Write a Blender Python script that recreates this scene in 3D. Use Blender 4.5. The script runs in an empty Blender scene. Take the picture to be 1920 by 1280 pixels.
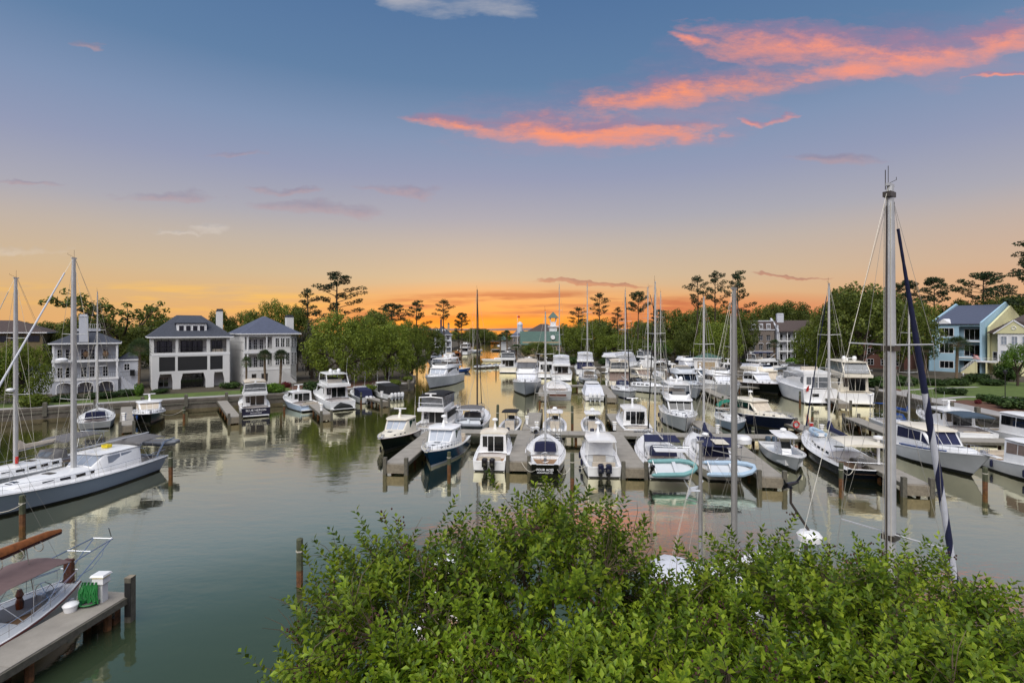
import bpy, bmesh, math, random
import numpy as np
from mathutils import Vector, Matrix
R = math.radians
random.seed(7)
rng = np.random.default_rng(11)
S = bpy.context.scene
COL = S.collection
# ------------------------------------------------------------------ camera
F, HY, CAMH = 960.0, 617.0, 14.0
cam = bpy.data.cameras.new('camera'); cam_o = bpy.data.objects.new('camera', cam); COL.objects.link(cam_o)
cam_o.location = (0, 0, CAMH); cam_o.rotation_euler = (R(90), 0, 0)
cam.sensor_width = 36; cam.lens = 36*F/1920; cam.shift_y = (HY-640)/1920
cam.clip_start = .1; cam.clip_end = 30000
S.camera = cam_o
S.view_settings.view_transform = 'Standard'; S.view_settings.look = 'None'
S.view_settings.exposure = 0.0; S.view_settings.gamma = 1.0; S.view_settings.use_curve_mapping = False
S.cycles.max_bounces = 6; S.cycles.transparent_max_bounces = 6; S.cycles.caustics_reflective = False
S.cycles.caustics_refractive = False
def P(px, py, z=0.0):
    """ground point at height z that lies on photo pixel (1920 wide)"""
    d = (CAMH-z)*F/(py-HY)
    return Vector(((px-960)/F*d, d, z))
def zat(py, d): return CAMH+(HY-py)/F*d
def xat(px, d): return (px-960)/F*d
def lin(c):
    return tuple(((v/255+.055)/1.055)**2.4 if v/255 > .04045 else v/255/12.92 for v in c)
# ------------------------------------------------------------------ world: dusk sky with sunset clouds
SUN_AZ, SUN_EL = R(-4), R(1)
W = bpy.data.worlds.new('World'); S.world = W; W.use_nodes = True
nt = W.node_tree; N = nt.nodes; N.clear()
def nd(t, **k):
    n = N.new(t)
    for a, b in k.items(): setattr(n, a, b)
    return n
def lk(a, b): nt.links.new(a, b)
def setin(sock, v):
    if hasattr(v, 'is_output') or isinstance(v, bpy.types.NodeSocket): lk(v, sock)
    else: sock.default_value = v
def mth(op, a, b=None, c=None, clamp=False):
    n = nd('ShaderNodeMath', operation=op, use_clamp=clamp); setin(n.inputs[0], a)
    if b is not None: setin(n.inputs[1], b)
    if c is not None: setin(n.inputs[2], c)
    return n.outputs[0]
def mixc(f, a, b):
    n = nd('ShaderNodeMix', data_type='RGBA'); setin(n.inputs['Factor'], f); setin(n.inputs['A'], a); setin(n.inputs['B'], b)
    return n.outputs['Result']
def ramp(f, stops, inter='LINEAR'):
    n = nd('ShaderNodeValToRGB'); cr = n.color_ramp; cr.interpolation = inter
    while len(cr.elements) < len(stops): cr.elements.new(.5)
    for e, (p, c) in zip(cr.elements, stops):
        e.position = p; e.color = (*c, 1)
    lk(f, n.inputs[0]); return n.outputs[0]
tc = nd('ShaderNodeTexCoord'); sep = nd('ShaderNodeSeparateXYZ'); lk(tc.outputs['Generated'], sep.inputs[0])
dx, dy, dz = sep.outputs
zc = mth('MAXIMUM', dz, 0.0)
west = ramp(zc, [(0, lin((241, 168, 102))), (.022, lin((235, 170, 106))), (.055, lin((222, 178, 124))), (.10, lin((203, 183, 153))),
                 (.16, lin((187, 177, 167))), (.21, lin((168, 167, 177))), (.28, lin((146, 153, 180))), (.35, lin((127, 146, 178))),
                 (.43, lin((95, 127, 164))), (.6, lin((70, 106, 152))), (1, lin((56, 92, 142)))])
east = ramp(zc, [(0, lin((150, 146, 168))), (.08, lin((190, 165, 175))), (.18, lin((176, 168, 188))), (.30, lin((132, 148, 182))),
                 (.45, lin((86, 120, 164))), (.6, lin((66, 104, 154))), (1, lin((52, 88, 140)))])
fwd = mth('MULTIPLY_ADD', dy, .62, .38, clamp=True)
base = mixc(fwd, east, west)
# right part of the sky rosier, left part yellower, both low down
u = mth('DIVIDE', dx, mth('MAXIMUM', dy, .12)); v = mth('DIVIDE', dz, mth('MAXIMUM', dy, .12))
front = mth('MULTIPLY_ADD', dy, 4.0, -.6, clamp=True)
low = mth('MULTIPLY', front, mth('SUBTRACT', 1.0, mth('MULTIPLY', zc, 5.0, clamp=True)))
rt = mth('MULTIPLY', mth('MULTIPLY_ADD', u, .9, .1, clamp=True), low)
base = mixc(mth('MULTIPLY', rt, .62), base, (*lin((224, 166, 128)), 1))
lf = mth('MULTIPLY', mth('MULTIPLY_ADD', u, -1.1, .05, clamp=True), low)
base = mixc(mth('MULTIPLY', lf, .55), base, (*lin((222, 180, 112)), 1))
uv = nd('ShaderNodeCombineXYZ'); lk(u, uv.inputs[0]); lk(v, uv.inputs[1])
def noise(scl, sx, sy, det=5, rough=.6, off=0, rot=0):
    mp = nd('ShaderNodeMapping'); lk(uv.outputs[0], mp.inputs[0]); mp.inputs['Scale'].default_value = (sx, sy, 1)
    mp.inputs['Location'].default_value = (off, off*.7, off*.3); mp.inputs['Rotation'].default_value = (0, 0, rot)
    n = nd('ShaderNodeTexNoise', noise_dimensions='2D'); n.inputs['Scale'].default_value = scl; n.inputs['Detail'].default_value = det
    n.inputs['Roughness'].default_value = rough; lk(mp.outputs[0], n.inputs['Vector']); return n.outputs[0]
nA = noise(1, 6, 27, 7, .66, 3.1, R(7)); nB = noise(1, 5, 60, 4, .6, 7.7); nC = noise(1, 24, 70, 5, .7, 1.3, R(5))
nP = mth('ADD', mth('MULTIPLY', nA, .62), mth('MULTIPLY', nC, .38))
nW = noise(1, 3.2, 9, 5, .6, 11.3); nV = noise(1, 4.1, 8, 5, .6, 17.9)
u0, v0 = u, v
u = mth('MULTIPLY_ADD', mth('SUBTRACT', nW, .5), .30, u0); v = mth('MULTIPLY_ADD', mth('SUBTRACT', nV, .5), .085, v0)
def blob(px, py, wx, wy, rot=0.0):
    """soft elliptical region of the sky, by the direction it stands in"""
    cu, cv = (px-960)/F, (HY-py)/F; a, b = wx/F, wy/F; c, s = math.cos(R(rot)), math.sin(R(rot))
    du = mth('SUBTRACT', u, cu); dv = mth('SUBTRACT', v, cv)
    p = mth('MULTIPLY', mth('ADD', mth('MULTIPLY', du, c), mth('MULTIPLY', dv, s)), 1/a)
    q = mth('MULTIPLY', mth('ADD', mth('MULTIPLY', du, -s), mth('MULTIPLY', dv, c)), 1/b)
    r2 = mth('ADD', mth('MULTIPLY', p, p), mth('MULTIPLY', q, q))
    return mth('SUBTRACT', 1.0, r2, clamp=True), q
def layer(col, blobs, thr, gain, amp, lo, hi, nz, bias=0.0):
    """clouds: noise shaped by blobs; lit (hi) on the underside, dusky (lo) on top"""
    m = None; qq = None
    for b in blobs:
        k, q = blob(*b)
        sh = mth('MULTIPLY', k, q)
        m = k if m is None else mth('MAXIMUM', m, k); qq = sh if qq is None else mth('ADD', qq, sh)
    dens = mth('MULTIPLY', mth('SUBTRACT', mth('MULTIPLY_ADD', m, .62, mth('MULTIPLY', nz, .8)), thr), gain, clamp=True)
    dens = mth('MULTIPLY', mth('MULTIPLY', dens, mth('MULTIPLY', m, 3.0, clamp=True)), amp)
    dens = mth('MULTIPLY', dens, front)
    shade = mth('ADD', mth('MULTIPLY_ADD', qq, -1.9, .60+bias), mth('MULTIPLY_ADD', nC, 1.4, -.7), clamp=True)
    return mixc(dens, col, mixc(shade, (*lo, 1), (*hi, 1)))
sky = base
# sunset pink clouds: broad mauve veil first, then the lit wisps
sky = layer(sky, [(1150, 215, 420, 90, 4), (1420, 130, 420, 80, 6), (1750, 85, 330, 90, 2)], .50, 1.3, .5, lin((128, 118, 156)), lin((190, 142, 156)), nA)
sky = layer(sky, [(1090, 240, 350, 46, 0), (1270, 172, 300, 48, 5), (850, 230, 130, 24, -3), (1260, 238, 170, 26, 0)], .64, 2.2, .92,
            lin((158, 124, 150)), lin((252, 150, 110)), nP)
sky = layer(sky, [(1500, 82, 250, 66, -6), (1700, 98, 270, 60, 6), (1890, 70, 180, 54, 8), (1465, 220, 70, 9, 0), (1580, 140, 170, 32, 6), (1330, 78, 60, 14, 0), (1880, 140, 60, 8, 0)], .61, 2.2, .85,
            lin((168, 126, 152)), lin((250, 152, 124)), nP, .0)
# thin mauve streaks
sky = layer(sky, [(330, 366, 140, 17, -2), (590, 388, 130, 20, -2), (540, 352, 90, 10, -3), (60, 348, 110, 8, -2), (770, 350, 120, 12, -2), (180, 78, 40, 14, -15), (450, 296, 90, 9, 4), (1560, 300, 120, 16, 0)],
            .64, 2.2, .6, lin((142, 130, 152)), lin((178, 148, 154)), nA)
sky = layer(sky, [(1140, 532, 150, 6, 0), (1490, 526, 90, 4, 0)], .5, 4, .75, lin((165, 112, 104)), lin((190, 130, 110)), nA)
sky = layer(sky, [(760, 6, 120, 42, -10), (900, 22, 150, 36, -6), (410, 432, 85, 10, 0), (50, 462, 80, 12, -3), (320, 440, 60, 6, 0)],
            .66, 1.6, .55, lin((170, 175, 185)), lin((224, 214, 206)), nA, .3)
u, v = u0, v0
# low bands near the horizon: burning yellow and dusky brown
k0, _ = blob(970, 590, 560, 66, 0)
sky = mixc(mth('MULTIPLY', k0, .45), sky, (*lin((250, 150, 48)), 1))
k1, _ = blob(330, 558, 480, 34, -2)
sky = mixc(mth('MULTIPLY', mth('MULTIPLY', mth('MULTIPLY_ADD', nB, 4.5, -2.0, clamp=True), k1), .55), sky, (*lin((255, 196, 84)), 1))
k2, _ = blob(1010, 585, 420, 44, 0)
sky = mixc(mth('MULTIPLY', mth('MULTIPLY', mth('MULTIPLY_ADD', nB, 5.0, -2.1, clamp=True), mth('MULTIPLY', k2, 2.4, clamp=True)), .85), sky, (*lin((186, 112, 84)), 1))
k3, _ = blob(1420, 585, 320, 40, 0)
sky = mixc(mth('MULTIPLY', k3, .55), sky, (*lin((214, 110, 72)), 1))
k4, _ = blob(930, 604, 300, 16, 0)
sky = mixc(mth('MULTIPLY', k4, .7), sky, (*lin((255, 160, 30)), 1))
nish = nd('ShaderNodeTexSky', sky_type='NISHITA', sun_disc=False, sun_elevation=SUN_EL, sun_rotation=SUN_AZ)
bg = nd('ShaderNodeBackground'); lk(sky, bg.inputs[0]); bg.inputs[1].default_value = 1.0
bg2 = nd('ShaderNodeBackground'); lk(nish.outputs[0], bg2.inputs[0]); bg2.inputs[1].default_value = .012
add = nd('ShaderNodeAddShader'); lk(bg.outputs[0], add.inputs[0]); lk(bg2.outputs[0], add.inputs[1])
wo = nd('ShaderNodeOutputWorld'); lk(add.outputs[0], wo.inputs[0])
# ------------------------------------------------------------------ one very soft sun lamp (broad fill added behind the camera to lift the foreground, no hard shadow)
sl = bpy.data.lights.new('fill_sun', 'SUN'); sl.energy = 4.4; sl.angle = R(75); sl.color = (1, .955, .90)
so = bpy.data.objects.new('fill_sun', sl); COL.objects.link(so)
so.rotation_euler = (R(36), 0, R(-16)); so.location = (0, -40, 60)
# ------------------------------------------------------------------ materials
MATS = {}
def mat(name, col, rough=.5, metal=0.0, var=.12, scale=1.5, bump=0.0, spec=.5, tint=None, srgb=True):
    if name in MATS: return MATS[name]
    m = bpy.data.materials.new(name); m.use_nodes = True; t = m.node_tree; n = t.nodes; b = n['Principled BSDF']
    c = lin(col) if srgb else col
    b.inputs['Roughness'].default_value = rough; b.inputs['Metallic'].default_value = metal
    b.inputs['Specular IOR Level'].default_value = spec
    co = n.new('ShaderNodeTexCoord'); nz = n.new('ShaderNodeTexNoise'); nz.inputs['Scale'].default_value = scale
    nz.inputs['Detail'].default_value = 6; nz.inputs['Roughness'].default_value = .65
    t.links.new(co.outputs['Object'], nz.inputs['Vector'])
    cr = n.new('ShaderNodeValToRGB'); cr.color_ramp.elements[0].position = .3; cr.color_ramp.elements[1].position = .72
    d = tint or tuple(v*(1-var*1.6) for v in c)
    cr.color_ramp.elements[0].color = (*d, 1); cr.color_ramp.elements[1].color = (*[min(1, v*(1+var*.4)) for v in c], 1)
    t.links.new(nz.outputs[0], cr.inputs[0]); t.links.new(cr.outputs[0], b.inputs['Base Color'])
    if bump:
        bp = n.new('ShaderNodeBump'); bp.inputs['Strength'].default_value = bump; bp.inputs['Distance'].default_value = .03
        nz2 = n.new('ShaderNodeTexNoise'); nz2.inputs['Scale'].default_value = scale*9; nz2.inputs['Detail'].default_value = 4
        t.links.new(co.outputs['Object'], nz2.inputs['Vector'])
        t.links.new(nz2.outputs[0], bp.inputs['Height']); t.links.new(bp.outputs[0], b.inputs['Normal'])
    MATS[name] = m; return m
def leafmat(name, c1, c2, c3, trans=.3, rough=.55, pos=(.1, .5, .98), nscale=.45):
    if name in MATS: return MATS[name]
    m = bpy.data.materials.new(name); m.use_nodes = True; t = m.node_tree; n = t.nodes; b = n['Principled BSDF']; out = n['Material Output']
    g = n.new('ShaderNodeNewGeometry'); cr = n.new('ShaderNodeValToRGB')
    cr.color_ramp.elements.new(.5)
    for e, p, c in zip(cr.color_ramp.elements, pos, (c1, c2, c3)): e.position = p; e.color = (*c, 1)
    t.links.new(g.outputs['Random Per Island'], cr.inputs[0])
    oi = n.new('ShaderNodeObjectInfo'); hs = n.new('ShaderNodeHueSaturation')
    mr = n.new('ShaderNodeMapRange'); mr.inputs['To Min'].default_value = .75; mr.inputs['To Max'].default_value = 1.25
    t.links.new(oi.outputs['Random'], mr.inputs[0]); t.links.new(mr.outputs[0], hs.inputs['Value'])
    co = n.new('ShaderNodeTexCoord'); nz = n.new('ShaderNodeTexNoise'); nz.inputs['Scale'].default_value = nscale; nz.inputs['Detail'].default_value = 3
    t.links.new(co.outputs['Object'], nz.inputs['Vector']); rm = n.new('ShaderNodeMapRange'); rm.inputs['From Min'].default_value = .34; rm.inputs['From Max'].default_value = .68
    rm.inputs['To Min'].default_value = -.28; rm.inputs['To Max'].default_value = .28; t.links.new(nz.outputs[0], rm.inputs[0])
    ad = n.new('ShaderNodeMath'); ad.operation = 'ADD'; t.links.new(g.outputs['Random Per Island'], ad.inputs[0]); t.links.new(rm.outputs[0], ad.inputs[1]); t.links.new(ad.outputs[0], cr.inputs[0])
    t.links.new(cr.outputs[0], hs.inputs['Color'])
    t.links.new(hs.outputs[0], b.inputs['Base Color']); b.inputs['Roughness'].default_value = rough
    b.inputs['Specular IOR Level'].default_value = .25
    tr = n.new('ShaderNodeBsdfTranslucent'); mx = n.new('ShaderNodeMixShader'); mx.inputs[0].default_value = trans
    hs2 = n.new('ShaderNodeHueSaturation'); hs2.inputs['Value'].default_value = 1.5; hs2.inputs['Hue'].default_value = .48
    t.links.new(hs.outputs[0], hs2.inputs['Color']); t.links.new(hs2.outputs[0], tr.inputs[0])
    t.links.new(b.outputs[0], mx.inputs[1]); t.links.new(tr.outputs[0], mx.inputs[2]); t.links.new(mx.outputs[0], out.inputs[0])
    MATS[name] = m; return m
WHITE = mat('white_gelcoat', (232, 232, 231), .22, var=.09, scale=.7)
CREAM = mat('cream_gelcoat', (226, 218, 200), .25, var=.07, scale=.6)
LGREY = mat('pale_grey_gelcoat', (190, 194, 198), .3, var=.06)
BLUEGREY = mat('blue_grey_hull', (152, 164, 175), .2, var=.06, scale=.4)
PALEBLUE = mat('pale_blue_hull', (178, 196, 216), .2, var=.05)
NAVY = mat('navy_hull', (18, 24, 48), .15, var=.1)
BLACK = mat('black_hull', (10, 11, 14), .15, var=.1)
TEAL = mat('teal_blue_hull', (10, 62, 96), .15, var=.08)
ANTIF = mat('dark_antifouling', (28, 30, 32), .6)
REDAF = mat('red_antifouling', (92, 40, 34), .6)
GLASS = mat('tinted_glass', (16, 19, 22), .06, spec=.8, var=.2)
PGLASS = mat('pale_screen_glass', (150, 158, 170), .15, spec=.7, var=.12)
GGLASS = mat('green_glass', (20, 74, 60), .1, spec=.7)
CLEAR = mat('clear_vinyl', (112, 116, 120), .12, spec=.7, var=.3)
TEAK = mat('teak', (150, 118, 88), .7, var=.2, scale=6)
MAHOG = mat('varnished_mahogany', (92, 44, 22), .25, var=.25, scale=4)
STEEL = mat('stainless', (200, 202, 206), .25, metal=.85, var=.05)
ALLOY = mat('mast_alloy', (196, 196, 194), .35, metal=.25, var=.12, scale=.7)
DKALLOY = mat('dark_mast', (74, 68, 62), .4, metal=.2)
WIRE = mat('rigging_wire', (176, 172, 160), .45, metal=.3)
ROPE = mat('mooring_rope', (190, 184, 168), .9)
CNAVY = mat('navy_canvas', (24, 30, 66), .85, var=.22, scale=3, bump=.2)
CBLACK = mat('black_canvas', (22, 23, 25), .85, var=.2, scale=3, bump=.2)
CGREY = mat('grey_canvas', (104, 102, 102), .85, var=.15, scale=3, bump=.2)
CTAUPE = mat('taupe_canvas', (134, 116, 106), .85, var=.15, scale=3, bump=.2)
CBEIGE = mat('beige_canvas', (196, 184, 166), .85, var=.14, scale=3, bump=.2)
CWHITE = mat('white_canvas', (206, 208, 214), .8, var=.1, scale=3, bump=.15)
CGREEN = mat('green_canvas', (0, 122, 96), .8, var=.15, scale=3)
CBLUE = mat('royal_blue_canvas', (20, 66, 132), .8, var=.2, scale=3, bump=.2)
CSLATE = mat('slate_blue_canvas', (62, 78, 92), .8, var=.15, scale=3)
CTAN = mat('tan_canvas', (150, 88, 42), .85, var=.3, scale=5, bump=.3)
CPLUM = mat('plum_grey_canvas', (112, 92, 90), .85, var=.12, scale=3)
HYPA = mat('teal_rubber', (112, 158, 158), .6, var=.12)
HYPB = mat('pale_blue_rubber', (160, 182, 200), .6, var=.1)
HYPG = mat('grey_rubber', (120, 124, 130), .6, var=.1)
RUBBER = mat('black_rubber', (18, 18, 19), .7)
RED = mat('red_plastic', (190, 40, 34), .5)
ORANGE = mat('orange_plastic', (224, 96, 30), .5)
YELLOW = mat('yellow_plastic', (240, 214, 30), .45)
GREENH = mat('green_hose', (26, 112, 48), .5)
WOODP = mat('weathered_timber', (104, 100, 88), .9, var=.3, scale=5, bump=.5)
PILEG = mat('treated_pile', (84, 88, 66), .9, var=.35, scale=4, bump=.6)
PILEO = mat('wet_pile_base', (124, 82, 48), .8, var=.5, scale=5, bump=.5)
FASCIA = mat('dock_fascia', (138, 128, 110), .9, var=.25, scale=4, bump=.4)
DECKC = mat('dock_concrete', (150, 144, 134), .92, var=.16, scale=.9, bump=.25)
CONC = mat('bulkhead_concrete', (116, 108, 97), .92, var=.32, scale=.7, bump=.4)
PAVE = mat('promenade_paving', (158, 154, 150), .9, var=.14, scale=.5, bump=.2)
GRASS = mat('lawn', (88, 106, 42), .95, var=.3, scale=.6, bump=.6)
MULCH = mat('pine_straw', (104, 70, 52), .95, var=.3, scale=1.2, bump=.6)
EARTH = mat('brown_earth', (78, 70, 54), .95, var=.3, scale=.4, bump=.5)  # the ground's own brown, mottled at random
WALLW = mat('white_stucco', (218, 217, 214), .8, var=.05, scale=.5)
WALLG = mat('grey_white_siding', (190, 193, 200), .8, var=.06, scale=.5)
TRIMW = mat('white_trim', (228, 228, 228), .6, var=.05)
ROOFG = mat('slate_shingle', (66, 70, 80), .9, var=.22, scale=3, bump=.5)
ROOFN = mat('blue_grey_metal_roof', (78, 84, 102), .7, var=.12)
ROOFB = mat('brown_shingle', (78, 66, 62), .9, var=.2, scale=3, bump=.5)
ROOFT = mat('green_metal_roof', (68, 94, 84), .55, var=.12, scale=.6)
BRICK = mat('brick_wall', (120, 82, 70), .9, var=.25, scale=4)
BRICKD = mat('grey_brown_wall', (120, 110, 102), .9, var=.2, scale=2)
WBLUE = mat('sky_blue_stucco', (162, 194, 211), .85, var=.06, scale=.4)
WYEL = mat('pale_yellow_stucco', (216, 211, 166), .85, var=.06, scale=.4)
WTAN = mat('tan_wall', (168, 148, 118), .85, var=.1)
WOLIVE = mat('olive_siding', (120, 106, 76), .85, var=.1)
DARKIN = mat('dark_interior', (34, 33, 32), .9, var=.2)
SHUT = mat('screen_mesh', (30, 30, 32), .55, var=.15, scale=.5)
IRON = mat('black_iron', (20, 20, 22), .5)
BARK = mat('bark', (74, 62, 50), .95, var=.35, scale=5, bump=.7, )
BARKP = mat('palm_trunk', (124, 106, 86), .95, var=.3, scale=6, bump=.7)
TWIG = mat('pale_twig', (92, 78, 62), .9, var=.25)
LOAK = leafmat('oak_leaf', (.042, .062, .010), (.085, .112, .016), (.150, .180, .030))
LBRT = leafmat('bright_oak_leaf', (.060, .088, .010), (.115, .155, .018), (.190, .235, .030))
LPIN = leafmat('pine_needles', (.012, .024, .010), (.024, .044, .014), (.042, .066, .020), trans=.12)
LPALM = leafmat('palm_frond', (.026, .045, .016), (.045, .075, .026), (.08, .115, .045), trans=.2)
LMOSS = leafmat('mossy_twigs', (.04, .040, .026), (.065, .062, .042), (.09, .085, .06), trans=.15)
LBUSH = leafmat('shrub_leaf', (.020, .042, .010), (.038, .070, .016), (.060, .105, .022))
LLIME = leafmat('lime_shrub_leaf', (.05, .11, .012), (.09, .18, .018), (.15, .25, .03))
LRED = leafmat('red_shrub_leaf', (.09, .012, .014), (.15, .02, .022), (.20, .04, .035))
LYEL = leafmat('yellow_leaf', (.16, .16, .01), (.25, .22, .015), (.34, .28, .02))
LMYR = leafmat('myrtle_leaf', (.044, .082, .006), (.115, .190, .011), (.260, .335, .024), trans=.30, rough=.42, nscale=2.2)
POD = mat('dried_seed_pod', (70, 42, 36), .9)
# ------------------------------------------------------------------ mesh builder
def obj(name, me, parent=None, m=None):
    o = bpy.data.objects.new(name, me); COL.objects.link(o)
    if parent is not None: o.parent = parent
    if m is not None and not len(me.materials): me.materials.append(m)
    return o
def tag(o, label=None, cat=None, group=None, kind=None):
    if label: o['label'] = label
    if cat: o['category'] = cat
    if group: o['group'] = group
    if kind: o['kind'] = kind
    return o
LABELS = set()
def thing(name, label, cat, loc=(0, 0, 0), rz=0.0, group=None):
    o = bpy.data.objects.new(name, None); COL.objects.link(o); o.location = loc; o.rotation_euler = (0, 0, rz)
    o.empty_display_size = .2
    return tag(o, label, cat, group)
class MB:
    def __init__(s): s.v = []; s.f = []
    def pt(s, p): s.v.append(tuple(p)); return len(s.v)-1
    def poly(s, pts): s.f.append([s.pt(p) for p in pts])
    def box(s, x0, x1, y0, y1, z0, z1):
        if x0 > x1: x0, x1 = x1, x0
        if y0 > y1: y0, y1 = y1, y0
        s.prism([(x0, y0), (x1, y0), (x1, y1), (x0, y1)], z0, z1)
    def prism(s, pts, z0, z1, top=None):
        top = top or pts; n = len(pts)
        a = [s.pt((x, y, z0)) for x, y in pts]; b = [s.pt((x, y, z1)) for x, y in top]
        for i in range(n): s.f.append([a[i], a[(i+1) % n], b[(i+1) % n], b[i]])
        s.f.append(a[::-1]); s.f.append(b)
    def xprism(s, prof, y0, y1):
        """profile in x,z pushed along y"""
        n = len(prof); a = [s.pt((x, y0, z)) for x, z in prof]; b = [s.pt((x, y1, z)) for x, z in prof]
        for i in range(n): s.f.append([a[i], a[(i+1) % n], b[(i+1) % n], b[i]])
        s.f.append(a[::-1]); s.f.append(b)
    def obox(s, p, q, w, h, up=(0, 0, 1)):
        p = Vector(p); q = Vector(q); d = (q-p).normalized(); up = Vector(up)
        if abs(d.dot(up)) > .98: up = Vector((1, 0, 0))
        a = d.cross(up).normalized()*w/2; b = a.cross(d).normalized()*h/2
        s.loft([[p+a+b, p-a+b, p-a-b, p+a-b], [q+a+b, q-a+b, q-a-b, q+a-b]])
    def loft(s, rings, closed=True, cap=True):
        ix = [[s.pt(p) for p in r] for r in rings]; n = len(rings[0])
        for a, b in zip(ix, ix[1:]):
            for i in range(n if closed else n-1):
                j = (i+1) % n; s.f.append([a[i], a[j], b[j], b[i]])
        if cap and closed: s.f.append(ix[0][::-1]); s.f.append(ix[-1])
    def tube(s, pts, r, n=5, r2=None, flat=1.0):
        pts = [Vector(p) for p in pts]; rings = []; m = len(pts)
        for i, p in enumerate(pts):
            d = (pts[min(i+1, m-1)]-pts[max(i-1, 0)])
            d = d.normalized() if d.length > 1e-9 else Vector((0, 0, 1))
            up = Vector((0, 0, 1)) if abs(d.z) < .95 else Vector((1, 0, 0))
            a = d.cross(up).normalized(); b = a.cross(d)
            rr = r if r2 is None else r+(r2-r)*i/max(1, m-1)
            rings.append([p+a*math.cos(2*math.pi*k/n)*rr*flat+b*math.sin(2*math.pi*k/n)*rr for k in range(n)])
        s.loft(rings)
    def sph(s, c, r, n=8, m=5, sz=1.0, sx=1.0, sy=1.0, lo=-1.0):
        rings = []
        for i in range(m+1):
            t = math.asin(lo)+(math.pi/2-math.asin(lo))*i/m
            rr = max(.001, math.cos(t)*r)
            rings.append([(c[0]+rr*math.cos(2*math.pi*k/n)*sx, c[1]+rr*math.sin(2*math.pi*k/n)*sy, c[2]+math.sin(t)*r*sz) for k in range(n)])
        s.loft(rings)
    def lathe(s, c, prof, n=8):
        s.loft([[(c[0]+r*math.cos(2*math.pi*k/n), c[1]+r*math.sin(2*math.pi*k/n), c[2]+z) for k in range(n)] for r, z in prof])
    def xf(s, M):
        s.v = [tuple(M @ Vector(p)) for p in s.v]; return s
    def build(s, name, m, parent=None, smooth=True, angle=38):
        me = bpy.data.meshes.new(name); me.from_pydata(s.v, [], s.f); me.materials.append(m)
        bm = bmesh.new(); bm.from_mesh(me); bmesh.ops.recalc_face_normals(bm, faces=bm.faces); bm.to_mesh(me); bm.free()
        if smooth:
            me.polygons.foreach_set('use_smooth', [True]*len(me.polygons)); me.set_sharp_from_angle(angle=R(angle))
        return obj(name, me, parent)
def panel(mb, q, th=.02, off=.012):
    """thin slab standing proud of the quad q (outward order)"""
    q = [Vector(p) for p in q]; n = (q[1]-q[0]).cross(q[3]-q[0]).normalized()
    a = [p+n*off for p in q]; b = [p+n*(off-th) for p in q]
    mb.loft([b, a])
def text(s, size, m, parent, M, name='lettering'):
    cu = bpy.data.curves.new(name, 'FONT'); cu.body = s; cu.size = size; cu.align_x = 'CENTER'; cu.extrude = .004; cu.resolution_u = 2
    t = bpy.data.objects.new('tmp_text', cu); COL.objects.link(t)
    me = bpy.data.meshes.new_from_object(t); bpy.data.objects.remove(t); me.name = name; me.transform(M)
    me.materials.clear(); me.materials.append(m); return obj(name, me, parent)
# ------------------------------------------------------------------ water
wm = bpy.data.materials.new('harbour_water'); wm.use_nodes = True; t = wm.node_tree; n = t.nodes; L_ = t.links.new
n.clear(); out = n.new('ShaderNodeOutputMaterial')
geo = n.new('ShaderNodeNewGeometry')
def wnoise(sx, sy, scale, det=3, rough=.55, rot=0):
    mp = n.new('ShaderNodeMapping'); mp.inputs['Scale'].default_value = (sx, sy, 1); mp.inputs['Rotation'].default_value = (0, 0, rot)
    L_(geo.outputs['Position'], mp.inputs[0]); z = n.new('ShaderNodeTexNoise'); z.inputs['Scale'].default_value = scale
    z.inputs['Detail'].default_value = det; z.inputs['Roughness'].default_value = rough; L_(mp.outputs[0], z.inputs['Vector']); return z.outputs[0]
def wm_(op, a, b, clamp=False):
    q = n.new('ShaderNodeMath'); q.operation = op; q.use_clamp = clamp
    for i, x in enumerate((a, b)):
        if isinstance(x, (int, float)): q.inputs[i].default_value = x
        else: L_(x, q.inputs[i])
    return q.outputs[0]
fine = wnoise(1, 1.6, 1.9, 3); med = wnoise(.7, 1.5, .55, 2, .5, .3); patch = wnoise(1, .7, .035, 3, .6)
pm = n.new('ShaderNodeMapRange'); pm.inputs['From Min'].default_value = .42; pm.inputs['From Max'].default_value = .66
pm.inputs['To Min'].default_value = .16; pm.inputs['To Max'].default_value = .75; L_(patch, pm.inputs[0])
hgt = wm_('ADD', wm_('MULTIPLY', fine, wm_('MULTIPLY', pm.outputs[0], .32)), wm_('MULTIPLY', med, .42))
bp = n.new('ShaderNodeBump'); bp.inputs['Strength'].default_value = .34; bp.inputs['Distance'].default_value = .12; L_(hgt, bp.inputs['Height'])
df = n.new('ShaderNodeBsdfDiffuse'); df.inputs['Color'].default_value = (*lin((52, 64, 46)), 1)
gl = n.new('ShaderNodeBsdfGlossy'); gl.inputs['Roughness'].default_value = .045; gl.inputs['Color'].default_value = (1, .94, .66, 1)
L_(bp.outputs[0], gl.inputs['Normal'])
gl2 = n.new('ShaderNodeBsdfGlossy'); gl2.inputs['Roughness'].default_value = .2; gl2.inputs['Color'].default_value = (1, .94, .66, 1); L_(bp.outputs[0], gl2.inputs['Normal'])
mg = n.new('ShaderNodeMixShader'); mg.inputs[0].default_value = .10; L_(gl.outputs[0], mg.inputs[1]); L_(gl2.outputs[0], mg.inputs[2])
lw = n.new('ShaderNodeLayerWeight'); lw.inputs['Blend'].default_value = .5
fr = n.new('ShaderNodeFloatCurve'); cv = fr.mapping.curves[0]
for x, y in ((.3, .05), (.5, .16), (.60, .44), (.70, .88), (.80, .97)): cv.points.new(x, y)
cv.points[0].location = (0, .03); cv.points[-1].location = (1, 1); fr.mapping.update()
L_(lw.outputs['Facing'], fr.inputs['Value'])
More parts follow.
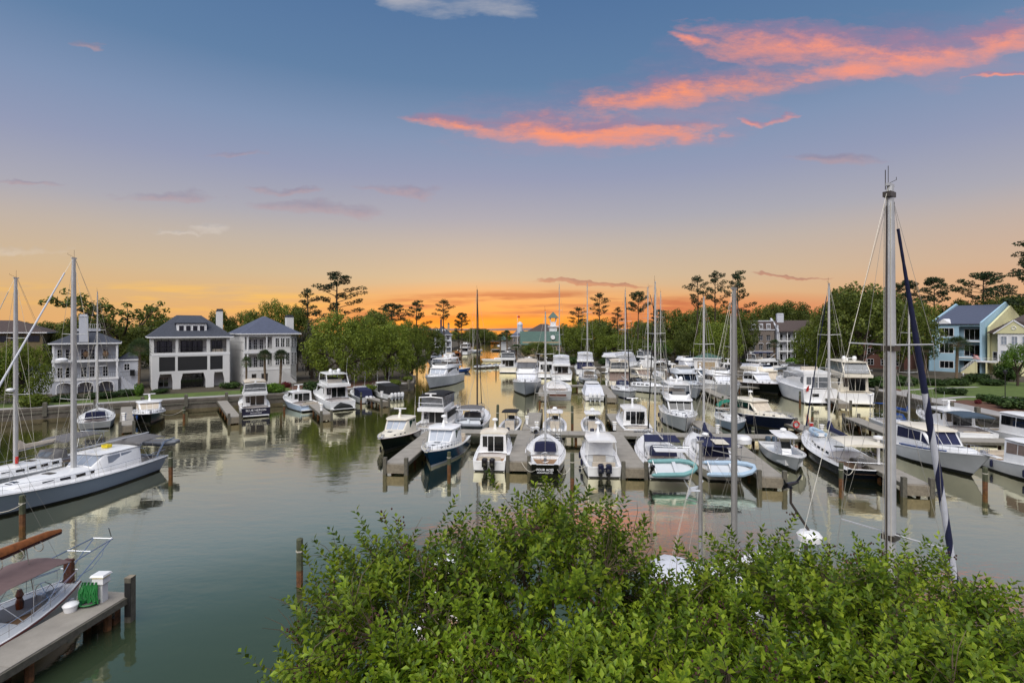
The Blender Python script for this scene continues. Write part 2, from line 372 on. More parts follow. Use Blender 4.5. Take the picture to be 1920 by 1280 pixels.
mx = n.new('ShaderNodeMixShader'); L_(fr.outputs[0], mx.inputs[0]); L_(df.outputs[0], mx.inputs[1]); L_(mg.outputs[0], mx.inputs[2]); L_(mx.outputs[0], out.inputs[0])
mb = MB(); mb.poly([(-9000, -60, 0), (9000, -60, 0), (9000, 14000, 0), (-9000, 14000, 0)])
tag(mb.build('water', wm, smooth=False), kind='structure')
# ------------------------------------------------------------------ land
LZ = 1.6
LEFT_EDGE = [(-150, 22), (-77.3, 77.3), (-57.8, 89.5), (-41.3, 99), (-29, 107), (-22.5, 117), (-25, 132), (-37, 172), (-42, 300), (-37, 420), (-24, 560)]
RIGHT_EDGE = [(112, 9), (66.5, 60), (69.6, 83), (73.0, 104), (77.5, 140), (54.7, 154), (18, 167), (6, 200), (4, 233), (0, 313), (-5, 420), (-6, 560)]
def sheet(name, pts, z, m, kind='structure'):
    mb = MB(); mb.poly([(x, y, z) for x, y in pts]); return tag(mb.build(name, m, smooth=False), kind=kind)
sheet('ground', [(-600, 22)]+LEFT_EDGE+[(-60, 640), (-600, 700)], LZ, EARTH)
sheet('ground', [(700, 9), (700, 700), (60, 640)]+RIGHT_EDGE[::-1], LZ, EARTH)
sheet('ground', [(-75, 505), (-30, 500), (14, 508), (40, 560), (30, 640), (-75, 640)], LZ-.3, EARTH)
def offs(line, d):
    """polyline pushed sideways by d (positive = to the right of travel)"""
    o = []
    for i, p in enumerate(line):
        a = Vector(line[max(i-1, 0)]); b = Vector(line[min(i+1, len(line)-1)]); t_ = (b-a).normalized()
        o.append((p[0]+t_.y*d, p[1]-t_.x*d))
    return o
def along(line, step, start=0):
    """points every step metres along a polyline, with travel direction"""
    res = []; need = start
    for a, b in zip(line, line[1:]):
        a, b = Vector(a), Vector(b); l = (b-a).length; d = (b-a)/l
        while need <= l: res.append((a+d*need, d)); need += step
        need -= l
    return res
def bulkhead(line, side, label, step, start, segs):
    root = thing('bulkhead', label, 'sea wall', (line[0][0], line[0][1], 0))
    M = Matrix.Translation((-line[0][0], -line[0][1], 0))
    for a, b in zip(line, line[1:]):
        mb = MB(); i = .35*side
        (x0, y0), (x1, y1) = offs([a, b], i)
        mb.prism([a, b, (x1, y1), (x0, y0)], -1.5, LZ-.22); mb.xf(M).build('wall', CONC, root, False)
        q = offs([a, b], -.08*side); r = offs([a, b], .55*side)
        mb = MB(); mb.prism([q[0], q[1], r[1], r[0]], LZ-.218, LZ+.16); mb.xf(M).build('cap', CONC, root, False)
        if (Vector(a)-Vector(b)).length < 90 and a[1] < 200:
            q = offs([a, b], -.16*side); r = offs([a, b], -.085*side)
            mb = MB(); mb.prism([q[0], q[1], r[1], r[0]], LZ-.75, LZ-.45); mb.xf(M).build('wale', WOODP, root, False)
    pme = None
    for p, d in along(line, step, start)[:segs]:
        ang = math.atan2(d.y, d.x)
        if pme is None:
            mb = MB(); mb.prism([(-.28, -.28), (.28, -.28), (.28, .28), (-.28, .28)], -1.2, .9, [(-.26, -.26), (.26, -.26), (.26, .26), (-.26, .26)])
            mb.prism([(-.27, -.27), (.27, -.27), (.27, .27), (-.27, .27)], .9, 1.0, [(-.1, -.1), (.1, -.1), (.1, .1), (-.1, .1)])
            o = mb.build('post', WOODP, root, False); pme = o.data
        else: o = obj('post', pme, root)
        o.location = (p.x-line[0][0]+.05, p.y-line[0][1], LZ); o.rotation_euler.z = ang
    return root
bulkhead(LEFT_EDGE[:6], -1, 'long concrete sea wall with posts below the white waterfront houses', 6.2, 22, 24)
bulkhead(LEFT_EDGE[5:], -1, 'low sea wall along the wooded side of the narrow channel', 14, 10, 8)
bulkhead(RIGHT_EDGE[:5], 1, 'weathered sea wall with square posts below the blue house lawn', 5.4, 30, 18)
bulkhead(RIGHT_EDGE[4:], 1, 'far sea wall behind the motorboats beside the car park', 9, 6, 14)
def strip(name, line, d0, d1, z, m):
    a = offs(line, d0); b = offs(line, d1); mb = MB()
    for i in range(len(line)-1): mb.poly([(*a[i], z), (*a[i+1], z), (*b[i+1], z), (*b[i], z)])
    return tag(mb.build(name, m, smooth=False), kind='structure')
strip('pavement', LEFT_EDGE[:6], -.56, -4.2, LZ+.012, PAVE)
strip('pavement', RIGHT_EDGE[:5], .56, 4.8, LZ+.012, PAVE)
strip('pavement', RIGHT_EDGE[4:8], .56, 4.4, LZ+.012, PAVE)
strip('lawn', LEFT_EDGE[:6], -4.25, -11.5, LZ+.006, GRASS)
strip('mulch_bed', LEFT_EDGE[3:6], -4.3, -14, LZ+.010, MULCH)
sheet('lawn', [(70, 70), (72.5, 95), (80, 118), (100, 124), (150, 112), (170, 60), (120, 40)], LZ+.006, GRASS)
# straw bed, paths and crossing walk on the right-hand lawn
sheet('mulch_bed', [(69.4, 72.5), (72.6, 88), (80, 90), (84, 76), (80, 66)], LZ+.010, MULCH)
sheet('mulch_bed', [(72.5, 98), (79.5, 117), (84, 118), (78, 100)], LZ+.010, MULCH)
def path(pts, w, name='path'):
    strip(name, pts, -w/2, w/2, LZ+.014, PAVE)
path([(72.3, 87.5), (77, 91.5), (83, 94), (92, 93)], 1.5)
path([(86, 84.5), (95, 86.5), (106, 84), (120, 80)], 1.4)
path([(73.5, 97), (80, 104), (90, 108), (100, 110)], 1.2)
# own bank below the camera (trees stand on it)
sheet('ground', [(-300, -60), (300, -60), (300, 8), (-300, 8)], LZ, EARTH)
strip('pavement', [(-300, 8), (300, 8)], .4, 5, LZ+.012, PAVE)
bulkhead([(-120, 8), (120, 8)], 1, 'sea wall at the foot of the viewing terrace', 6, 3, 20)
# hazy strip along the far shore, the haze put into its pale colour
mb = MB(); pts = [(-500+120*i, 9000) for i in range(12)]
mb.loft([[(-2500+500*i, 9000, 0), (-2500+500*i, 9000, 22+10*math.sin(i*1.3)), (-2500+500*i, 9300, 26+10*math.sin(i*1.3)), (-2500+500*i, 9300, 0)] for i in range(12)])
tag(mb.build('hazy_strip', mat('hazy_shore', (146, 134, 140), .95)), kind='structure')
# ------------------------------------------------------------------ boats
def lerp(a, b, t): return a+(b-a)*t
class Hull:
    """x forward, z up, origin on the waterline amidships"""
    def __init__(s, root, L, B, fs, fb, m, tw=.86, tm=.42, rake=.10, counter=0.0, p=2.2, q=1.0, boot=ANTIF, stripe=None, under=ANTIF, sag=0.0, rub=None, wlb=.55, transom_in=0.0, name='hull'):
        s.L, s.B, s.fs, s.fb, s.tw, s.tm, s.rake, s.counter, s.p, s.q, s.sag, s.wlb, s.tin = L, B, fs, fb, tw, tm, rake, counter, p, q, sag, wlb, transom_in
        s.root = root; n = 16; T = [i/n for i in range(n+1)]
        rows = [-.35, 0, .12, .3, .5, .7, .85, 1]
        rings = []
        for side in (1, -1):
            grid = [[s.pt(t, f, side) for f in rows] for t in T]
            rings.append(grid)
        mb = MB()
        for g in rings: mb.loft(g, closed=False)
        for a, b in zip(range(len(rows)-1), range(1, len(rows))):
            mb.poly([rings[0][0][a], rings[0][0][b], rings[1][0][b], rings[1][0][a]])
        mb.build(name, m, root, angle=50)
        if boot:
            mb = MB(); bz = min(.16, .14*fs)/fs
            for side in (1, -1):
                mb.loft([[s.pt(t, f, side, .012) for f in (-.2, 0, bz)] for t in T], closed=False)
            mb.poly([s.pt(0, f, sd, .012, -.012) for f, sd in ((-.2, 1), (bz, 1), (bz, -1), (-.2, -1))])
            mb.build('waterline_band', boot, root, angle=50)
        if stripe:
            mb = MB()
            for side in (1, -1): mb.loft([[s.pt(t, f, side, .012) for f in (.80, .86)] for t in T], closed=False)
            mb.build('hull_stripe', stripe, root)
        if rub:
            mb = MB()
            for side in (1, -1): mb.tube([s.pt(t, .97, side, .03) for t in T], .045, 4)
            mb.build('rub_rail', rub, root)
    def hb(s, t):
        if t < s.tm: return s.B/2*(s.tw+(1-s.tw)*(1-(1-t/s.tm)**2))
        k = (t-s.tm)/(1-s.tm); return s.B/2*max(.012, 1-k**s.p)**s.q
    def sheer(s, t): return lerp(s.fs, s.fb, t**1.7)-s.sag*math.sin(math.pi*min(1, t*1.15))
    def xs(s, t, f):
        lo = lerp(-s.L/2+s.counter*s.L, s.L/2-s.rake*s.L, t); hi = lerp(-s.L/2+s.tin*s.L, s.L/2, t)
        return lerp(lo, hi, max(-.2, f) if f < 0 else f)
    def pt(s, t, f, side, off=0.0, dx=0.0):
        h = s.hb(t); k = max(0, (t-.45)/.55); w = h*lerp(.93, s.wlb, k**1.3)
        if f < 0: y = w*.8
        else: y = w+(h-w)*f**(.75+.6*k)
        z = f*s.sheer(t) if f >= 0 else f*1.0
        return (s.xs(t, f)+dx, side*(y+off), z)
    def t_of(s, x): return min(1, max(0, (x+s.L/2-s.tin*s.L)/(s.L*(1-s.tin))))
    def edge(s, x): return s.hb(s.t_of(x))
    def sz(s, x): return s.sheer(s.t_of(x))
    def deck(s, m, t0=0.0, inset=.06, drop=.03, camber=.03):
        mb = MB(); T = [t0+(1-t0)*i/14 for i in range(15)]
        rows = []
        for t in T:
            h = max(.01, s.hb(t)-inset); z = s.sheer(t)-drop
            rows.append([(s.xs(t, 1), k*h, z+camber*s.B*(1-k*k)) for k in (-1, -.5, 0, .5, 1)])
        mb.loft(rows, closed=False)
        bul = MB()
        for sd in (1, -1):
            bul.loft([[(s.xs(t, 1), sd*(s.hb(t)+.02), s.sheer(t)-.05), (s.xs(t, 1), sd*(s.hb(t)+.02), s.sheer(t)+.03), (s.xs(t, 1), sd*max(0, s.hb(t)-inset-.02), s.sheer(t)+.03), (s.xs(t, 1), sd*max(0, s.hb(t)-inset-.02), s.sheer(t)-.06)] for t in [i/16 for i in range(17)]], closed=False)
        mb.build('deck', m, s.root, angle=50); return bul.build('toe_rail', WHITE, s.root)
    def cockpit(s, t0, t1, sole, g, m, floor, transom=True, name='cockpit'):
        """sunken well with side decks between t0 and t1"""
        mb = MB(); n = 6; T = [t0+(t1-t0)*i/n for i in range(n+1)]
        for sd in (1, -1):
            mb.loft([[(s.xs(t, 1), sd*(s.hb(t)-.04), s.sheer(t)-.01), (s.xs(t, 1), sd*(s.hb(t)-g), s.sheer(t)-.01), (s.xs(t, 1), sd*(s.hb(t)-g-.04), sole)] for t in T], closed=False)
        for t in (t0, t1) if transom else (t1,):
            x = s.xs(t, 1)+(.12 if t == t0 else 0); w = s.hb(t)-g; z = s.sheer(t)
            mb.poly([(x, -w, sole), (x, w, sole), (x, w, z), (x, -w, z)])
            if t == t0: mb.box(x-.14, x, -w-.1, w+.1, z-.16, z-.005)
        mb.build(name, m, s.root, False)
        fb = MB(); fb.loft([[(s.xs(t, 1), -(s.hb(t)-g-.02), sole), (s.xs(t, 1), s.hb(t)-g-.02, sole)] for t in T], closed=False)
        fb.build('cockpit_sole', floor, s.root, False)
    def rail(s, t0, t1, h=.65, n=8, inset=.12, r=.02, mid=True, front=True, name='pulpit_rail'):
        mb = MB(); T = [t0+(t1-t0)*i/n for i in range(n+1)]
        tops = []
        for sd in (1, -1):
            P_ = [(s.xs(t, 1)-.05, sd*max(.06, s.hb(t)-inset), s.sheer(t)) for t in T]
            tp = [(x, y, z+h) for x, y, z in P_]
            mb.tube(tp, r, 4)
            if mid: mb.tube([(x, y, z+h*.5) for x, y, z in P_], r*.6, 3)
            for a, b in zip(P_, tp): mb.tube([a, b], r*.8, 4)
            tops.append(tp)
        if front: mb.tube([tops[0][-1], tops[1][-1]], r, 4)
        mb.build(name, STEEL, s.root)
class Cab:
    """superstructure lofted through stations (x, half width below, half width above, z below, z above), aft to fore"""
    def __init__(s, root, name, secs, m, camber=.05, rnd=.08):
        s.S = secs; s.root = root; s.c = camber; mb = MB()
        mb.loft([s.ring(q, rnd) for q in secs]); s.o = mb.build(name, m, root, angle=44); s.sec = secs
    def ring(s, q, r):
        x, wb, wt, z0, z1 = q; r = min(r, (z1-z0)*.45, wt*.4); c = s.c*wt
        return [(x, -wb, z0), (x, -wt, z1-r), (x, -wt+r, z1), (x, -wt*.5, z1+c*.75), (x, 0, z1+c), (x, wt*.5, z1+c*.75), (x, wt-r, z1), (x, wt, z1-r), (x, wb, z0)]
    def at(s, x):
        q = s.S
        for a, b in zip(q, q[1:]):
            if a[0] <= x <= b[0]:
                k = (x-a[0])/max(1e-6, b[0]-a[0]); return tuple(lerp(i, j, k) for i, j in zip(a, b))
        return q[0] if x < q[0][0] else q[-1]
    def side(s, x, v, sd):
        _, wb, wt, z0, z1 = s.at(x); return Vector((x, sd*lerp(wb, wt, v), lerp(z0, z1, v)))
    def top(s, x, w):
        _, wb, wt, z0, z1 = s.at(x); return Vector((x, w*wt, z1+s.c*wt*(1-abs(w)**2)))
    def wins(s, wl, m=GLASS, name='window', slant=0.0, sides=(1, -1), off=.02):
        for sd in sides:
            for (x0, x1, v0, v1) in wl:
                mb = MB(); h = (x1-x0)
                panel(mb, [s.side(x0, v0, sd), s.side(x1, v0, sd), s.side(x1-slant*h, v1, sd), s.side(x0+min(0, slant)*0, v1, sd)], off=off)
                mb.build(name, m, s.root, False)
    def front(s, x0, x1, ws, m=GLASS, name='windshield', off=.02):
        for (a, b) in ws:
            mb = MB(); panel(mb, [s.top(x1, a), s.top(x1, b), s.top(x0, b), s.top(x0, a)], off=off); mb.build(name, m, s.root, False)
    def back(s, ws, m=GLASS, name='cabin_door'):
        x, wb, wt, z0, z1 = s.S[0]
        for (a, b, v0, v1) in ws:
            mb = MB(); mb.box(x-.03, x+.02, a*wt, b*wt, lerp(z0, z1, v0), lerp(z0, z1, v1)); mb.build(name, m, s.root, False)
def slab(root, name, secs, m, th=.1, camber=.05):
    """roof: (x, half width, z) stations"""
    return Cab(root, name, [(x, w-.05, w, z, z+th) for x, w, z in secs], m, camber, rnd=th*.45)
def posts(root, name, pairs, r, m=STEEL, n=5):
    for a, b in pairs:
        mb = MB(); mb.tube([a, b], r, n); o = mb.build(name, m, root)
    return o
def radar(root, x, y, z, kind='dome', m=WHITE):
    mb = MB()
    if kind == 'dome': mb.lathe((x, y, z), [(.05, 0), (.09, .25), (.3, .3), (.32, .4), (.25, .52), (.05, .58)], 10)
    elif kind == 'sat': mb.lathe((x, y, z), [(.16, 0), (.18, .1), (.3, .25), (.32, .5), (.22, .72), (.04, .8)], 10)
    else:
        mb.lathe((x, y, z), [(.14, 0), (.16, .2), (.1, .3)], 8); mb.box(x-.09, x+.09, y-.75, y+.75, z+.32, z+.44)
    return mb.build('radar', m, root)
def antenna(root, x, y, z, h, lean=0.0, m=WHITE, r=.02):
    mb = MB(); mb.tube([(x, y, z), (x+lean, y, z+h)], r, 4, r*.5); return mb.build('antenna', m, root)
def outboard(root, x, y, z, m, s=1.0):
    mb = MB(); k = s
    secs = [(x-.42*k, .14*k, z+.55*k, z+.95*k), (x-.36*k, .22*k, z+.42*k, z+1.12*k), (x-.1*k, .25*k, z+.38*k, z+1.18*k), (x+.16*k, .2*k, z+.4*k, z+1.08*k), (x+.24*k, .12*k, z+.5*k, z+.9*k)]
    mb.loft([[(a, y-w, b), (a, y-w, c-.1*k), (a, y-w*.5, c), (a, y+w*.5, c), (a, y+w, c-.1*k), (a, y+w, b)] for a, w, b, c in secs])
    o = mb.build('outboard_motor', m, root)
    lg = MB(); lg.loft([[(x-.2*k, y-.09*k, zz), (x-.2*k, y+.09*k, zz), (x+.08*k, y+.06*k, zz), (x+.08*k, y-.06*k, zz)] for zz in (z+.45*k, z-.2, z-.6)])
    lg.box(x+.02, x+.34*k, y-.16*k, y+.16*k, z+.1*k, z+.42*k)
    lg.build('drive_leg', RUBBER if m in (NAVY, BLACK) else LGREY, o); return o
def bimini(root, x0, x1, w, z, m, posts_=True, zb=1.2, drop=.22, name='bimini_top', lean=.25):
    c = Cab(root, name, [(x0, w-.05, w, z-.03-drop*.6, z+.03-drop*.6), (lerp(x0, x1, .2), w-.05, w, z-.03, z+.03), (lerp(x0, x1, .8), w-.05, w, z-.03, z+.03), (x1, w-.05, w, z-.03-drop, z+.03-drop)], m, .12, .02)
    if posts_:
        mb = MB()
        for xa, xb in ((x0+.1, lerp(x0, x1, .4)), (x1-.1, lerp(x0, x1, .6)), (lerp(x0, x1, .5), lerp(x0, x1, .5))):
            for sd in (1, -1): mb.tube([(xb, sd*w*.98, zb), (xa, sd*w*.98, z-.12)], .02, 4)
        mb.build('bimini_frame', STEEL, root)
    return c
def mast(root, x, z0, h, m=ALLOY, r=.1, spr=(.42, .72), sw=1.1, hull=None, jib=None, boom=0, boomz=1.3, cover=None, radarz=None, stay=True, name='mast', backstay=True, lean=0.0, jibr=.075, sprm=None, wind=True, jx=None, coverr=.17, boomm=None):
    mb = MB(); top = z0+h
    mb.loft([[(x+a*1.35-lean*k, b, z0+h*k) for a, b in [(rr*math.cos(q*math.pi/4), rr*math.sin(q*math.pi/4)) for q in range(8)]] for k, rr in ((0, r), (.7, r*.95), (.93, r*.75), (1, r*.6))])
    mb.box(x-.25-lean, x+.2-lean, -.05, .05, top, top+.1)
    o = mb.build(name, m, root)
    if wind:
        a = MB(); a.tube([(x-lean, .06, top+.1), (x-lean, .06, top+.75)], .012, 3); a.tube([(x-.1-lean, 0, top+.1), (x+.5-lean, 0, top+.32), (x+.5-lean, 0, top+.42)], .012, 3); a.build('masthead_vane', DKALLOY, o)
    wires = MB(); wr = .007 if hull and hull.root.location.y < 32 else .014
    for k in spr:
        sp = MB(); zz = z0+h*k; ww = sw*(1.1-k*.45); xx = x-lean*k
        for sd in (1, -1): sp.tube([(xx, 0, zz), (xx-.12, sd*ww, zz+.06)], .035, 5, .025)
        sp.build('spreader', sprm or m, o)
    if stay:
        cb = hull.edge(x)-.1 if hull else sw
        zb = hull.sz(x) if hull else z0
        for sd in (1, -1):
            last = (x-.12, sd*cb, zb)
            for k in spr:
                ww = sw*(1.1-k*.45); pnt = (x-.12-lean*k, sd*ww, z0+h*k+.06); wires.tube([last, pnt], wr, 3); last = pnt
            wires.tube([last, (x-lean, 0, top-.1)], wr, 3)
            k = spr[0]; wires.tube([(x+.5, sd*cb*.96, zb), (x-lean*k, 0, z0+h*k-.1)], wr, 3); wires.tube([(x-.7, sd*cb*.96, zb), (x-lean*k, 0, z0+h*k-.1)], wr, 3)
            if len(spr) > 1: wires.tube([(x-.12-lean*k, sd*sw*(1.1-k*.45), z0+h*k+.06), (x-lean*spr[1], 0, z0+h*spr[1]-.1)], wr, 3)
        if hull:
            bx = jx if jx is not None else hull.L/2-.25; bz = hull.fb+.1
            wires.tube([(bx, 0, bz), (x+.1-lean, 0, top-.05)], wr, 3)
            if backstay: wires.tube([(-hull.L/2+.15, 0, hull.fs+.05), (x-.15-lean, 0, top)], wr, 3)
    if jib and hull:
        bx = jx if jx is not None else hull.L/2-.25; bz = hull.fb+.1
        A = Vector((bx, 0, bz)); Bq = Vector((x+.1-lean, 0, top-.05)); jb = MB()
        jb.tube([A.lerp(Bq, .03), A.lerp(Bq, .12), A.lerp(Bq, .5), A.lerp(Bq, .93)], jibr, 7, jibr*.45); jb.build('furled_jib', jib, o)
    if boom:
        bm_ = MB(); bz = z0+boomz
        bm_.tube([(x-.12, 0, bz), (x-boom, 0, bz+.12)], .085, 6); b = bm_.build('boom', boomm or m, o)
        if cover:
            c = MB(); K = (0, .04, .12, .3, .6, .9, 1)
            rs = [coverr*q for q in (1.05, 1.2, 1.1, 1.0, .85, .65, .35)]
            rings = []
            for k, q in zip(K, rs):
                cx = x-.1-(boom-.1)*k; cz = bz+.12*k
                up = 1.0+(1.8*(1-k/.12)**1 if k < .12 else 0)
                rings.append([(cx+math.sin(6*k)*.02, q*.75*math.cos(a), cz+q*(.15 if math.sin(a) < 0 else up)*math.sin(a)+(q*.5)) for a in [i*math.pi/5 for i in range(10)]])
            c.loft(rings); c.build('sail_cover', cover, b)
        wires.tube([(x-boom, 0, bz+.1), (x-.1-lean, 0, top)], wr*.8, 3)
        wires.tube([(x-boom*.75, 0, bz), (x-boom*.75-.3, 0, z0+.1)], .025, 4)
    if radarz: 
        rd = MB(); rd.lathe((x+.45, 0, z0+radarz), [(.05, 0), (.28, .03), (.3, .16), (.2, .26), (.03, .3)], 10); rd.box(x, x+.5, -.06, .06, z0+radarz-.06, z0+radarz); rd.build('radar', WHITE, o)
    if wires.v: wires.build('rigging', WIRE, o)
    return o
SCL = {'boats around the second walkway': 1.22, 'boats against the far sea wall': 1.2}; GRP = None
def sized(r, group):
    k = SCL.get(group, 1); r.scale = (k, k*1.03, k); return r
def place(spec, L):
    """spec: (end, px, py, heading) -> location and rotation; heading in degrees, 0 points away from the camera"""
    end, px, py, hd = spec; p = P(px, py, 0); d = Vector((math.sin(R(hd)), math.cos(R(hd)), 0))
    L = L*SCL.get(GRP, 1)
    c = p+d*(L/2) if end == 'stern' else p-d*(L/2) if end == 'bow' else p
    return c, R(90-hd)
def ring_line(root, pts, m=ROPE, r=.03, name='mooring_line'):
    mb = MB(); mb.tube(pts, r, 4); return mb.build(name, m, root)
def fenders(root, H, xs_, m, side, z=.55):
    for x in xs_:
        mb = MB(); y = side*(H.edge(x)*.98+.13); mb.lathe((x, y, z-.35), [(.03, 0), (.12, .08), (.13, .35), (.12, .62), (.03, .7)], 7); mb.tube([(x, y, z+.33), (x, side*(H.edge(x)-.05), H.sz(x)+.05)], .012, 3)
        mb.build('fender', m, root)
# ------------------------- motor cruiser: trunk cabin, wheelhouse, hardtop, open cockpit
def cruiser(label, spec, L=11, B=3.7, m=WHITE, top=WHITE, group='motorboats berthed in the marina', boot=ANTIF, glass=GLASS, wglass=None, wh=(.34, .60), hts=1.95, trunk=.86, fb=1.75, fs=1.05, stripe=None, roofx=(.0, .02), sole=.55,
            open_back=True, doors=True, bridge=None, arch=None, rad='dome', rail=True, aft=None, floor=TEAK, cat='motorboat', wmul=.80, outb=None, obm=WHITE, ladder=False, platform=True, name='motorboat', canvas=None, cz=(.05, .34), rub=None, roofm=None, hatches=2, portl=3, rake=.12, ant=1, deckm=None, hardtop_ext=0.0, wsv=.86, side_w=2, wsm=None, bow_cush=None, back_canvas=None, visor=0.12):
    global GRP; GRP = group; loc, rz = place(spec, L); r = sized(thing(name, label, cat, loc, rz, group), group)
    H = Hull(r, L, B, fs, fb, m, rake=rake, boot=boot, stripe=stripe, tw=.88, rub=rub)
    X = lambda t: -L/2+L*t
    t0, t1 = wh; H.deck(deckm or top, t0-.02)
    H.cockpit(0.0, t0, sole, .28, top, floor)
    if platform:
        mb = MB(); mb.box(-L/2-.75, -L/2+.02, -B*.40, B*.40, .22, .32); mb.build('swim_platform', top, r, False)
    zs = H.sz(X(t1)); wz = zs+hts-.55
    w = lambda t, k=wmul: min(H.hb(t)*k, H.hb(t)-.18)
    # trunk cabin
    tk = Cab(r, 'trunk_cabin', [(X(t1)-.1, w(t1), w(t1)-.08, H.sz(X(t1))-.1, zs+.42), (X(lerp(t1, trunk, .5)), w(lerp(t1, trunk, .5)), w(lerp(t1, trunk, .5))-.1, H.sz(X(lerp(t1, trunk, .5)))-.1, H.sz(X(lerp(t1, trunk, .5)))+.36),
                               (X(trunk)-.25, w(trunk)*.9, w(trunk)*.7, H.sz(X(trunk))-.1, H.sz(X(trunk))+.26), (X(trunk)+.35, w(trunk)*.55, w(trunk)*.4, H.sz(X(trunk))-.1, H.sz(X(trunk))+.03)], top, .1)
    for i in range(portl):
        x = lerp(X(t1)+.3, X(trunk)-1.0, i/max(1, portl-1)); tk.wins([(x, x+.34, .45, .75)], GLASS, 'porthole')
    for i in range(hatches):
        x = lerp(X(t1)+.9, X(trunk)-.9, i/max(1, hatches-1) if hatches > 1 else .5)
        mb = MB(); panel(mb, [tk.top(x, -.25), tk.top(x+.5, -.25), tk.top(x+.5, .25), tk.top(x, .25)], off=.035); mb.build('deck_hatch', GLASS, r, False)
    # wheelhouse
    xw0, xw1 = X(t0), X(t1)
    hs = Cab(r, 'wheelhouse', [(xw0, w(t0), w(t0)-.12, H.sz(xw0)-.1, wz), (xw1-.9, w(t1)+.02, w(t1)-.12, zs-.1, wz), (xw1+.45, w(t1)-.02, w(t1)-.3, zs-.1, zs+.42)], top, .04)
    g0 = .30
    nwin = side_w; span = (xw1-.95)-(xw0+.25)
    for i in range(nwin): hs.wins([(xw0+.25+span*i/nwin, xw0+.25+span*(i+1)/nwin-.1, g0+.12, .90)], glass)
    mb_ = []
    for sd in (1, -1):
        mb = MB(); panel(mb, [hs.side(xw1-.85, .42, sd), hs.side(xw1+.18, .62, sd), hs.side(xw1-.75, .9, sd), hs.side(xw1-.85, .9, sd)], off=.02); mb.build('quarter_window', glass, r, False)
    hs.front(xw1-.82, xw1+.32, [(-wsv, -.31), (-.27, .27), (.31, wsv)], wglass or glass)
    if doors: hs.back([(-.82, -.1, .12, .9), (-.04, .40, .12, .9), (.46, .82, .35, .9)], glass)
    rx0 = xw0-roofx[0]*L-hardtop_ext; rx1 = xw1-.9+visor*3
    slab(r, 'hardtop', [(rx0, w(t0)*.96, wz+.0), (lerp(rx0, rx1, .5), w(t0)+.06, wz+.03), (rx1-.25, w(t1)-.02, wz+.02), (rx1+.12, w(t1)*.82, wz-.03)], roofm or top, .13, .06)
    if hardtop_ext > .5:
        posts(r, 'hardtop_post', [((rx0+.2, sd*w(t0)*.9, wz), (rx0+.1, sd*(H.hb(.1)-.2), H.sz(-L/2)+.0)) for sd in (1, -1)], .04, WHITE)
    zt = wz+.16
    if bridge: flybridge(r, H, X, bridge, t0, t1, w, zt, top, B, L)
    if arch: 
        ax = X(arch); 
        mb = MB(); wa = w(t0)*.95
        mb.tube([(ax+.5, -wa, zt-.05), (ax, -wa*.9, zt+.75), (ax-.05, 0, zt+.82), (ax, wa*.9, zt+.75), (ax+.5, wa, zt-.05)], .09, 6); mb.build('radar_arch', top, r)
        radar(r, ax, 0, zt+.82, rad or 'dome')
    elif rad and not bridge:
        mb = MB(); x = X(lerp(t0, t1, .55)); mb.loft([[(x-.3, -.16, zt), (x+.2, -.16, zt), (x+.2, .16, zt), (x-.3, .16, zt)], [(x-.35, -.08, zt+.7), (x-.15, -.08, zt+.7), (x-.15, .08, zt+.7), (x-.35, .08, zt+.7)]]); mb.build('radar_mast', top, r); radar(r, x-.25, 0, zt+.7, rad)
    for i in range(ant): antenna(r, X(t0)+.3+i*.5, (-1)**i*w(t0)*.9, wz, 2.6+.5*i, -.3)
    if rail: H.rail(t1-.05, .985, .6, 9)
    if group.endswith('slips') or 'terrace' in group:
        fenders(r, H, [-L*.22, L*.06], [CNAVY, WHITE, BLACK][len(label) % 3], 1 if len(label) % 2 else -1, .75)
    if outb:
        for i in range(outb): outboard(r, -L/2-.28, (i-(outb-1)/2)*.72, .15, obm, 1.12)
    if canvas:
        bimini(r, X(cz[0]), X(cz[1]), w(t0)*.98, wz+.02, canvas, True, fs)
    if back_canvas:
        mb = MB(); a = w(t0)-.05; x0 = X(.12)
        mb.loft([[(xw0-.02, -a, wz), (xw0-.02, -a, fs), (xw0-.02, a, fs), (xw0-.02, a, wz)], [(x0+.25, -a, wz-.25), (x0-.25, -a, fs), (x0-.25, a, fs), (x0+.25, a, wz-.25)]]); mb.build('cockpit_cover', back_canvas, r)
    else:
        mb = MB(); mb.box(X(.03), X(.03)+.55, -B*.3, B*.3, sole, sole+.5); mb.box(X(.03), X(.03)+.14, -B*.3, B*.3, sole+.5, sole+.85); mb.build('cockpit_seat', CBEIGE, r, False)
    mb = MB(); mb.box(L/2-.9, L/2+.25, -.16, .16, fb+.0, fb+.09); mb.box(L/2-1.1, L/2-.7, -.14, .14, fb+.09, fb+.3); mb.build('anchor_platform', STEEL, r, False)
    return r, H
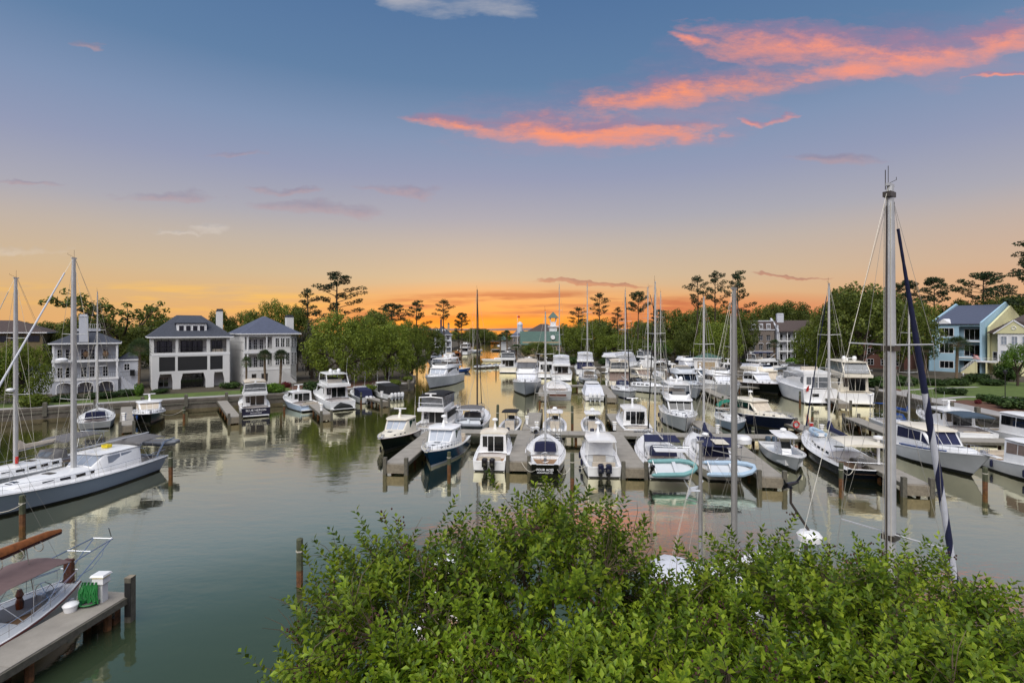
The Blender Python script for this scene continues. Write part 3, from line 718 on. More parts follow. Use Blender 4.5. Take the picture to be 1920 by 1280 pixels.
def flybridge(r, H, X, kind, t0, t1, w, zt, top, B, L):
    x0 = X(t0)-(.10*L if kind != 'small' else 0); x1 = X(t1)-1.2
    c = Cab(r, 'flybridge', [(x0, w(t0)*.98, w(t0)*1.0, zt-.1, zt+.35), (lerp(x0, x1, .5), w(t0)*.98, w(t0)*.98, zt-.1, zt+.62), (x1-.4, w(t0)*.86, w(t0)*.8, zt-.1, zt+.75), (x1+.5, w(t0)*.55, w(t0)*.45, zt-.1, zt+.12)], top, .0, .06)
    mb = MB(); z = zt+.64
    ws = [(x1-.5, -w(t0)*.82, z), (x1-.15, -w(t0)*.5, z), (x1-.15, w(t0)*.5, z), (x1-.5, w(t0)*.82, z)]
    mb.loft([[(a-.25, b*.97, c_+.45) for a, b, c_ in ws], ws], closed=False); mb.build('bridge_windscreen', GLASS, r, False)
    mb = MB(); mb.box(lerp(x0, x1, .35), lerp(x0, x1, .35)+.5, -w(t0)*.6, w(t0)*.6, zt+.3, zt+1.05); mb.build('helm_seat', CBEIGE, r, False)
    zr = zt+2.05
    if kind in ('hard', 'hardglass'):
        a0, a1 = lerp(x0, x1, .12), x1-.1
        slab(r, 'bridge_hardtop', [(a0, w(t0)*.85, zr), (lerp(a0, a1, .5), w(t0)*.95, zr+.04), (a1, w(t0)*.72, zr)], top, .11)
        mb = MB()
        for sd in (1, -1):
            mb.obox((x0+.5, sd*w(t0)*.9, zt+.3), (a0+.7, sd*w(t0)*.84, zr+.02), .3, .09, (0, 1, 0)); mb.tube([(x1-.3, sd*w(t0)*.8, zt+.7), (a1-.5, sd*w(t0)*.76, zr)], .05, 5)
        mb.build('hardtop_leg', top, r)
        if kind == 'hardglass':
            mb = MB(); q = w(t0)*.8
            mb.loft([[(x1-.25, -q, zt+.72), (x1-.25, q, zt+.72), (x0+.7, q*1.1, zt+.5), (x0+.7, -q*1.1, zt+.5)], [(a1-.35, -q*.92, zr), (a1-.35, q*.92, zr), (a0+.4, q, zr), (a0+.4, -q, zr)]], cap=False); mb.build('clear_enclosure', CLEAR, r, False)
        radar(r, lerp(a0, a1, .4), 0, zr+.18, 'bar'); radar(r, lerp(a0, a1, .3), -.7, zr+.14, 'sat'); radar(r, lerp(a0, a1, .3), .7, zr+.14, 'sat')
        antenna(r, a0+.5, -w(t0)*.8, zr, 3.0, -.8); 
    elif kind in ('bim_black', 'bim_navy', 'bim_clear', 'bim_white'):
        m = {'bim_black': CBLACK, 'bim_navy': CNAVY, 'bim_clear': CBEIGE, 'bim_white': CWHITE}[kind]
        bimini(r, lerp(x0, x1, .1), x1-.2, w(t0)*.9, zr, m, True, zt+.5)
        if kind in ('bim_clear', 'bim_white', 'bim_black'):
            mb = MB(); q = w(t0)*.84; a0, a1 = lerp(x0, x1, .15), x1-.35
            mb.loft([[(a1+.1, -q, zt+.6), (a1+.1, q, zt+.6), (a0, q*1.05, zt+.4), (a0, -q*1.05, zt+.4)], [(a1, -q*.98, zr-.2), (a1, q*.98, zr-.2), (a0, q, zr-.2), (a0, -q, zr-.2)]], cap=False)
            mb.build('clear_enclosure', CWHITE if kind == 'bim_white' else CLEAR, r, False)
        mb = MB(); ax = x0+.35; q = w(t0)*.93
        mb.tube([(ax, -q, zt+.3), (ax-.25, -q*.92, zt+1.75), (ax-.3, 0, zt+1.85), (ax-.25, q*.92, zt+1.75), (ax, q, zt+.3)], .08, 6); mb.build('radar_arch', top, r)
        radar(r, ax-.25, 0, zt+1.9, 'bar')
    elif kind == 'cover':
        mb = MB(); q = w(t0)*.9
        mb.loft([[(x1+.2, -q*.7, zt+.3), (x1+.2, q*.7, zt+.3), (x0, q, zt+.3), (x0, -q, zt+.3)], [(x1-.5, -q*.6, zt+1.0), (x1-.5, q*.6, zt+1.0), (x0+.3, q*.85, zt+.95), (x0+.3, -q*.85, zt+.95)]]); mb.build('bridge_cover', CWHITE, r)
    mb = MB()
    for sd in (1, -1):
        mb.tube([(x0+.05, sd*w(t0)*.95, zt+.35), (x0+.05, sd*w(t0)*.95, zt+1.0), (lerp(x0, x1, .45), sd*w(t0)*.95, zt+1.0), (lerp(x0, x1, .5), sd*w(t0)*.95, zt+.6)], .022, 4)
    mb.tube([(x0+.05, -w(t0)*.95, zt+1.0), (x0+.05, w(t0)*.95, zt+1.0)], .022, 4); mb.build('bridge_rail', STEEL, r)
    if t0 > .12:
        mb = MB(); y = w(t0)*.55
        for sd in (-.22, .22): mb.tube([(X(t0)-.85, y+sd, .6), (X(t0)-.35, y+sd, zt+.2)], .025, 4)
        for k in range(6): mb.tube([(lerp(X(t0)-.85, X(t0)-.35, k/6), y-.22, lerp(.6, zt, k/6)), (lerp(X(t0)-.85, X(t0)-.35, k/6), y+.22, lerp(.6, zt, k/6))], .02, 4)
        mb.build('ladder', STEEL, r)
# ------------------------- centre console
def console(label, spec, L=9, B=2.8, m=WHITE, topm=WHITE, outb=2, obm=NAVY, group='centre console fishing boats', hard=True, cover=None, cushion=CBEIGE, boot=ANTIF, z=2.75, rods=0, name='centre_console_boat', fb=1.35):
    global GRP; GRP = group; loc, rz = place(spec, L); r = sized(thing(name, label, 'fishing boat', loc, rz, group), group)
    H = Hull(r, L, B, .85, fb, m, rake=.12, boot=boot, tw=.88, p=2.6); X = lambda t: -L/2+L*t
    H.deck(WHITE, .80); H.cockpit(.06, .82, .42, .26, WHITE, LGREY)
    mb = MB(); mb.loft([[(X(.46), -.5, .4), (X(.46), .5, .4), (X(.62), .45, .4), (X(.62), -.45, .4)], [(X(.48), -.48, 1.5), (X(.48), .48, 1.5), (X(.56), .42, 1.55), (X(.56), -.42, 1.55)]]); mb.build('console', WHITE, r, angle=30)
    mb = MB(); panel(mb, [(X(.565), -.46, 1.5), (X(.565), .46, 1.5), (X(.52), .44, 2.1), (X(.52), -.44, 2.1)]); mb.build('windscreen', GLASS, r, False)
    mb = MB(); mb.box(X(.34), X(.40), -.6, .6, .42, 1.25); mb.box(X(.34)-.05, X(.34)+.04, -.6, .6, 1.25, 1.65); mb.build('helm_seat', cushion, r, False)
    mb = MB(); mb.loft([[(X(.68), -.75, .42), (X(.68), .75, .42), (X(.8), .5, .42), (X(.8), -.5, .42)], [(X(.68), -.75, .85), (X(.68), .75, .85), (X(.8), .5, .85), (X(.8), -.5, .85)]]); mb.build('bow_cushion', cushion, r, False)
    if topm:
        slab(r, 'hardtop', [(X(.30), 1.0, z), (X(.45), 1.1, z+.04), (X(.60), 1.0, z+.02), (X(.64), .8, z-.02)], topm, .07, .05)
        posts(r, 'hardtop_post', [((X(.47), sd*.62, .5), (X(.43), sd*.72, z)) for sd in (1, -1)]+[((X(.60), sd*.55, .5), (X(.57), sd*.68, z)) for sd in (1, -1)], .035, DKALLOY if topm in (CBLACK, CSLATE) else STEEL)
        if hard: radar(r, X(.45), 0, z+.1, 'dome')
    for i in range(rods): antenna(r, X(.42), (-1)**i*1.0, z, 5, -.8, r=.018)
    for i in range(outb): outboard(r, -L/2-.3, (i-(outb-1)/2)*.68, .12, obm, 1.1)
    if cover:
        mb = MB(); a = H.hb(.2)-.08
        mb.loft([[(X(.03), -a, .9), (X(.03), a, .9), (X(.66), a*.95, 1.1), (X(.66), -a*.95, 1.1)], [(X(.10), -a*.8, z-.35), (X(.10), a*.8, z-.35), (X(.56), a*.7, z), (X(.56), -a*.7, z)]]); mb.build('boat_cover', cover, r)
    mb = MB(); 
    for sd in (1, -1): mb.tube([(X(t), sd*(H.hb(t)-.1), H.sheer(t)+(.35 if .72 < t < .97 else .02)) for t in (.66, .72, .8, .9, .96)], .022, 4)
    mb.build('bow_rail', STEEL, r)
    return r, H
# ------------------------- sailing yacht
def yacht(label, spec, L=12, B=3.9, m=WHITE, group='sailing yachts berthed in the marina', mast_t=.58, mh=16, mm=ALLOY, mr=.10, jib=None, cover=None, boom=None, dodger=CNAVY, bim=None, deckm=WHITE, stripe=None, boot=ANTIF, spr=(.38, .68), rad=None, arch=False, mizzen=None, tw=.72, fs=1.1, fb=1.55, trunk=(.30, .74), wins=4, counter=.05, tin=0.0, name='sailing_yacht', rake=.10, wheel=True, cap=None, lifel=True, hatch=2, lean=0.0, jibr=.075, boomz=1.3, sprm=None, sw=1.1, coverr=.17, pilothouse=None, dodgm=None, jx=None):
    global GRP; GRP = group; loc, rz = place(spec, L); r = sized(thing(name, label, 'sailboat', loc, rz, group), group)
    H = Hull(r, L, B, fs, fb, m, tw=tw, tm=.45, rake=rake, counter=counter, p=1.9, q=1.0, sag=.12, boot=boot, stripe=stripe, wlb=.5, transom_in=tin, rub=cap)
    X = lambda t: -L/2+L*t; H.deck(deckm, .30, .05, .02); t0, t1 = trunk
    H.cockpit(0.02, .31, .62, .62 if B > 3.4 else .5, deckm, TEAK)
    w = lambda t: max(.25, min(H.hb(t)-.55, H.B*.32)); zs = lambda t: H.sheer(t)
    tc_ = Cab(r, 'coachroof', [(X(t0), w(t0), w(t0)-.12, zs(t0)-.05, zs(t0)+.55), (X(lerp(t0, t1, .5)), w(lerp(t0, t1, .5)), w(lerp(t0, t1, .5))-.14, zs(.5)-.05, zs(.5)+.5), (X(t1)-.4, w(t1), w(t1)-.16, zs(t1)-.05, zs(t1)+.32), (X(t1)+.3, w(t1)*.7, w(t1)*.5, zs(t1)-.05, zs(t1)+.04)], deckm, .1)
    for i in range(wins):
        a = lerp(X(t0)+.3, X(t1)-1.3, i/max(1, wins)); tc_.wins([(a, a+(X(t1)-X(t0)-1.4)/wins*.62, .35, .75)], GLASS)
    for i in range(hatch):
        x = lerp(X(t0)+1.5, X(t1)-.8, i/max(1, hatch-1) if hatch > 1 else .5); mb = MB(); panel(mb, [tc_.top(x, -.3), tc_.top(x+.55, -.3), tc_.top(x+.55, .3), tc_.top(x, .3)], off=.04); mb.build('deck_hatch', GLASS, r, False)
    mz = tc_.at(X(mast_t))[4] if t0 < mast_t < t1 else zs(mast_t)
    mast(r, X(mast_t), mz-.02, mh, mm, mr, spr, sw, H, jib, boom if boom is not None else L*.36, boomz, cover, rad, lean=lean, jibr=jibr, sprm=sprm, coverr=coverr, jx=jx)
    if mizzen: mast(r, X(mizzen[0]), zs(.2), mizzen[1], mm, mr*.75, (.55,), .7, H, None, L*.16, 1.5, cover, None, True, 'mizzen_mast', False, wind=False)
    if dodger:
        x = X(t0)+.25; ww = w(t0)*.86; z = zs(t0)+.5
        Cab(r, 'spray_hood', [(x-.9, ww, ww-.1, z-.1, z+.72), (x-.2, ww, ww-.1, z-.1, z+.76), (x+.65, ww*.9, ww*.6, z-.1, z+.1)], dodger, .1).front(x+.05, x+.5, [(-.7, -.05), (.05, .7)], CLEAR, 'spray_hood_window')
    if bim: bimini(r, X(.04), X(t0)-.2, H.hb(.15)*.82, fs+2.15, bim, True, fs)
    if arch:
        mb = MB(); a = H.hb(0.02)*.9; x = X(.02)
        mb.tube([(x+.4, -a, fs), (x, -a*.95, fs+2.2), (x, a*.95, fs+2.2), (x+.4, a, fs)], .035, 5); mb.tube([(x-.5, -a*.95, fs+2.2), (x-.5, a*.95, fs+2.2)], .03, 4); mb.tube([(x, 0, fs+2.2), (x, 0, fs+3.3)], .025, 4); mb.build('stern_arch', STEEL, r)
    if wheel:
        mb = MB(); x = X(.13); mb.box(x-.12, x+.12, -.14, .14, .6, 1.5)
        mb.tube([(x-.2, .5*math.cos(a*math.pi/6), 1.45+.5*math.sin(a*math.pi/6)) for a in range(13)], .022, 4)
        for a in range(3): mb.tube([(x-.2, .5*math.cos(a*math.pi/3), 1.45+.5*math.sin(a*math.pi/3)), (x-.2, -.5*math.cos(a*math.pi/3), 1.45-.5*math.sin(a*math.pi/3))], .014, 3)
        mb.build('steering_wheel', STEEL, r)
    if lifel:
        H.rail(.03, .975, .62, 11, .1, .016, True, True, 'lifeline'); H.rail(.9, .99, .7, 3, .08, .024, True, True, 'pulpit_rail')
        mb = MB(); a = H.hb(.02)-.08
        mb.tube([(X(.12), -H.hb(.12)+.08, fs+.65), (X(.015), -a, fs+.65), (X(.015), a, fs+.65), (X(.12), H.hb(.12)-.08, fs+.65)], .024, 4); mb.build('stern_rail', STEEL, r)
    if pilothouse:
        a, b, hz, gm = pilothouse; ww = min(H.hb(.45)*.72, H.hb(b)*.8); z = zs(.4)
        ph = Cab(r, 'deckhouse', [(X(a), ww*.96, ww*.86, z-.05, z+hz), (X(b)-1.2, ww, ww*.84, z-.05, z+hz+.04), (X(b), ww*.92, ww*.72, z-.05, z+.55), (X(b)+.4, ww*.8, ww*.6, z-.05, z+.3)], WHITE, .1)
        q = (X(b)-1.3-X(a)-.9)/2
        ph.wins([(X(a)+.9, X(a)+.9+q-.12, .48, .88), (X(a)+.9+q, X(b)-1.3, .48, .88)], gm)
        ph.front(X(b)-1.12, X(b)-.12, [(-.88, -.32), (-.27, .27), (.32, .88)], PGLASS)
        slab(r, 'deckhouse_roof', [(X(a)-.2, ww*.86, z+hz+.01), (X(b)-1.5, ww*.88, z+hz+.06), (X(b)-.85, ww*.75, z+hz+.02)], WHITE, .09, .08)
        for x in (X(lerp(a, b, .3)), X(lerp(a, b, .55))):
            mb = MB(); mb.box(x, x+.6, -.35, .35, z+hz+.17, z+hz+.24); mb.build('deck_hatch', CBEIGE, r, False)
    return r, H
def dinghy(label, loc, rz, L=3.2, W=1.6, m=HYPG, motor=True, rx=0.0, floor=LGREY, cover=None, name='inflatable_dinghy'):
    r = thing(name, label, 'dinghy', loc, rz, 'inflatable dinghies carried by the yachts'); r.rotation_euler = (rx, 0, rz)
    q = .21; h = W/2-q; mb = MB()
    pts = [(-L/2, -h, 0), (-L/4, -h, 0), (L*.15, -h, .02), (L*.34, -h*.7, .1), (L*.45, -h*.25, .18), (L*.45, h*.25, .18), (L*.34, h*.7, .1), (L*.15, h, .02), (-L/4, h, 0), (-L/2, h, 0)]
    mb.tube(pts, q, 8)
    for sd in (1, -1): mb.sph((-L/2-.08, sd*h, 0), q*.85, 8, 4, 1, 1.6)
    mb.build('tube', m, r)
    mb = MB(); mb.prism([(-L/2+.05, -h), (L*.2, -h), (L*.42, 0), (L*.2, h), (-L/2+.05, h)], -.2, -.08); mb.build('floor', floor, r, False)
    mb = MB(); mb.box(-L/2+.02, -L/2+.09, -h, h, -.22, .2); mb.build('transom', WHITE, r, False)
    mb = MB(); mb.box(-.2, .12, -h, h, .05, .12); mb.build('seat', floor, r, False)
    if motor: outboard(r, -L/2-.05, 0, -.3, BLACK, .62)
    if cover:
        mb = MB(); mb.loft([[(-L/2, -h-q, .1), (-L/2, 0, .32), (-L/2, h+q, .1)], [(L*.1, -h-q, .12), (L*.1, 0, .36), (L*.1, h+q, .12)], [(L*.5, -.2, .2), (L*.52, 0, .3), (L*.5, .2, .2)]], closed=False); mb.build('dinghy_cover', cover, r)
    return r
def on(H, x, y, z):
    """world point of boat-local coordinates"""
    r = H.root; c, s = math.cos(r.rotation_euler.z), math.sin(r.rotation_euler.z)
    k = r.scale.x; x, y, z = x*k, y*k, z*k
    return Vector((r.location.x+x*c-y*s, r.location.y+x*s+y*c, r.location.z+z))
# ------------------------------------------------------------------ left bank berths
GL = 'boats moored along the house side sea wall'
r, H = yacht('large grey-blue sloop with white deckhouse, dinghy hung at its stern', ('stern', 283, 876, 190), 17.5, 5.0, BLUEGREY, GL, .44, 18.2, ALLOY, .18, CWHITE, None, 7.4, None, None, stripe=None, spr=(.33, .64), rad=None, fs=1.35, fb=2.0, trunk=(.30, .74), wins=5, wheel=True, pilothouse=(.16, .42, 1.45, PGLASS), hatch=3, sw=1.6, rake=.08, tw=.78, jibr=.12, boomz=1.6, cap=WHITE)
p = on(H, 3.2, 0, 9.9); mb = MB(); mb.box(-.2, 1.1, -.08, .08, -.06, 0); mb.lathe((1.0, 0, 0), [(.1, 0), (.42, .04), (.44, .22), (.3, .34), (.05, .38)], 10); mb.xf(Matrix.Translation((-1.05, 0, 11.2))).build('radar', WHITE, H.root)
bimini(H.root, -8.5, -5.6, 1.9, 3.35, CGREY, True, 1.3)
posts(H.root, 'davit', [((-8.2, s, 1.3), (-9.1, s, 2.6)) for s in (-1.2, 1.2)]+[((-9.1, s, 2.6), (-10.4, s, 2.75)) for s in (-1.2, 1.2)], .06)
mb = MB(); mb.box(-4.3, -3.8, -.3, .3, 3.1, 3.36); mb.build('horseshoe_buoy', YELLOW, H.root, False)
dinghy('grey inflatable dinghy under striped cover hanging behind the grey-blue sloop', on(H, -10.0, 0, 2.25), H.root.rotation_euler.z+R(90), 4.0, 1.9, HYPG, cover=CGREY, motor=False)
r, H = yacht('white sloop with beige sail cover and grey canvas beside the grey-blue sloop', ('stern', 178, 866, 189), 15, 4.4, WHITE, GL, .50, 17, ALLOY, .15, CBEIGE, CBEIGE, 6.2, CGREY, CGREY, arch=True, wins=5, sw=1.4, coverr=.3, rad=6.8)
posts(H.root, 'fire_extinguisher', [((.3, .5, 1.9), (.3, .5, 2.5))], .12, RED, 7)
yacht('small white centre cockpit yacht moored stern-out below the balconied grey house', ('stern', 178, 806, -37), 13, 4.2, WHITE, GL, .60, 18, ALLOY, .1, None, None, 4.6, CNAVY, None, arch=False, tw=.80, wins=3, hatch=4, sw=1.2, trunk=(.12, .7), wheel=False)
r, H = cruiser('black hulled picnic boat with white cabin and beige windscreen cover', ('bow', 283, 798, 143), 12, 4.1, BLACK, WHITE, GL, wh=(.36, .62), glass=CBEIGE, rad='bar', portl=2, hatches=1, ant=0, outb=0)
fenders(r, H, [1.5, 3.0], CBLUE, -1, .9)
r, H = cruiser('trawler yacht with navy transom lettered in white and tan flybridge enclosure', ('stern', 480, 781, -30), 13.5, 4.5, WHITE, WHITE, GL, wh=(.18, .62), bridge='bim_clear', rad=None, platform=True, roofx=(.1, 0), side_w=3, cat='trawler yacht', fs=1.4, fb=2.1, hts=2.1, rub=MAHOG)
mb = MB(); mb.box(-6.9, -6.77, -1.98, 1.98, .25, 1.45); o = mb.build('transom_board', NAVY, r, False)
Mt = Matrix.Translation((-6.92, 0, .92)) @ Matrix.Rotation(R(-90), 4, 'Z') @ Matrix.Rotation(R(90), 4, 'X')
text('BLUE HERON', .48, WHITE, o, Mt); text('HILTON HEAD', .24, WHITE, o, Matrix.Translation((0, 0, -.36)) @ Mt)
mb = MB(); mb.tube([(-4.5, 1.0+.32*math.cos(a*math.pi/6), 4.1+.32*math.sin(a*math.pi/6)) for a in range(13)], .08, 6); mb.build('life_ring', WHITE, r)
r, H = cruiser('pale blue lobster style cruiser with script lettering on its transom', ('stern', 584, 770, -42), 13, 4.2, PALEBLUE, WHITE, GL, wh=(.34, .62), rad='bar', hatches=1)
text('Southern Bell', .55, CNAVY, r, Matrix.Translation((-6.56, .2, .72)) @ Matrix.Rotation(R(-90), 4, 'Z') @ Matrix.Rotation(R(90), 4, 'X'))
r, H = cruiser('white sport yacht with twin satellite domes and covered jet ski on its stern', ('stern', 643, 768, -35), 17, 4.9, WHITE, WHITE, GL, wh=(.24, .62), bridge='hard', rad=None, fs=1.5, fb=2.5, hts=2.3, cat='motor yacht', portl=3, wmul=.86, roofx=(.05, 0))
mb = MB(); mb.loft([[(-9.1, y, .36), (-9.1, y, .36+h*.6), (-8.7, y, .36+h), (-8.35, y, .36+h*.7), (-8.25, y, .36)] for y, h in ((-1.6, .2), (-1.1, .55), (-.2, .8), (.5, 1.0), (1.1, .6), (1.6, .2))]); o = mb.build('jet_ski', CBLACK, None); o.parent = None
o.location = r.location; o.rotation_euler = r.rotation_euler; tag(o, 'jet ski under black cover on the swim platform of the sport yacht', 'jet ski')
cruiser('small express boat with navy cockpit cover and two white outboards', ('stern', 690, 756, -35), 9.5, 3.1, WHITE, WHITE, GL, wh=(.46, .62), outb=2, obm=WHITE, back_canvas=CNAVY, rad=None, ant=2, rail=False, platform=False, hts=1.8)
cruiser('express boat with black cockpit cover and four white outboards', ('stern', 743, 749, -38), 12, 3.7, WHITE, WHITE, GL, wh=(.48, .66), outb=4, obm=WHITE, back_canvas=CBLACK, rad=None, ant=2, platform=False, hts=2.0)
r, H = cruiser('large pale motor yacht with long black hull windows at the channel mouth', ('bow', 798, 731, 191), 23, 5.8, WHITE, WHITE, GL, wh=(.22, .64), bridge='hard', rad=None, fs=2.1, fb=3.0, hts=2.3, cat='motor yacht', wglass=PGLASS, wmul=.88, portl=0)
for sd in (1, -1):
    mb = MB(); panel(mb, [H.pt(.40, .60, sd, .02), H.pt(.72, .66, sd, .02), H.pt(.76, .84, sd, .02), H.pt(.40, .84, sd, .02)], off=.04); mb.build('hull_window', GLASS, r, False)
# boats further up the narrow channel
GC = 'boats moored along the narrow channel'
cruiser('white motor yacht beneath the last oak at the channel bank', ('bow', 806, 689, 186), 15, 4.8, WHITE, WHITE, GC, bridge='cover', fs=1.5, fb=2.2, rad=None)
cruiser('white flybridge yacht with rounded dark windows in the channel', ('stern', 836, 682, 8), 16, 5, WHITE, WHITE, GC, wh=(.2, .62), bridge='small', fs=1.5, fb=2.2, rad=None)
cruiser('varnished brown cabin boat at the channel bank', ('stern', 852, 674, 8), 13, 4.2, MAHOG, CTAN, GC, fs=1.3, fb=1.8)
cruiser('tall white yacht with radar mast near the far channel bend', ('stern', 868, 665, 8), 20, 5.6, WHITE, WHITE, GC, wh=(.2, .62), bridge='hard', fs=1.8, fb=2.6, rad=None)
yacht('grey yacht lying across the channel by the low point', ('bow', 905, 661, 75), 14, 4, LGREY, GC, mh=17, wins=3)
cruiser('black hulled boat with white top at the far channel dock', ('stern', 922, 658, 80), 15, 4.5, BLACK, WHITE, GC, bridge='cover', rad=None)
console('bright blue skiff beside the large pale motor yacht', ('stern', 846, 697, 80), 6.5, 2.4, CBLUE, None, 1, CBLUE, GC, cushion=CBLUE)
r, H = yacht('low white racing yacht lying across the narrow channel', ('bow', 985, 678, 95), 19, 3.2, CREAM, GC, mh=1, boom=0, dodger=None, wheel=False, wins=1, lifel=False, spr=(.5,)); LOWR = r
# ------------------------------------------------------------------ near row, south of the first walkway
GN = 'boats in the near row of slips'
r, H = cruiser('dark navy hulled cruiser with cream cabin and green side glass', ('bow', 712, 852, 187), 12.5, 4.0, BLACK, CREAM, GN, glass=GGLASS, wglass=PGLASS, rad='bar', rub=MAHOG, hts=2.1, portl=3, hatches=1, rail=False)
r, H = cruiser('teal blue hulled cruiser with cream deck and grey windscreen cover', ('bow', 800, 884, 187), 12.5, 4.1, TEAL, WHITE, GN, wglass=PGLASS, glass=GGLASS, hts=2.2, deckm=CREAM, fb=1.95, rad='dome', boot=WHITE, hatches=2)
r, H = cruiser('white flybridge cruiser with black bimini behind the green windowed cruiser', ('stern', 800, 822, 11), 14, 4.6, WHITE, WHITE, GN, wh=(.2, .60), bridge='bim_black', rad=None, fs=1.4, fb=2.2, glass=SHUT)
text('Sea Chelle', .42, CNAVY, r, Matrix.Translation((-7.06, 0, .95)) @ Matrix.Rotation(R(-90), 4, 'Z') @ Matrix.Rotation(R(90), 4, 'X'))
r, H = yacht('pale grey sloop with dark mast and grey dinghy on its stern davits', ('stern', 878, 814, 4), 14, 4.3, LGREY, GN, .62, 18.2, DKALLOY, .12, CBLACK, None, 0, CGREY, CGREY, arch=True, tw=.85, sw=1.3)
dinghy('grey inflatable dinghy slung across the stern of the pale grey sloop', on(H, -7.5, 0, 1.7), H.root.rotation_euler.z+R(90), 3.5, 1.7, HYPG, True, R(-30))
cruiser('white hardtop express boat with two black outboards and bulkhead doors', ('stern', 917, 884, 5), 10.5, 3.55, WHITE, WHITE, GN, wh=(.30, .64), outb=2, obm=BLACK, hts=2.2, rad='dome', glass=GLASS, platform=False, ant=0, roofm=CREAM)
console('grey centre console with dark canvas top and two navy outboards', ('stern', 948, 820, 9), 9, 2.7, LGREY, CBLACK, 2, NAVY, GN, False, boot=None)
r, H = yacht('black hulled cutter seen from its name-lettered stern with navy spray hood', ('stern', 1022, 893, 4), 13, 4.1, BLACK, GN, .56, 14.2, ALLOY, .11, None, None, 4.2, CNAVY, None, tw=.62, cap=CREAM, sw=1.2, trunk=(.34, .76), hatch=2, dodgm=CNAVY)
Mt = Matrix.Translation((-7.18, 0, .72)) @ Matrix.Rotation(R(-90), 4, 'Z') @ Matrix.Rotation(R(70), 4, 'X')
text('FOUR ACES', .30, WHITE, r, Mt); text('ANNAPOLIS MD', .20, WHITE, r, Matrix.Translation((.08, 0, -.26)) @ Mt)
r, H = console('white centre console with wide hardtop and three white outboards', ('stern', 1040, 822, 5), 9.8, 3.1, WHITE, WHITE, 3, WHITE, GN, True)
r, H = cruiser('white hardtop fishing boat with two navy outboards and dark emblem on its transom', ('stern', 1133, 896, 3), 10.2, 3.5, WHITE, WHITE, GN, wh=(.40, .64), outb=2, obm=NAVY, doors=False, hts=2.2, rad='dome', platform=False, wglass=PGLASS, glass=CLEAR, floor=LGREY, hardtop_ext=2.6, rub=LGREY)
mb = MB(); e = [(-.34, -.1), (-.12, .18), (.02, .06), (.16, .12), (.34, -.1), (.2, -.06), (.12, .02), (-.02, -.08), (-.14, .02), (-.22, -.1)]
mb.loft([[(-5.14, -y, z+.85) for y, z in e], [(-5.17, -y, z+.85) for y, z in e]]); mb.box(-5.17, -5.14, -.3, .3, .66, .71); mb.build('transom_emblem', CNAVY, r, False)
mb = MB(); mb.box(-.5, .2, -.7, -.2, .55, 1.7); mb.box(-1.3, -.8, -.6, .6, .55, 1.15); mb.build('helm_station', CBEIGE, r, False)
console('white centre console with slim tower and two navy outboards', ('stern', 1115, 822, 5), 9.6, 3.0, WHITE, WHITE, 2, NAVY, GN, True, cushion=CBEIGE, z=2.6, rods=2)
r, H = cruiser('white cabin boat with wide dark cockpit doors and navy transom', ('stern', 1197, 823, 4), 11.5, 4.0, WHITE, WHITE, GN, wh=(.2, .62), hts=2.3, rad='bar', fs=1.3, fb=2.0)
mb = MB(); mb.box(-5.86, -5.77, -1.5, 1.5, .35, 1.05); mb.build('transom_board', NAVY, r, False)
r, H = yacht('white ketch with navy canvas and teal dinghy lashed across its broad stern', ('stern', 1258, 904, 7), 15, 4.6, WHITE, GN, .62, 17.5, ALLOY, .11, CBLACK, None, 4.8, CNAVY, None, tw=.80, tin=.05, arch=True, jibr=.09, sw=1.3)
mb = MB(); a = 1.7; mb.loft([[(-3.0, -a, 2.7), (-3.0, a, 2.7), (-1.0, a*.9, 2.95), (-1.0, -a*.9, 2.95)], [(-3.0, -a, 2.78), (-3.0, a, 2.78), (-1.0, a*.9, 3.03), (-1.0, -a*.9, 3.03)]]); mb.build('bimini_top', CNAVY, r)
posts(r, 'bimini_frame', [((-2.9, s*1.7, 1.2), (-2.9, s*1.7, 2.7)) for s in (1, -1)]+[((-1.1, s*1.5, 1.2), (-1.1, s*1.5, 2.95)) for s in (1, -1)], .03)
mb = MB(); mb.box(-6.6, -5.2, -1.6, 1.2, 2.55, 2.62); mb.build('stern_hardtop', WHITE, r, False)
dinghy('teal inflatable dinghy tilted on the stern of the white ketch', on(H, -7.9, -.3, 1.45), H.root.rotation_euler.z-R(80), 4.0, 1.9, HYPA, True, R(40))
r, H = cruiser('white flybridge motor yacht with dark wraparound windscreen facing the walkway', ('bow', 1288, 816, 191), 16, 4.9, WHITE, WHITE, GN, wh=(.2, .60), bridge='hard', rad=None, fs=1.6, fb=2.3, hts=2.25, cat='motor yacht', wsv=.92)
r, H = yacht('cream ketch with navy cockpit canvas and pale blue dinghy at its stern', ('stern', 1362, 907, 9), 16, 4.6, CREAM, GN, .60, 15.8, ALLOY, .13, None, CNAVY, 4.4, CNAVY, None, tw=.62, wins=5, sw=1.3, cap=CREAM, coverr=.3)
mb = MB(); a = 1.7; mb.loft([[(-6.6, -a, 3.0), (-6.6, a, 3.0), (-3.0, a*.95, 3.15), (-3.0, -a*.95, 3.15)], [(-6.6, -a, 3.08), (-6.6, a, 3.08), (-3.0, a*.95, 3.23), (-3.0, -a*.95, 3.23)]]); mb.build('bimini_top', CNAVY, r)
mb = MB(); mb.box(-5.6, -4.4, -.6, .6, 3.25, 3.3); mb.box(-6.5, -5.8, -.6, .6, 3.25, 3.3); mb.build('solar_panel', CREAM, r, False)
posts(r, 'bimini_frame', [((x, s*1.65, 1.2), (x, s*1.65, 3.05)) for s in (1, -1) for x in (-6.4, -4.8, -3.1)], .03)
radar(r, -3.6, .9, 3.2)
dinghy('pale blue inflatable dinghy hung across the stern of the cream ketch', on(H, -8.4, -.4, 1.5), H.root.rotation_euler.z-R(84), 4.2, 1.8, HYPB, False, R(34))
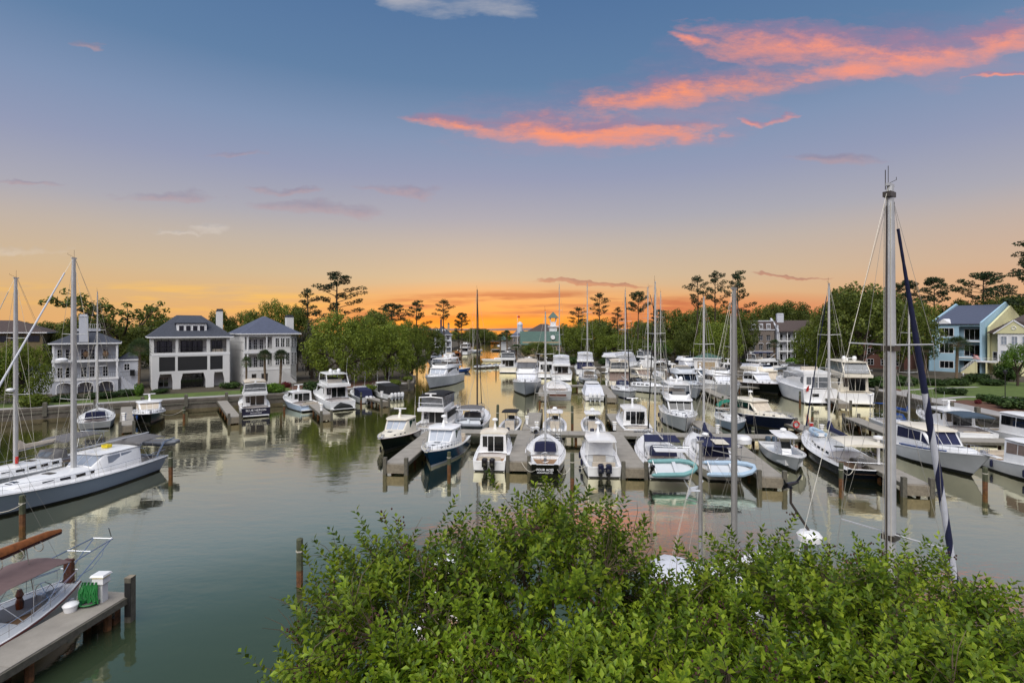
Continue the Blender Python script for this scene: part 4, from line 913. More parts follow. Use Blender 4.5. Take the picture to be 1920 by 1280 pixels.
r, H = yacht('grey-blue hulled yacht with green boom awning beyond the walkway', ('bow', 1382, 815, 196), 12.5, 3.9, PALEBLUE, GN, .50, 14.5, ALLOY, .10, None, None, 4.4, None, None, sw=1.1, wins=3)
mb = MB(); mb.loft([[(-1.2+x, -1.5, 2.5), (-1.2+x, -.8, 3.1), (-1.2+x, 0, 3.35), (-1.2+x, .8, 3.1), (-1.2+x, 1.5, 2.5)] for x in (0, -1.6, -3.2)], closed=False); mb.build('boom_awning', CGREEN, r)
cruiser('navy hulled cruiser with tan roof and long cream windscreen cover', ('bow', 1490, 812, 165), 14, 4.4, NAVY, CREAM, GN, wh=(.22, .58), wglass=CBEIGE, glass=GLASS, rad='dome', hts=2.3, side_w=3, fs=1.4, fb=2.0)
r, H = console('white centre console with open bow and two blue outboards nearest the end pile', ('bow', 1500, 892, 195), 11.5, 3.3, WHITE, WHITE, 2, CSLATE, GN, True, cushion=WHITE, fb=1.7)
r, H = yacht('navy hulled sloop with navy stack-pack sail and cream bimini', ('stern', 1632, 905, 12), 17, 4.8, NAVY, GN, .56, 17.3, ALLOY, .13, CNAVY, CNAVY, 6.2, None, CREAM, tw=.76, counter=.06, cap=WHITE, wins=5, sw=1.4, coverr=.34, jibr=.09)
mb = MB(); mb.box(-.1, .1, -.1, .1, 0, 2.4); mb.xf(Matrix.Translation((-6.2, -1.6, 1.2))); mb.lathe((-6.2, -1.6, 3.6), [(.1, 0), (.4, .05), (.4, .25), (.1, .32)], 10); mb.build('radar', WHITE, r)
dinghy('deflated white and blue raft lashed on the foredeck of the navy sloop', on(H, 4.6, 0, 2.05), H.root.rotation_euler.z, 3.0, 1.4, HYPB, False)
r, H = cruiser('white sportfishing boat with navy covered windscreen and pointed bow pulpit', ('bow', 1858, 906, 187), 14.5, 4.6, WHITE, WHITE, GN, wh=(.26, .60), wglass=CNAVY, glass=CNAVY, hts=2.3, fb=2.5, fs=1.15, rad=None, cat='sportfisher', portl=0, hatches=1, roofm=CREAM, rake=.16)
for sd in (1, -1):
    mb = MB(); mb.loft([[(x, sd*(H.edge(x)-.5), H.sz(x)+.06), (x, sd*(H.edge(x)-.28), H.sz(x)+.06), (x, sd*(H.edge(x)-.28), H.sz(x)+.14), (x, sd*(H.edge(x)-.5), H.sz(x)+.14)] for x in (-2.5, 0, 2, 3.6)]); mb.build('side_bolster', CBLUE, r)
mb = MB(); mb.box(6.5, 8.2, -.28, .28, 2.5, 2.58); mb.build('bow_pulpit', WHITE, r, False)
cruiser('white express cruiser with tan side curtain beside the sportfishing boat', ('stern', 1850, 866, 187), 13, 4.2, WHITE, WHITE, GN, wh=(.34, .62), wglass=CLEAR, glass=CTAUPE, hts=2.3, bridge=None, rad=None, fb=2.2)
cruiser('long white cruiser with tall dark saloon windows near the bench', ('stern', 1872, 822, 187), 15, 4.4, WHITE, WHITE, GN, wh=(.16, .66), hts=2.5, rad=None, fs=1.4, fb=2.1, side_w=3)
r, H = cruiser('white cruiser under a slate blue canvas awning by the sea wall', ('stern', 1836, 832, 15), 15, 4.4, WHITE, WHITE, GN, wh=(.28, .60), canvas=CSLATE, hts=2.2, rad='bar', fs=1.3, fb=2.0, cz=(.0, .30))
r, H = yacht('white yacht with royal blue sail cover and spray hood below the sea wall', ('stern', 1648, 797, 187), 13, 3.9, WHITE, GN, .52, 17.5, ALLOY, .11, None, CBLUE, 4.6, CBLUE, None, wins=4, sw=1.2, coverr=.28)
mb = MB(); mb.loft([[(-6, -1.1, 3.3), (-6, 1.1, 3.3), (-4.4, 1.1, 3.4), (-4.4, -1.1, 3.4)], [(-6, -1.1, 3.38), (-6, 1.1, 3.38), (-4.4, 1.1, 3.48), (-4.4, -1.1, 3.48)]]); mb.build('bimini_top', CBLUE, r)
posts(r, 'bimini_frame', [((x, s, 1.2), (x, s, 3.3)) for s in (1, -1) for x in (-5.9, -4.5)], .03)
posts(r, 'wind_generator_pole', [((-6.2, -1.3, 1.2), (-6.2, -1.3, 4.4))], .05)
def turbine(parent, x, y, z, s=.6, az=0.0, m=WHITE):
    mb = MB(); mb.tube([(x-.3, y, z), (x+.5, y, z)], .1, 7, .05); mb.tube([(x+.4, y, z), (x+.75, y, z+.22)], .05, 4)
    for k in range(3):
        a = k*2*math.pi/3+az; ca, sa = math.cos(a), math.sin(a)
        mb.loft([[(x-.34, y+ca*q-sa*w, z+sa*q+ca*w), (x-.3, y+ca*q+sa*w, z+sa*q-ca*w), (x-.27, y+ca*q+sa*w*.6, z+sa*q-ca*w*.6)] for q, w in ((.06, .07), (s, .02))])
    mb.build('wind_generator', m, parent)
turbine(r, -6.2, -1.3, 4.4, .7, .4)
# ------------------------------------------------------------------ second row
G2 = 'boats around the second walkway'
cruiser('large white motorboat with enclosed grey bridge at the outer slip', ('bow', 984, 745, 184), 17, 5.2, LGREY, WHITE, G2, wh=(.2, .6), bridge='bim_clear', rad=None, fs=1.6, fb=2.6, wglass=CWHITE)
r, H = yacht('round sterned white cockpit boat with name across its wide transom', ('stern', 1046, 752, 4), 15, 4.6, WHITE, G2, mh=.8, spr=(.5,), boom=0, dodger=None, tw=.92, wheel=True, arch=False, fs=1.6, fb=2.0, trunk=(.28, .8), name='motorboat', wins=2)
def unmast(r):
    for c in list(r.children):
        if c.name.split('.')[0] == 'mast':
            for k in list(c.children): bpy.data.objects.remove(k)
            bpy.data.objects.remove(c)
unmast(LOWR); unmast(r); r['category'] = 'motorboat'
mb = MB(); mb.box(-7.62, -7.5, -1.3, 1.3, .85, 1.1); mb.build('name_board', MAHOG, r, False)
cruiser('white flybridge boat with clear bridge curtains beyond the round sterned boat', ('stern', 1053, 714, 4), 15, 5.0, WHITE, WHITE, G2, wh=(.2, .6), bridge='bim_white', rad=None, fs=1.4, fb=2.2)
cruiser('cream transomed trawler with black bimini at the end of the walkway', ('stern', 952, 699, 3), 15, 5, CREAM, WHITE, G2, wh=(.1, .62), bridge='bim_black', rad=None, fs=1.6, fb=2.4, cat='trawler yacht')
cruiser('white cruiser with black windscreen cover beside the cream trawler', ('bow', 994, 706, 180), 13, 4.4, WHITE, WHITE, G2, wglass=CBLACK, glass=CBLACK, hts=2.3)
cruiser('white cruiser with dark side windows showing its cockpit doors', ('stern', 1024, 709, 4), 14, 4.4, WHITE, WHITE, G2, wh=(.24, .62), hts=2.4, wglass=CBLACK)
yacht('white sloop hidden behind the flybridge boats with bare silver mast', ('stern', 1050, 701, 4), 14, 4.2, WHITE, G2, .58, 22, ALLOY, .12, None, None, 4.4, CNAVY, None)
cruiser('tall white flybridge boat with navy cockpit curtain', ('stern', 1098, 703, 6), 15, 5.2, WHITE, WHITE, G2, wh=(.22, .62), bridge='bim_white', rad=None, fs=1.4, fb=2.2, back_canvas=CNAVY)
r, H = yacht('small grey sloop with white dinghy in front of the navy curtained boat', ('stern', 1106, 719, 4), 12, 3.9, LGREY, G2, .6, 20, ALLOY, .12, None, None, 4.2, CBEIGE, CBEIGE, sw=1.3)
dinghy('small white inflatable dinghy beside the grey sloop', on(H, -6.4, 1.2, .9), H.root.rotation_euler.z+R(70), 3.2, 1.5, HYPG, False)
cruiser('big white yacht wrapped in pale canvas curtains along the far wall', ('stern', 1143, 700, 38), 19, 5.4, WHITE, WHITE, G2, wh=(.08, .66), bridge='cover', rad='bar', glass=CWHITE, wglass=CWHITE, fs=1.6, fb=2.2, hts=2.8, doors=True)
r, H = console('white centre console shrouded in a pale cover with three white outboards', ('stern', 1115, 752, 4), 10.5, 3.3, WHITE, WHITE, 3, WHITE, G2, False, CWHITE, z=2.5)
cruiser('tan canvassed sportfisher with open flybridge beside the far finger pier', ('stern', 1163, 727, 6), 14, 4.8, CREAM, CREAM, G2, wh=(.2, .6), bridge='bim_clear', rad=None, back_canvas=CTAUPE, glass=CTAUPE, fs=1.3, fb=2.0, cat='sportfisher')
yacht('white sloop with two dark hull stripes and navy spray hood, bow towards the open water', ('bow', 1182, 751, 184), 12.5, 4, WHITE, G2, .56, 16.5, ALLOY, .11, CBLACK, None, 4.4, CNAVY, None, stripe=CNAVY, boot=CNAVY, sw=1.3, jibr=.12)
cruiser('cream cruiser with taupe windscreen cover near the far wall', ('bow', 1228, 727, 172), 13, 4.3, CREAM, CREAM, G2, wglass=CTAUPE, glass=GLASS, hts=2.2, fs=1.2, fb=1.9)
yacht('low dark striped sloop with black furled jib beside the cream cruiser', ('bow', 1264, 741, 150), 13, 3.9, WHITE, G2, .52, 17.5, ALLOY, .10, CBLACK, None, 4.2, CBLACK, None, stripe=CBLACK, jibr=.13, sw=1.3)
cruiser('cream boat with pinkish brown cockpit cover', ('stern', 1272, 726, 5), 12, 4.2, CREAM, CREAM, G2, hts=2.2, back_canvas=CTAUPE, glass=GLASS, rad='bar')
yacht('slim white cutter behind the low striped sloop', ('stern', 1252, 716, 4), 12.5, 3.8, WHITE, G2, .56, 18.5, ALLOY, .09, None, None, 4, None, None)
cruiser('silver grey flybridge motor yacht with rounded bow facing the walkway', ('bow', 1312, 752, 184), 17, 5.2, LGREY, LGREY, G2, wh=(.2, .58), bridge='small', rad=None, fs=1.7, fb=2.6, hts=2.2)
r, H = cruiser('white workboat style cruiser with open side windows and wooden wheelhouse', ('bow', 1388, 749, 180), 16, 4.8, WHITE, WHITE, G2, wh=(.34, .62), bridge='small', rad='bar', fs=1.6, fb=2.4, side_w=3, wglass=CWHITE)
cruiser('cream enclosed houseboat cruiser behind the workboat', ('stern', 1402, 722, 172), 13, 4.6, CREAM, CREAM, G2, wh=(.1, .6), bridge='cover', rad=None, glass=CBEIGE, wglass=CBEIGE, hts=2.6)
cruiser('black hulled express cruiser with white windscreen cover by the sea wall slip', ('bow', 1470, 741, 172), 13.5, 4.3, BLACK, WHITE, G2, wh=(.3, .58), wglass=CWHITE, rad='bar', hts=2.2, fs=1.3, fb=2.0, rub=MAHOG)
cruiser('green windscreened white cruiser between the express cruiser and the white motor yacht', ('bow', 1486, 726, 165), 12, 4.0, WHITE, WHITE, G2, wglass=GGLASS, glass=CBLACK, hts=2.1)
r, H = cruiser('rounded white motor yacht with clear aft enclosure and red flag', ('stern', 1538, 757, 8), 17, 5.4, WHITE, WHITE, G2, wh=(.06, .60), bridge='small', rad=None, fs=2.2, fb=2.9, hts=2.3, glass=CLEAR, wglass=CLEAR, doors=True, cat='motor yacht', side_w=4)
for sd in (1, -1):
    mb = MB(); panel(mb, [H.pt(.55, .72, sd, .02), H.pt(.80, .74, sd, .02), H.pt(.74, .9, sd, .02), H.pt(.58, .92, sd, .02)], off=.04); mb.build('hull_window', GLASS, r, False)
mb = MB(); mb.box(-8.55, -8.45, .2, 1.1, 1.1, 1.55); mb.build('hatch', GLASS, r, False)
mb = MB(); mb.tube([(-8.6, 1.7, 1.9), (-8.9, 1.7, 3.0)], .025, 4); mb.loft([[(-8.75, 1.7, 2.0), (-8.9, 1.7, 2.9)], [(-8.8, 1.95, 1.9), (-8.95, 2.0, 2.6)], [(-8.85, 2.05, 1.7), (-8.95, 2.15, 2.2)]], closed=False); mb.build('ensign', RED, r)
r, H = cruiser('cream transomed aft cabin yacht with tall bridge enclosure and dinghy on the roof', ('stern', 1606, 759, 14), 16, 5.2, WHITE, CREAM, G2, wh=(.05, .62), bridge='hardglass', rad=None, fs=1.9, fb=2.6, hts=2.5, side_w=4, cat='motor yacht')
dinghy('grey inflatable dinghy carried on the roof of the cream transomed yacht', on(H, -5.4, 0, 4.95), H.root.rotation_euler.z+R(70), 3.6, 1.6, HYPG, False)
cruiser('white pilothouse trawler with pale blue hull lying along the far corner wall', ('stern', 1402, 702, 78), 14, 4.4, PALEBLUE, WHITE, G2, wh=(.16, .6), bridge='bim_navy', rad=None, fs=1.5, fb=2.4, side_w=4, cat='trawler yacht')
# against the far wall
G3 = 'boats against the far sea wall'
console('white fishing boat with white top and three black outboards at the far wall', ('stern', 1264, 704, 4), 11, 3.6, WHITE, WHITE, 3, BLACK, G3, True)
cruiser('white cruiser sealed under a full pale cover by the green roofed hut', ('bow', 1318, 703, 170), 14, 4.4, WHITE, WHITE, G3, wglass=CWHITE, glass=CWHITE, bridge='cover', hts=2.4, rad=None)
cruiser('varnished cockpit launch with white hardtop at the far wall', ('stern', 1219, 700, 4), 12, 4.4, CREAM, WHITE, G3, hts=2.3, doors=False, back_canvas=None, floor=MAHOG, glass=MAHOG)
cruiser('dark topped cruiser beyond the canvas wrapped yacht', ('stern', 1182, 694, 70), 13, 4.2, BLACK, WHITE, G3, bridge='bim_black', rad=None, fs=1.8, fb=2.4)
cruiser('white fishing cruiser with cluttered cockpit near the wall corner', ('stern', 1352, 704, 4), 12, 4.2, WHITE, WHITE, G3, hts=2.2, rad='dome', ant=2)
cruiser('white open backed cruiser with navy stripe next to the wall corner', ('stern', 1378, 706, 6), 11.5, 4, WHITE, WHITE, G3, hts=2.1, stripe=CNAVY, rad='bar', ant=2)
cruiser('white express cruiser with blue tinted windscreen below the fully covered cruiser', ('bow', 1352, 722, 160), 12, 4.0, WHITE, WHITE, G3, wglass=CSLATE, hts=2.0)
# ------------------------------------------------------------------ boats below the viewing terrace, half hidden by the shrubs
GT = 'boats below the terrace shrubs'
def from_mast(mx, my, hd, L, t):
    d = Vector((math.sin(R(hd)), math.cos(R(hd)), 0)); c = Vector((mx, my, 0))-d*(L*(t-.5)); pp = c
    return ('mid', 960+F*c.x/c.y, HY+CAMH*F/c.y, hd)
r, H = yacht('large white yacht with tall silver mast and blue striped furled jib below the shrubs', from_mast(13.3, 18, 57, 17, .56), 17, 4.8, WHITE, GT, .56, 17.4, mat('bright_mast', (186, 187, 187), .4, .15, var=.14, scale=.9), .17, None, None, 5.2, CNAVY, None, spr=(.30, .68), sw=1.55, lifel=True, rad=None, coverr=.2, jx=8.0)
# striped furled jib: white sail with a navy sun strip wound round it
A = Vector((8.0, 0, 1.7)); Bq = Vector((1.25, 0, 18.6)); d = (Bq-A).normalized(); up = d.cross(Vector((0, 1, 0))).normalized(); sd_ = d.cross(up)
def jrad(k): return .045+.07*math.sin(math.pi*min(1, (k*.92+.16)))**.7
def jring(k, f, a0, a1, n): 
    p = A.lerp(Bq, .06+.88*k); return [p+(up*math.cos(a)+sd_*math.sin(a))*jrad(k)*f for a in [a0+(a1-a0)*j/n for j in range(n+1)]]
mb = MB(); mb.loft([jring(.6*i/50, 1, 0, 2*math.pi*.9, 9) for i in range(51)]); mb.build('furled_jib', CWHITE, r)
mb = MB(); mb.loft([jring(.595+.405*i/40, 1.04+.05*math.sin(i*1.9), 0, 2*math.pi*.9, 9) for i in range(41)]); mb.build('sun_strip', CNAVY, r)
mb = MB(); mb.loft([jring(.6*i/70, 1.08, i/70*7.0*math.pi-1.5, i/70*7.0*math.pi+1.5, 8) for i in range(71)], closed=False); mb.build('sun_strip', CNAVY, r)
mb = MB(); mb.box(.72, 1.16, -.12, .12, 18.62, 18.8); mb.tube([(1.3, .05, 18.0), (1.3, .05, 18.5)], .08, 6); mb.tube([(.9, .1, 18.9), (.9, .1, 19.6)], .015, 3); mb.build('masthead_fitting', DKALLOY, r)
for y_, z0_, z1_ in ((.13, 1.8, 18.4), (-.13, 1.8, 18.4), (.05, 2.2, 18.6)):
    mb = MB(); mb.tube([(.95-.22, y_, z0_), (.95-.16, y_*.7, z1_)], .012, 4); mb.build('halyard', ROPE, r)
mb = MB()
for k in (.30, .68): mb.box(.8, 1.3, -.2, .2, 1.5+17.4*k-.09, 1.5+17.4*k+.09)
mb.build('spreader_bracket', DKALLOY, r, False)
mb = MB(); mb.box(.70, .735, -.02, .02, 2.0, 18.3); mb.build('sail_track', DKALLOY, r, False)
mb = MB(); lx, ly = .1, 2.35
mb.tube([(lx, ly, 1.2), (lx, ly, 6.0)], .07, 6); mb.tube([(lx+.3, ly, 6.2), (lx-.5, ly+.3, 7.4), (lx-.5, ly+.3, 8.0)], .05, 5); mb.build('radar_pole', DKALLOY, r)
mb = MB(); mb.lathe((lx+.25, ly, 5.85), [(.1, 0), (.42, .06), (.44, .26), (.34, .38), (.05, .44)], 12); mb.build('radar', WHITE, r)
turbine(r, lx-.5, ly+.3, 8.1, .24, 1.2, BLACK)
r, H = yacht('white ketch with grey masts, radar dome and wind generator below the shrubs', from_mast(11.4, 26, 51, 11.5, .60), 11.5, 3.8, WHITE, GT, .58, 14.4, mat('dull_mast', (140, 138, 134), .5, .1, var=.1), .14, None, None, 4.4, None, CWHITE, spr=(.42, .70), sw=1.2)
mb = MB(); mb.lathe((1.75, 0, 8.1), [(.1, 0), (.42, .05), (.44, .28), (.34, .42), (.05, .46)], 12); mb.box(1.2, 1.8, -.06, .06, 8.0, 8.1); mb.build('radar', WHITE, r)
mzm = mast(r, -2.2, 1.3, 7.4, MATS['dull_mast'], .085, (.62,), .85, H, None, 3.0, 1.2, CNAVY, None, True, 'mizzen_mast', False, wind=False)
turbine(r, -2.5, .15, 6.6, .5, .9, LGREY)
cruiser('white motorboat glimpsed through the shrub leaves below the terrace', ('stern', 830, 1270, 8), 9, 3.4, WHITE, WHITE, GT, hts=2.0, rad=None, ant=0)
# ------------------------------------------------------------------ classic yacht at the near dock
c = Vector((-22.6, 19.6, 0)); 
r, H = yacht('classic white double-ended yacht with tan sail cover and plum bimini', ('mid', 960+F*c.x/c.y, HY+CAMH*F/c.y, 184), 12.5, 3.7, CREAM, GT, .58, 15, MAHOG, .13, None, CTAN, 6.6, None, None, tw=.22, counter=.03, cap=MAHOG, deckm=LGREY, boomz=2.1, coverr=.34, boot=MAHOG, fs=1.35, fb=1.6, wheel=True, stripe=None, trunk=(.42, .76))
bimini(r, -5.0, -1.4, 1.15, 3.0, CPLUM, True, 1.2)
mb = MB()
for sd in (1, -1): mb.tube([(-5.6, sd*.7, 2.6), (-8.0, sd*.55, 2.75)], .035, 5); mb.tube([(-6.0, sd*.35, 1.35), (-8.0, sd*.5, 2.75)], .03, 5)
mb.tube([(-8.0, -.55, 2.75), (-8.0, .55, 2.75)], .035, 5); mb.tube([(-6.6, -.62, 2.67), (-6.6, .62, 2.67)], .03, 5); mb.tube([(-8.0, .5, 2.75), (-7.8, .5, 3.4)], .03, 4); mb.tube([(-6.4, 0, 2.7), (-6.4, 0, 4.3)], .02, 4)
mb.tube([(-7.9, .3, 2.7), (-7.6, .3, 2.0), (-7.0, .3, 1.6), (-6.3, .2, 1.5)], .02, 4); mb.build('stern_davit', STEEL, r)
for k in range(7):
    q = 1.0-.92*k; mb = MB(); mb.tube([(q, .36*math.cos(a*math.pi/5)*(1-.06*k), 3.72+.11*(1-q)*.12+.36*math.sin(a*math.pi/5)*(1-.06*k)) for a in range(11)], .03, 4); mb.build('lashing', ROPE, r)
mb = MB(); mb.box(-6.15, -5.95, -.2, .2, 1.35, 2.5); mb.build('rudder_head', MAHOG, r, False)
mb = MB(); mb.lathe((-4.2, -.6, 1.0), [(.14, 0), (.16, .3), (.1, .5), (.16, .62), (.08, .9)], 8); mb.lathe((-2.6, -1.0, 1.3), [(.06, 0), (.06, .5), (.16, .55), (.16, .8), (.05, .84)], 8); mb.build('winch', MAHOG, r)
mb = MB()
for x in (-5.3, -4.6, -3.6, -2.4): mb.box(x, x+.35, .6, 1.0, .62, 1.0)
mb.build('cockpit_seat', LGREY, r, False)
# ------------------------------------------------------------------ docks
UX = Vector((math.cos(R(5)), -math.sin(R(5)), 0)); UY = Vector((math.sin(R(5)), math.cos(R(5)), 0))
PILE = {}
def pile_mesh(kind):
    if kind not in PILE:
        mb = MB(); mb.lathe((0, 0, 0), [(.16, -.6), (.17, .9)], 8); a = mb.build('pile_base', PILEO); a_me = a.data; bpy.data.objects.remove(a)
        mb = MB(); mb.lathe((0, 0, 0), [(.17, 0), (.165, .97), (.12, 1.0), (.01, 1.01)], 8); b = mb.build('pile_top', PILEG); b_me = b.data; bpy.data.objects.remove(b)
        PILE[kind] = (a_me, b_me)
    return PILE[kind]
def pier(label, A, B, w=2.1, z=1.1, name='finger_pier', group='concrete finger piers between the slips', ends=True, ped=None, slab=3.0, posts_h=.55):
    """deck from free end A back to B"""
    A = Vector((A[0], A[1], 0)); B = Vector((B[0], B[1], 0)); L = (B-A).length; d = (B-A)/L
    r = thing(name, label, 'pier', A, math.atan2(d.y, d.x), group)
    n = max(1, round(L/slab)); l = L/n
    mb = MB(); mb.box(.012, l-.012, -w/2, w/2, z-.2, z); o = mb.build('deck_slab', DECKC, r, False); me = o.data
    for i in range(1, n):
        q = obj('deck_slab', me, r); q.location = (i*l, 0, random.uniform(-.012, .012))
    for s in (1, -1):
        mb = MB(); mb.box(.05, L-.05, s*(w/2+.002), s*(w/2+.09), z-.34, z-.04); mb.build('side_beam', WOODP, r, False)
    if ends:
        mb = MB(); mb.box(-.14, -.003, -w/2+.05, w/2-.05, z-.95, z-.12); mb.build('end_board', FASCIA, r, False)
        for s in (1, -1):
            mb = MB(); mb.box(-.22, .14, s*(w/2-.18), s*(w/2+.16), z-1.25, z+posts_h); mb.build('end_post', WOODP, r, False)
            mb = MB(); mb.box(-.19, .11, s*(w/2-.15), s*(w/2+.13), -.6, z-1.2); mb.build('post_foot', PILEO, r, False)
    me2 = None
    for x in [1.0]+[q*4.5 for q in range(1, int(L/4.5)+1)]:
        for s in (.6, -.6):
            if me2 is None: mb = MB(); mb.lathe((0, 0, 0), [(.16, -1), (.16, z-.2)], 7); o = mb.build('support_pile', PILEO, r); me2 = o.data
            else: o = obj('support_pile', me2, r)
            o.location = (x, s*w/2, 0)
    return r
JS = ['nearest the channel', 'second along the row', 'third from the channel end', 'at the middle of the row', 'just past the middle', 'third from the bank', 'second from the bank', 'nearest the bank']
def pedestal(label, p, z=1.1, h=1.1, hose=None):
    r = thing('power_pedestal', label, 'power pedestal', (p[0], p[1], z), 0, 'white power pedestals on the docks')
    mb = MB(); mb.loft([[(-.16, -.14, 0), (.16, -.14, 0), (.16, .14, 0), (-.16, .14, 0)], [(-.16, -.14, h*.6), (.16, -.14, h*.6), (.16, .14, h*.6), (-.16, .14, h*.6)], [(-.23, -.2, h*.68), (.23, -.2, h*.68), (.23, .2, h*.68), (-.23, .2, h*.68)], [(-.2, -.17, h*.88), (.2, -.17, h*.88), (.2, .17, h*.88), (-.2, .17, h*.88)]]); mb.build('case', WHITE, r, False)
    mb = MB(); mb.box(-.22, .22, -.19, .19, h*.882, h*.93); mb.build('light_band', YELLOW, r, False)
    mb = MB(); mb.loft([[(-.27, -.24, h*.932), (.27, -.24, h*.932), (.27, .24, h*.932), (-.27, .24, h*.932)], [(-.24, -.2, h), (.24, -.2, h), (.24, .2, h), (-.24, .2, h)]]); mb.build('lid', WHITE, r, False)
    return r
def ab(p, q): return (p.x, p.y), (q.x, q.y)
WK0, WK1 = Vector((-10, 65.3, 0)), Vector((47, 60.3, 0))
pier('long main walkway linking the near slips', (-10, 65.3), (58, 59.4), 2.4, 1.1, 'walkway', 'main walkways of the marina', False, slab=3.4)
fr = [('shortest near finger pier beside the dark navy hulled cruiser', P(742, 868, 1.1), .3), ('near finger pier beside the black hulled cutter', P(972, 864, 1.1), .3), ('near finger pier beside the white ketch with teal dinghy', P(1190, 876, 1.1), .3),
      ('near finger pier between the cream ketch and the open bowed centre console', P(1447, 893, 1.1), .3), ('near finger pier between the navy sloop and the sportfishing boat', P(1720, 907, 1.1), .3)]
for lb, p, _ in fr:
    hd = {0: 5, 1: 5, 2: 4, 3: 9, 4: 9}[fr.index((lb, p, _))]; d = Vector((math.sin(R(hd)), math.cos(R(hd)), 0))
    k = (64-p.x*.088-p.y)/(d.y+.088*d.x); pier(lb, (p.x, p.y), (p.x+d.x*k, p.y+d.y*k))
for lb, px, py in (('finger pier behind the dark topped grey centre console', 1003, 773), ('finger pier with green hose beside the cabin boat with dark doors', 1150, 775), ('finger pier with tyre fenders beside the green awning yacht', 1305, 788), ('finger pier with red life ring past the navy hulled cruiser', 1478, 790)):
    p = P(px, py, 1.1); hd = 5; d = Vector((math.sin(R(hd)), math.cos(R(hd)), 0)); k = (66.2-p.x*.088-p.y)/(d.y+.088*d.x)
    pier(lb, (p.x, p.y), (p.x+d.x*k, p.y+d.y*k))
p = P(1596, 782, 1.1); q = P(1735, 836, 1.1); pier('slanting pier in front of the yacht with royal blue sail cover', (p.x, p.y), (q.x, q.y), 2.0)
pier('second walkway reaching the far slips', (6, 118.5), (60, 114.5), 2.2, 1.1, 'walkway', 'main walkways of the marina', False, slab=3.6)
for lb, px, py in (('far finger pier beside the round sterned boat', 1018, 742), ('far finger pier beside the two striped white sloop', 1147, 745), ('far finger pier beside the silver grey motor yacht', 1282, 748), ('far finger pier under the black hulled express cruiser', 1378, 752)):
    p = P(px, py, 1.1); d = UY; k = (118.9-p.x*.074-p.y)/(d.y+.074*d.x); pier(lb, (p.x, p.y), (p.x+d.x*k, p.y+d.y*k))
p = P(1582, 756, 1.1); pier('stubby pier between the two big white motor yachts', (p.x, p.y), (p.x+5, p.y+16))
p = P(1120, 700, 1.1); pier('finger pier with posts by the navy curtained flybridge boat', (p.x, p.y), (p.x+1.5, p.y+14))
for lb, px, py, hd in (('house side pier beside the trawler yacht', 440, 781, -34), ('house side pier between the pale blue cruiser and the sport yacht', 612, 776, -30), ('house side pier beside the four engined express boat', 722, 752, -40), ('house side pier between the centre cockpit yacht and the black picnic boat', 238, 797, -37)):
    p = P(px, py, 1.1); d = Vector((math.sin(R(hd)), math.cos(R(hd)), 0)); k = 5
    for k in range(4, 30):
        t_ = p+d*k
        if t_.y > 77.3+(t_.x+77.3)*.78+1.0: break
    pier(lb, (p.x, p.y), (t_.x, t_.y), 1.5)
pier('grey timber pier between the two big sloops', (-41.2, 48), (-43.8, 30), 1.7, 1.0)
pier('floating dock with parked jet skis along the far channel', (-13, 182), (4, 196), 3.0, .5, 'floating_dock', None, False)
pier('long near dock ending at the white pedestal with green hose', (-19.25, 24.9), (-21.0, 8.5), 1.75, 1.25, 'dock', None, False, slab=5.5)
mb = MB(); mb.box(-.15, .15, -.17, .17, -.8, 2.1); r = thing('dock_post', 'tall square timber post at the tip of the near dock', 'post', (-18.35, 24.6, 0)); mb.build('timber', WOODP, r, False)
mb = MB(); mb.box(-.12, .16, -.2, -.175, .3, 1.9); mb.build('rubbing_strip', RUBBER, r, False); mb = MB(); mb.box(-.16, .16, -.18, .18, 2.102, 2.14); mb.build('cap', FASCIA, r, False)
for x, lab in ((-19.0, 'wet timber pile under the tip of the near dock'), (-19.8, 'inner timber pile under the tip of the near dock')):
    r = thing('timber_pile', lab, 'pile', (x, 24.4, 0)); mb = MB(); mb.box(-.2, .2, -.2, .2, -.8, 1.04); mb.build('shaft', PILEO, r, False); mb = MB(); mb.box(-.22, .22, -.23, -.205, .35, 1.0); mb.build('cleat_plate', STEEL, r, False)
pd = pedestal('large white pedestal with yellow band standing on the near dock tip', (-19.3, 24.05), 1.25, 1.3)
pd.scale = (1.2, 1.2, 1.0)
r = thing('hose', 'bundle of green hose hanging on the near white pedestal', 'hose', (-19.62, 23.75, 1.25))
for i in range(13):
    x0 = -.32+.055*i; hh = .62+.18*random.random(); mb = MB(); mb.tube([(x0+.05*math.sin(i*2), .05, 1.0), (x0-.08+.03*i*.3, -.1-.02*(i % 4), .95-hh*.5), (x0-.05+.02*i, -.14-.03*(i % 3), .30-.2*random.random()), (x0+.10, -.10-.02*(i % 4), .45), (x0+.06, -.02, .9)], .03, 5); mb.build('coil', GREENH, r)
for i in range(4): mb = MB(); a = .3+.05*i; mb.tube([(a*math.cos(t_*math.pi/7), -.05+a*.8*math.sin(t_*math.pi/7), .04+.03*i) for t_ in range(15)], .03, 5); mb.build('coil', GREENH, r)
r = thing('dock_box', 'small white rounded box beside the green hose', 'box', (-20.0, 23.2, 1.25)); mb = MB(); mb.lathe((0, 0, 0), [(.24, 0), (.28, .2), (.28, .24)], 10); mb.build('tub', WHITE, r); mb = MB(); mb.lathe((0, 0, .242), [(.31, 0), (.31, .05), (.22, .13), (.02, .16)], 10); mb.build('lid', WHITE, r)
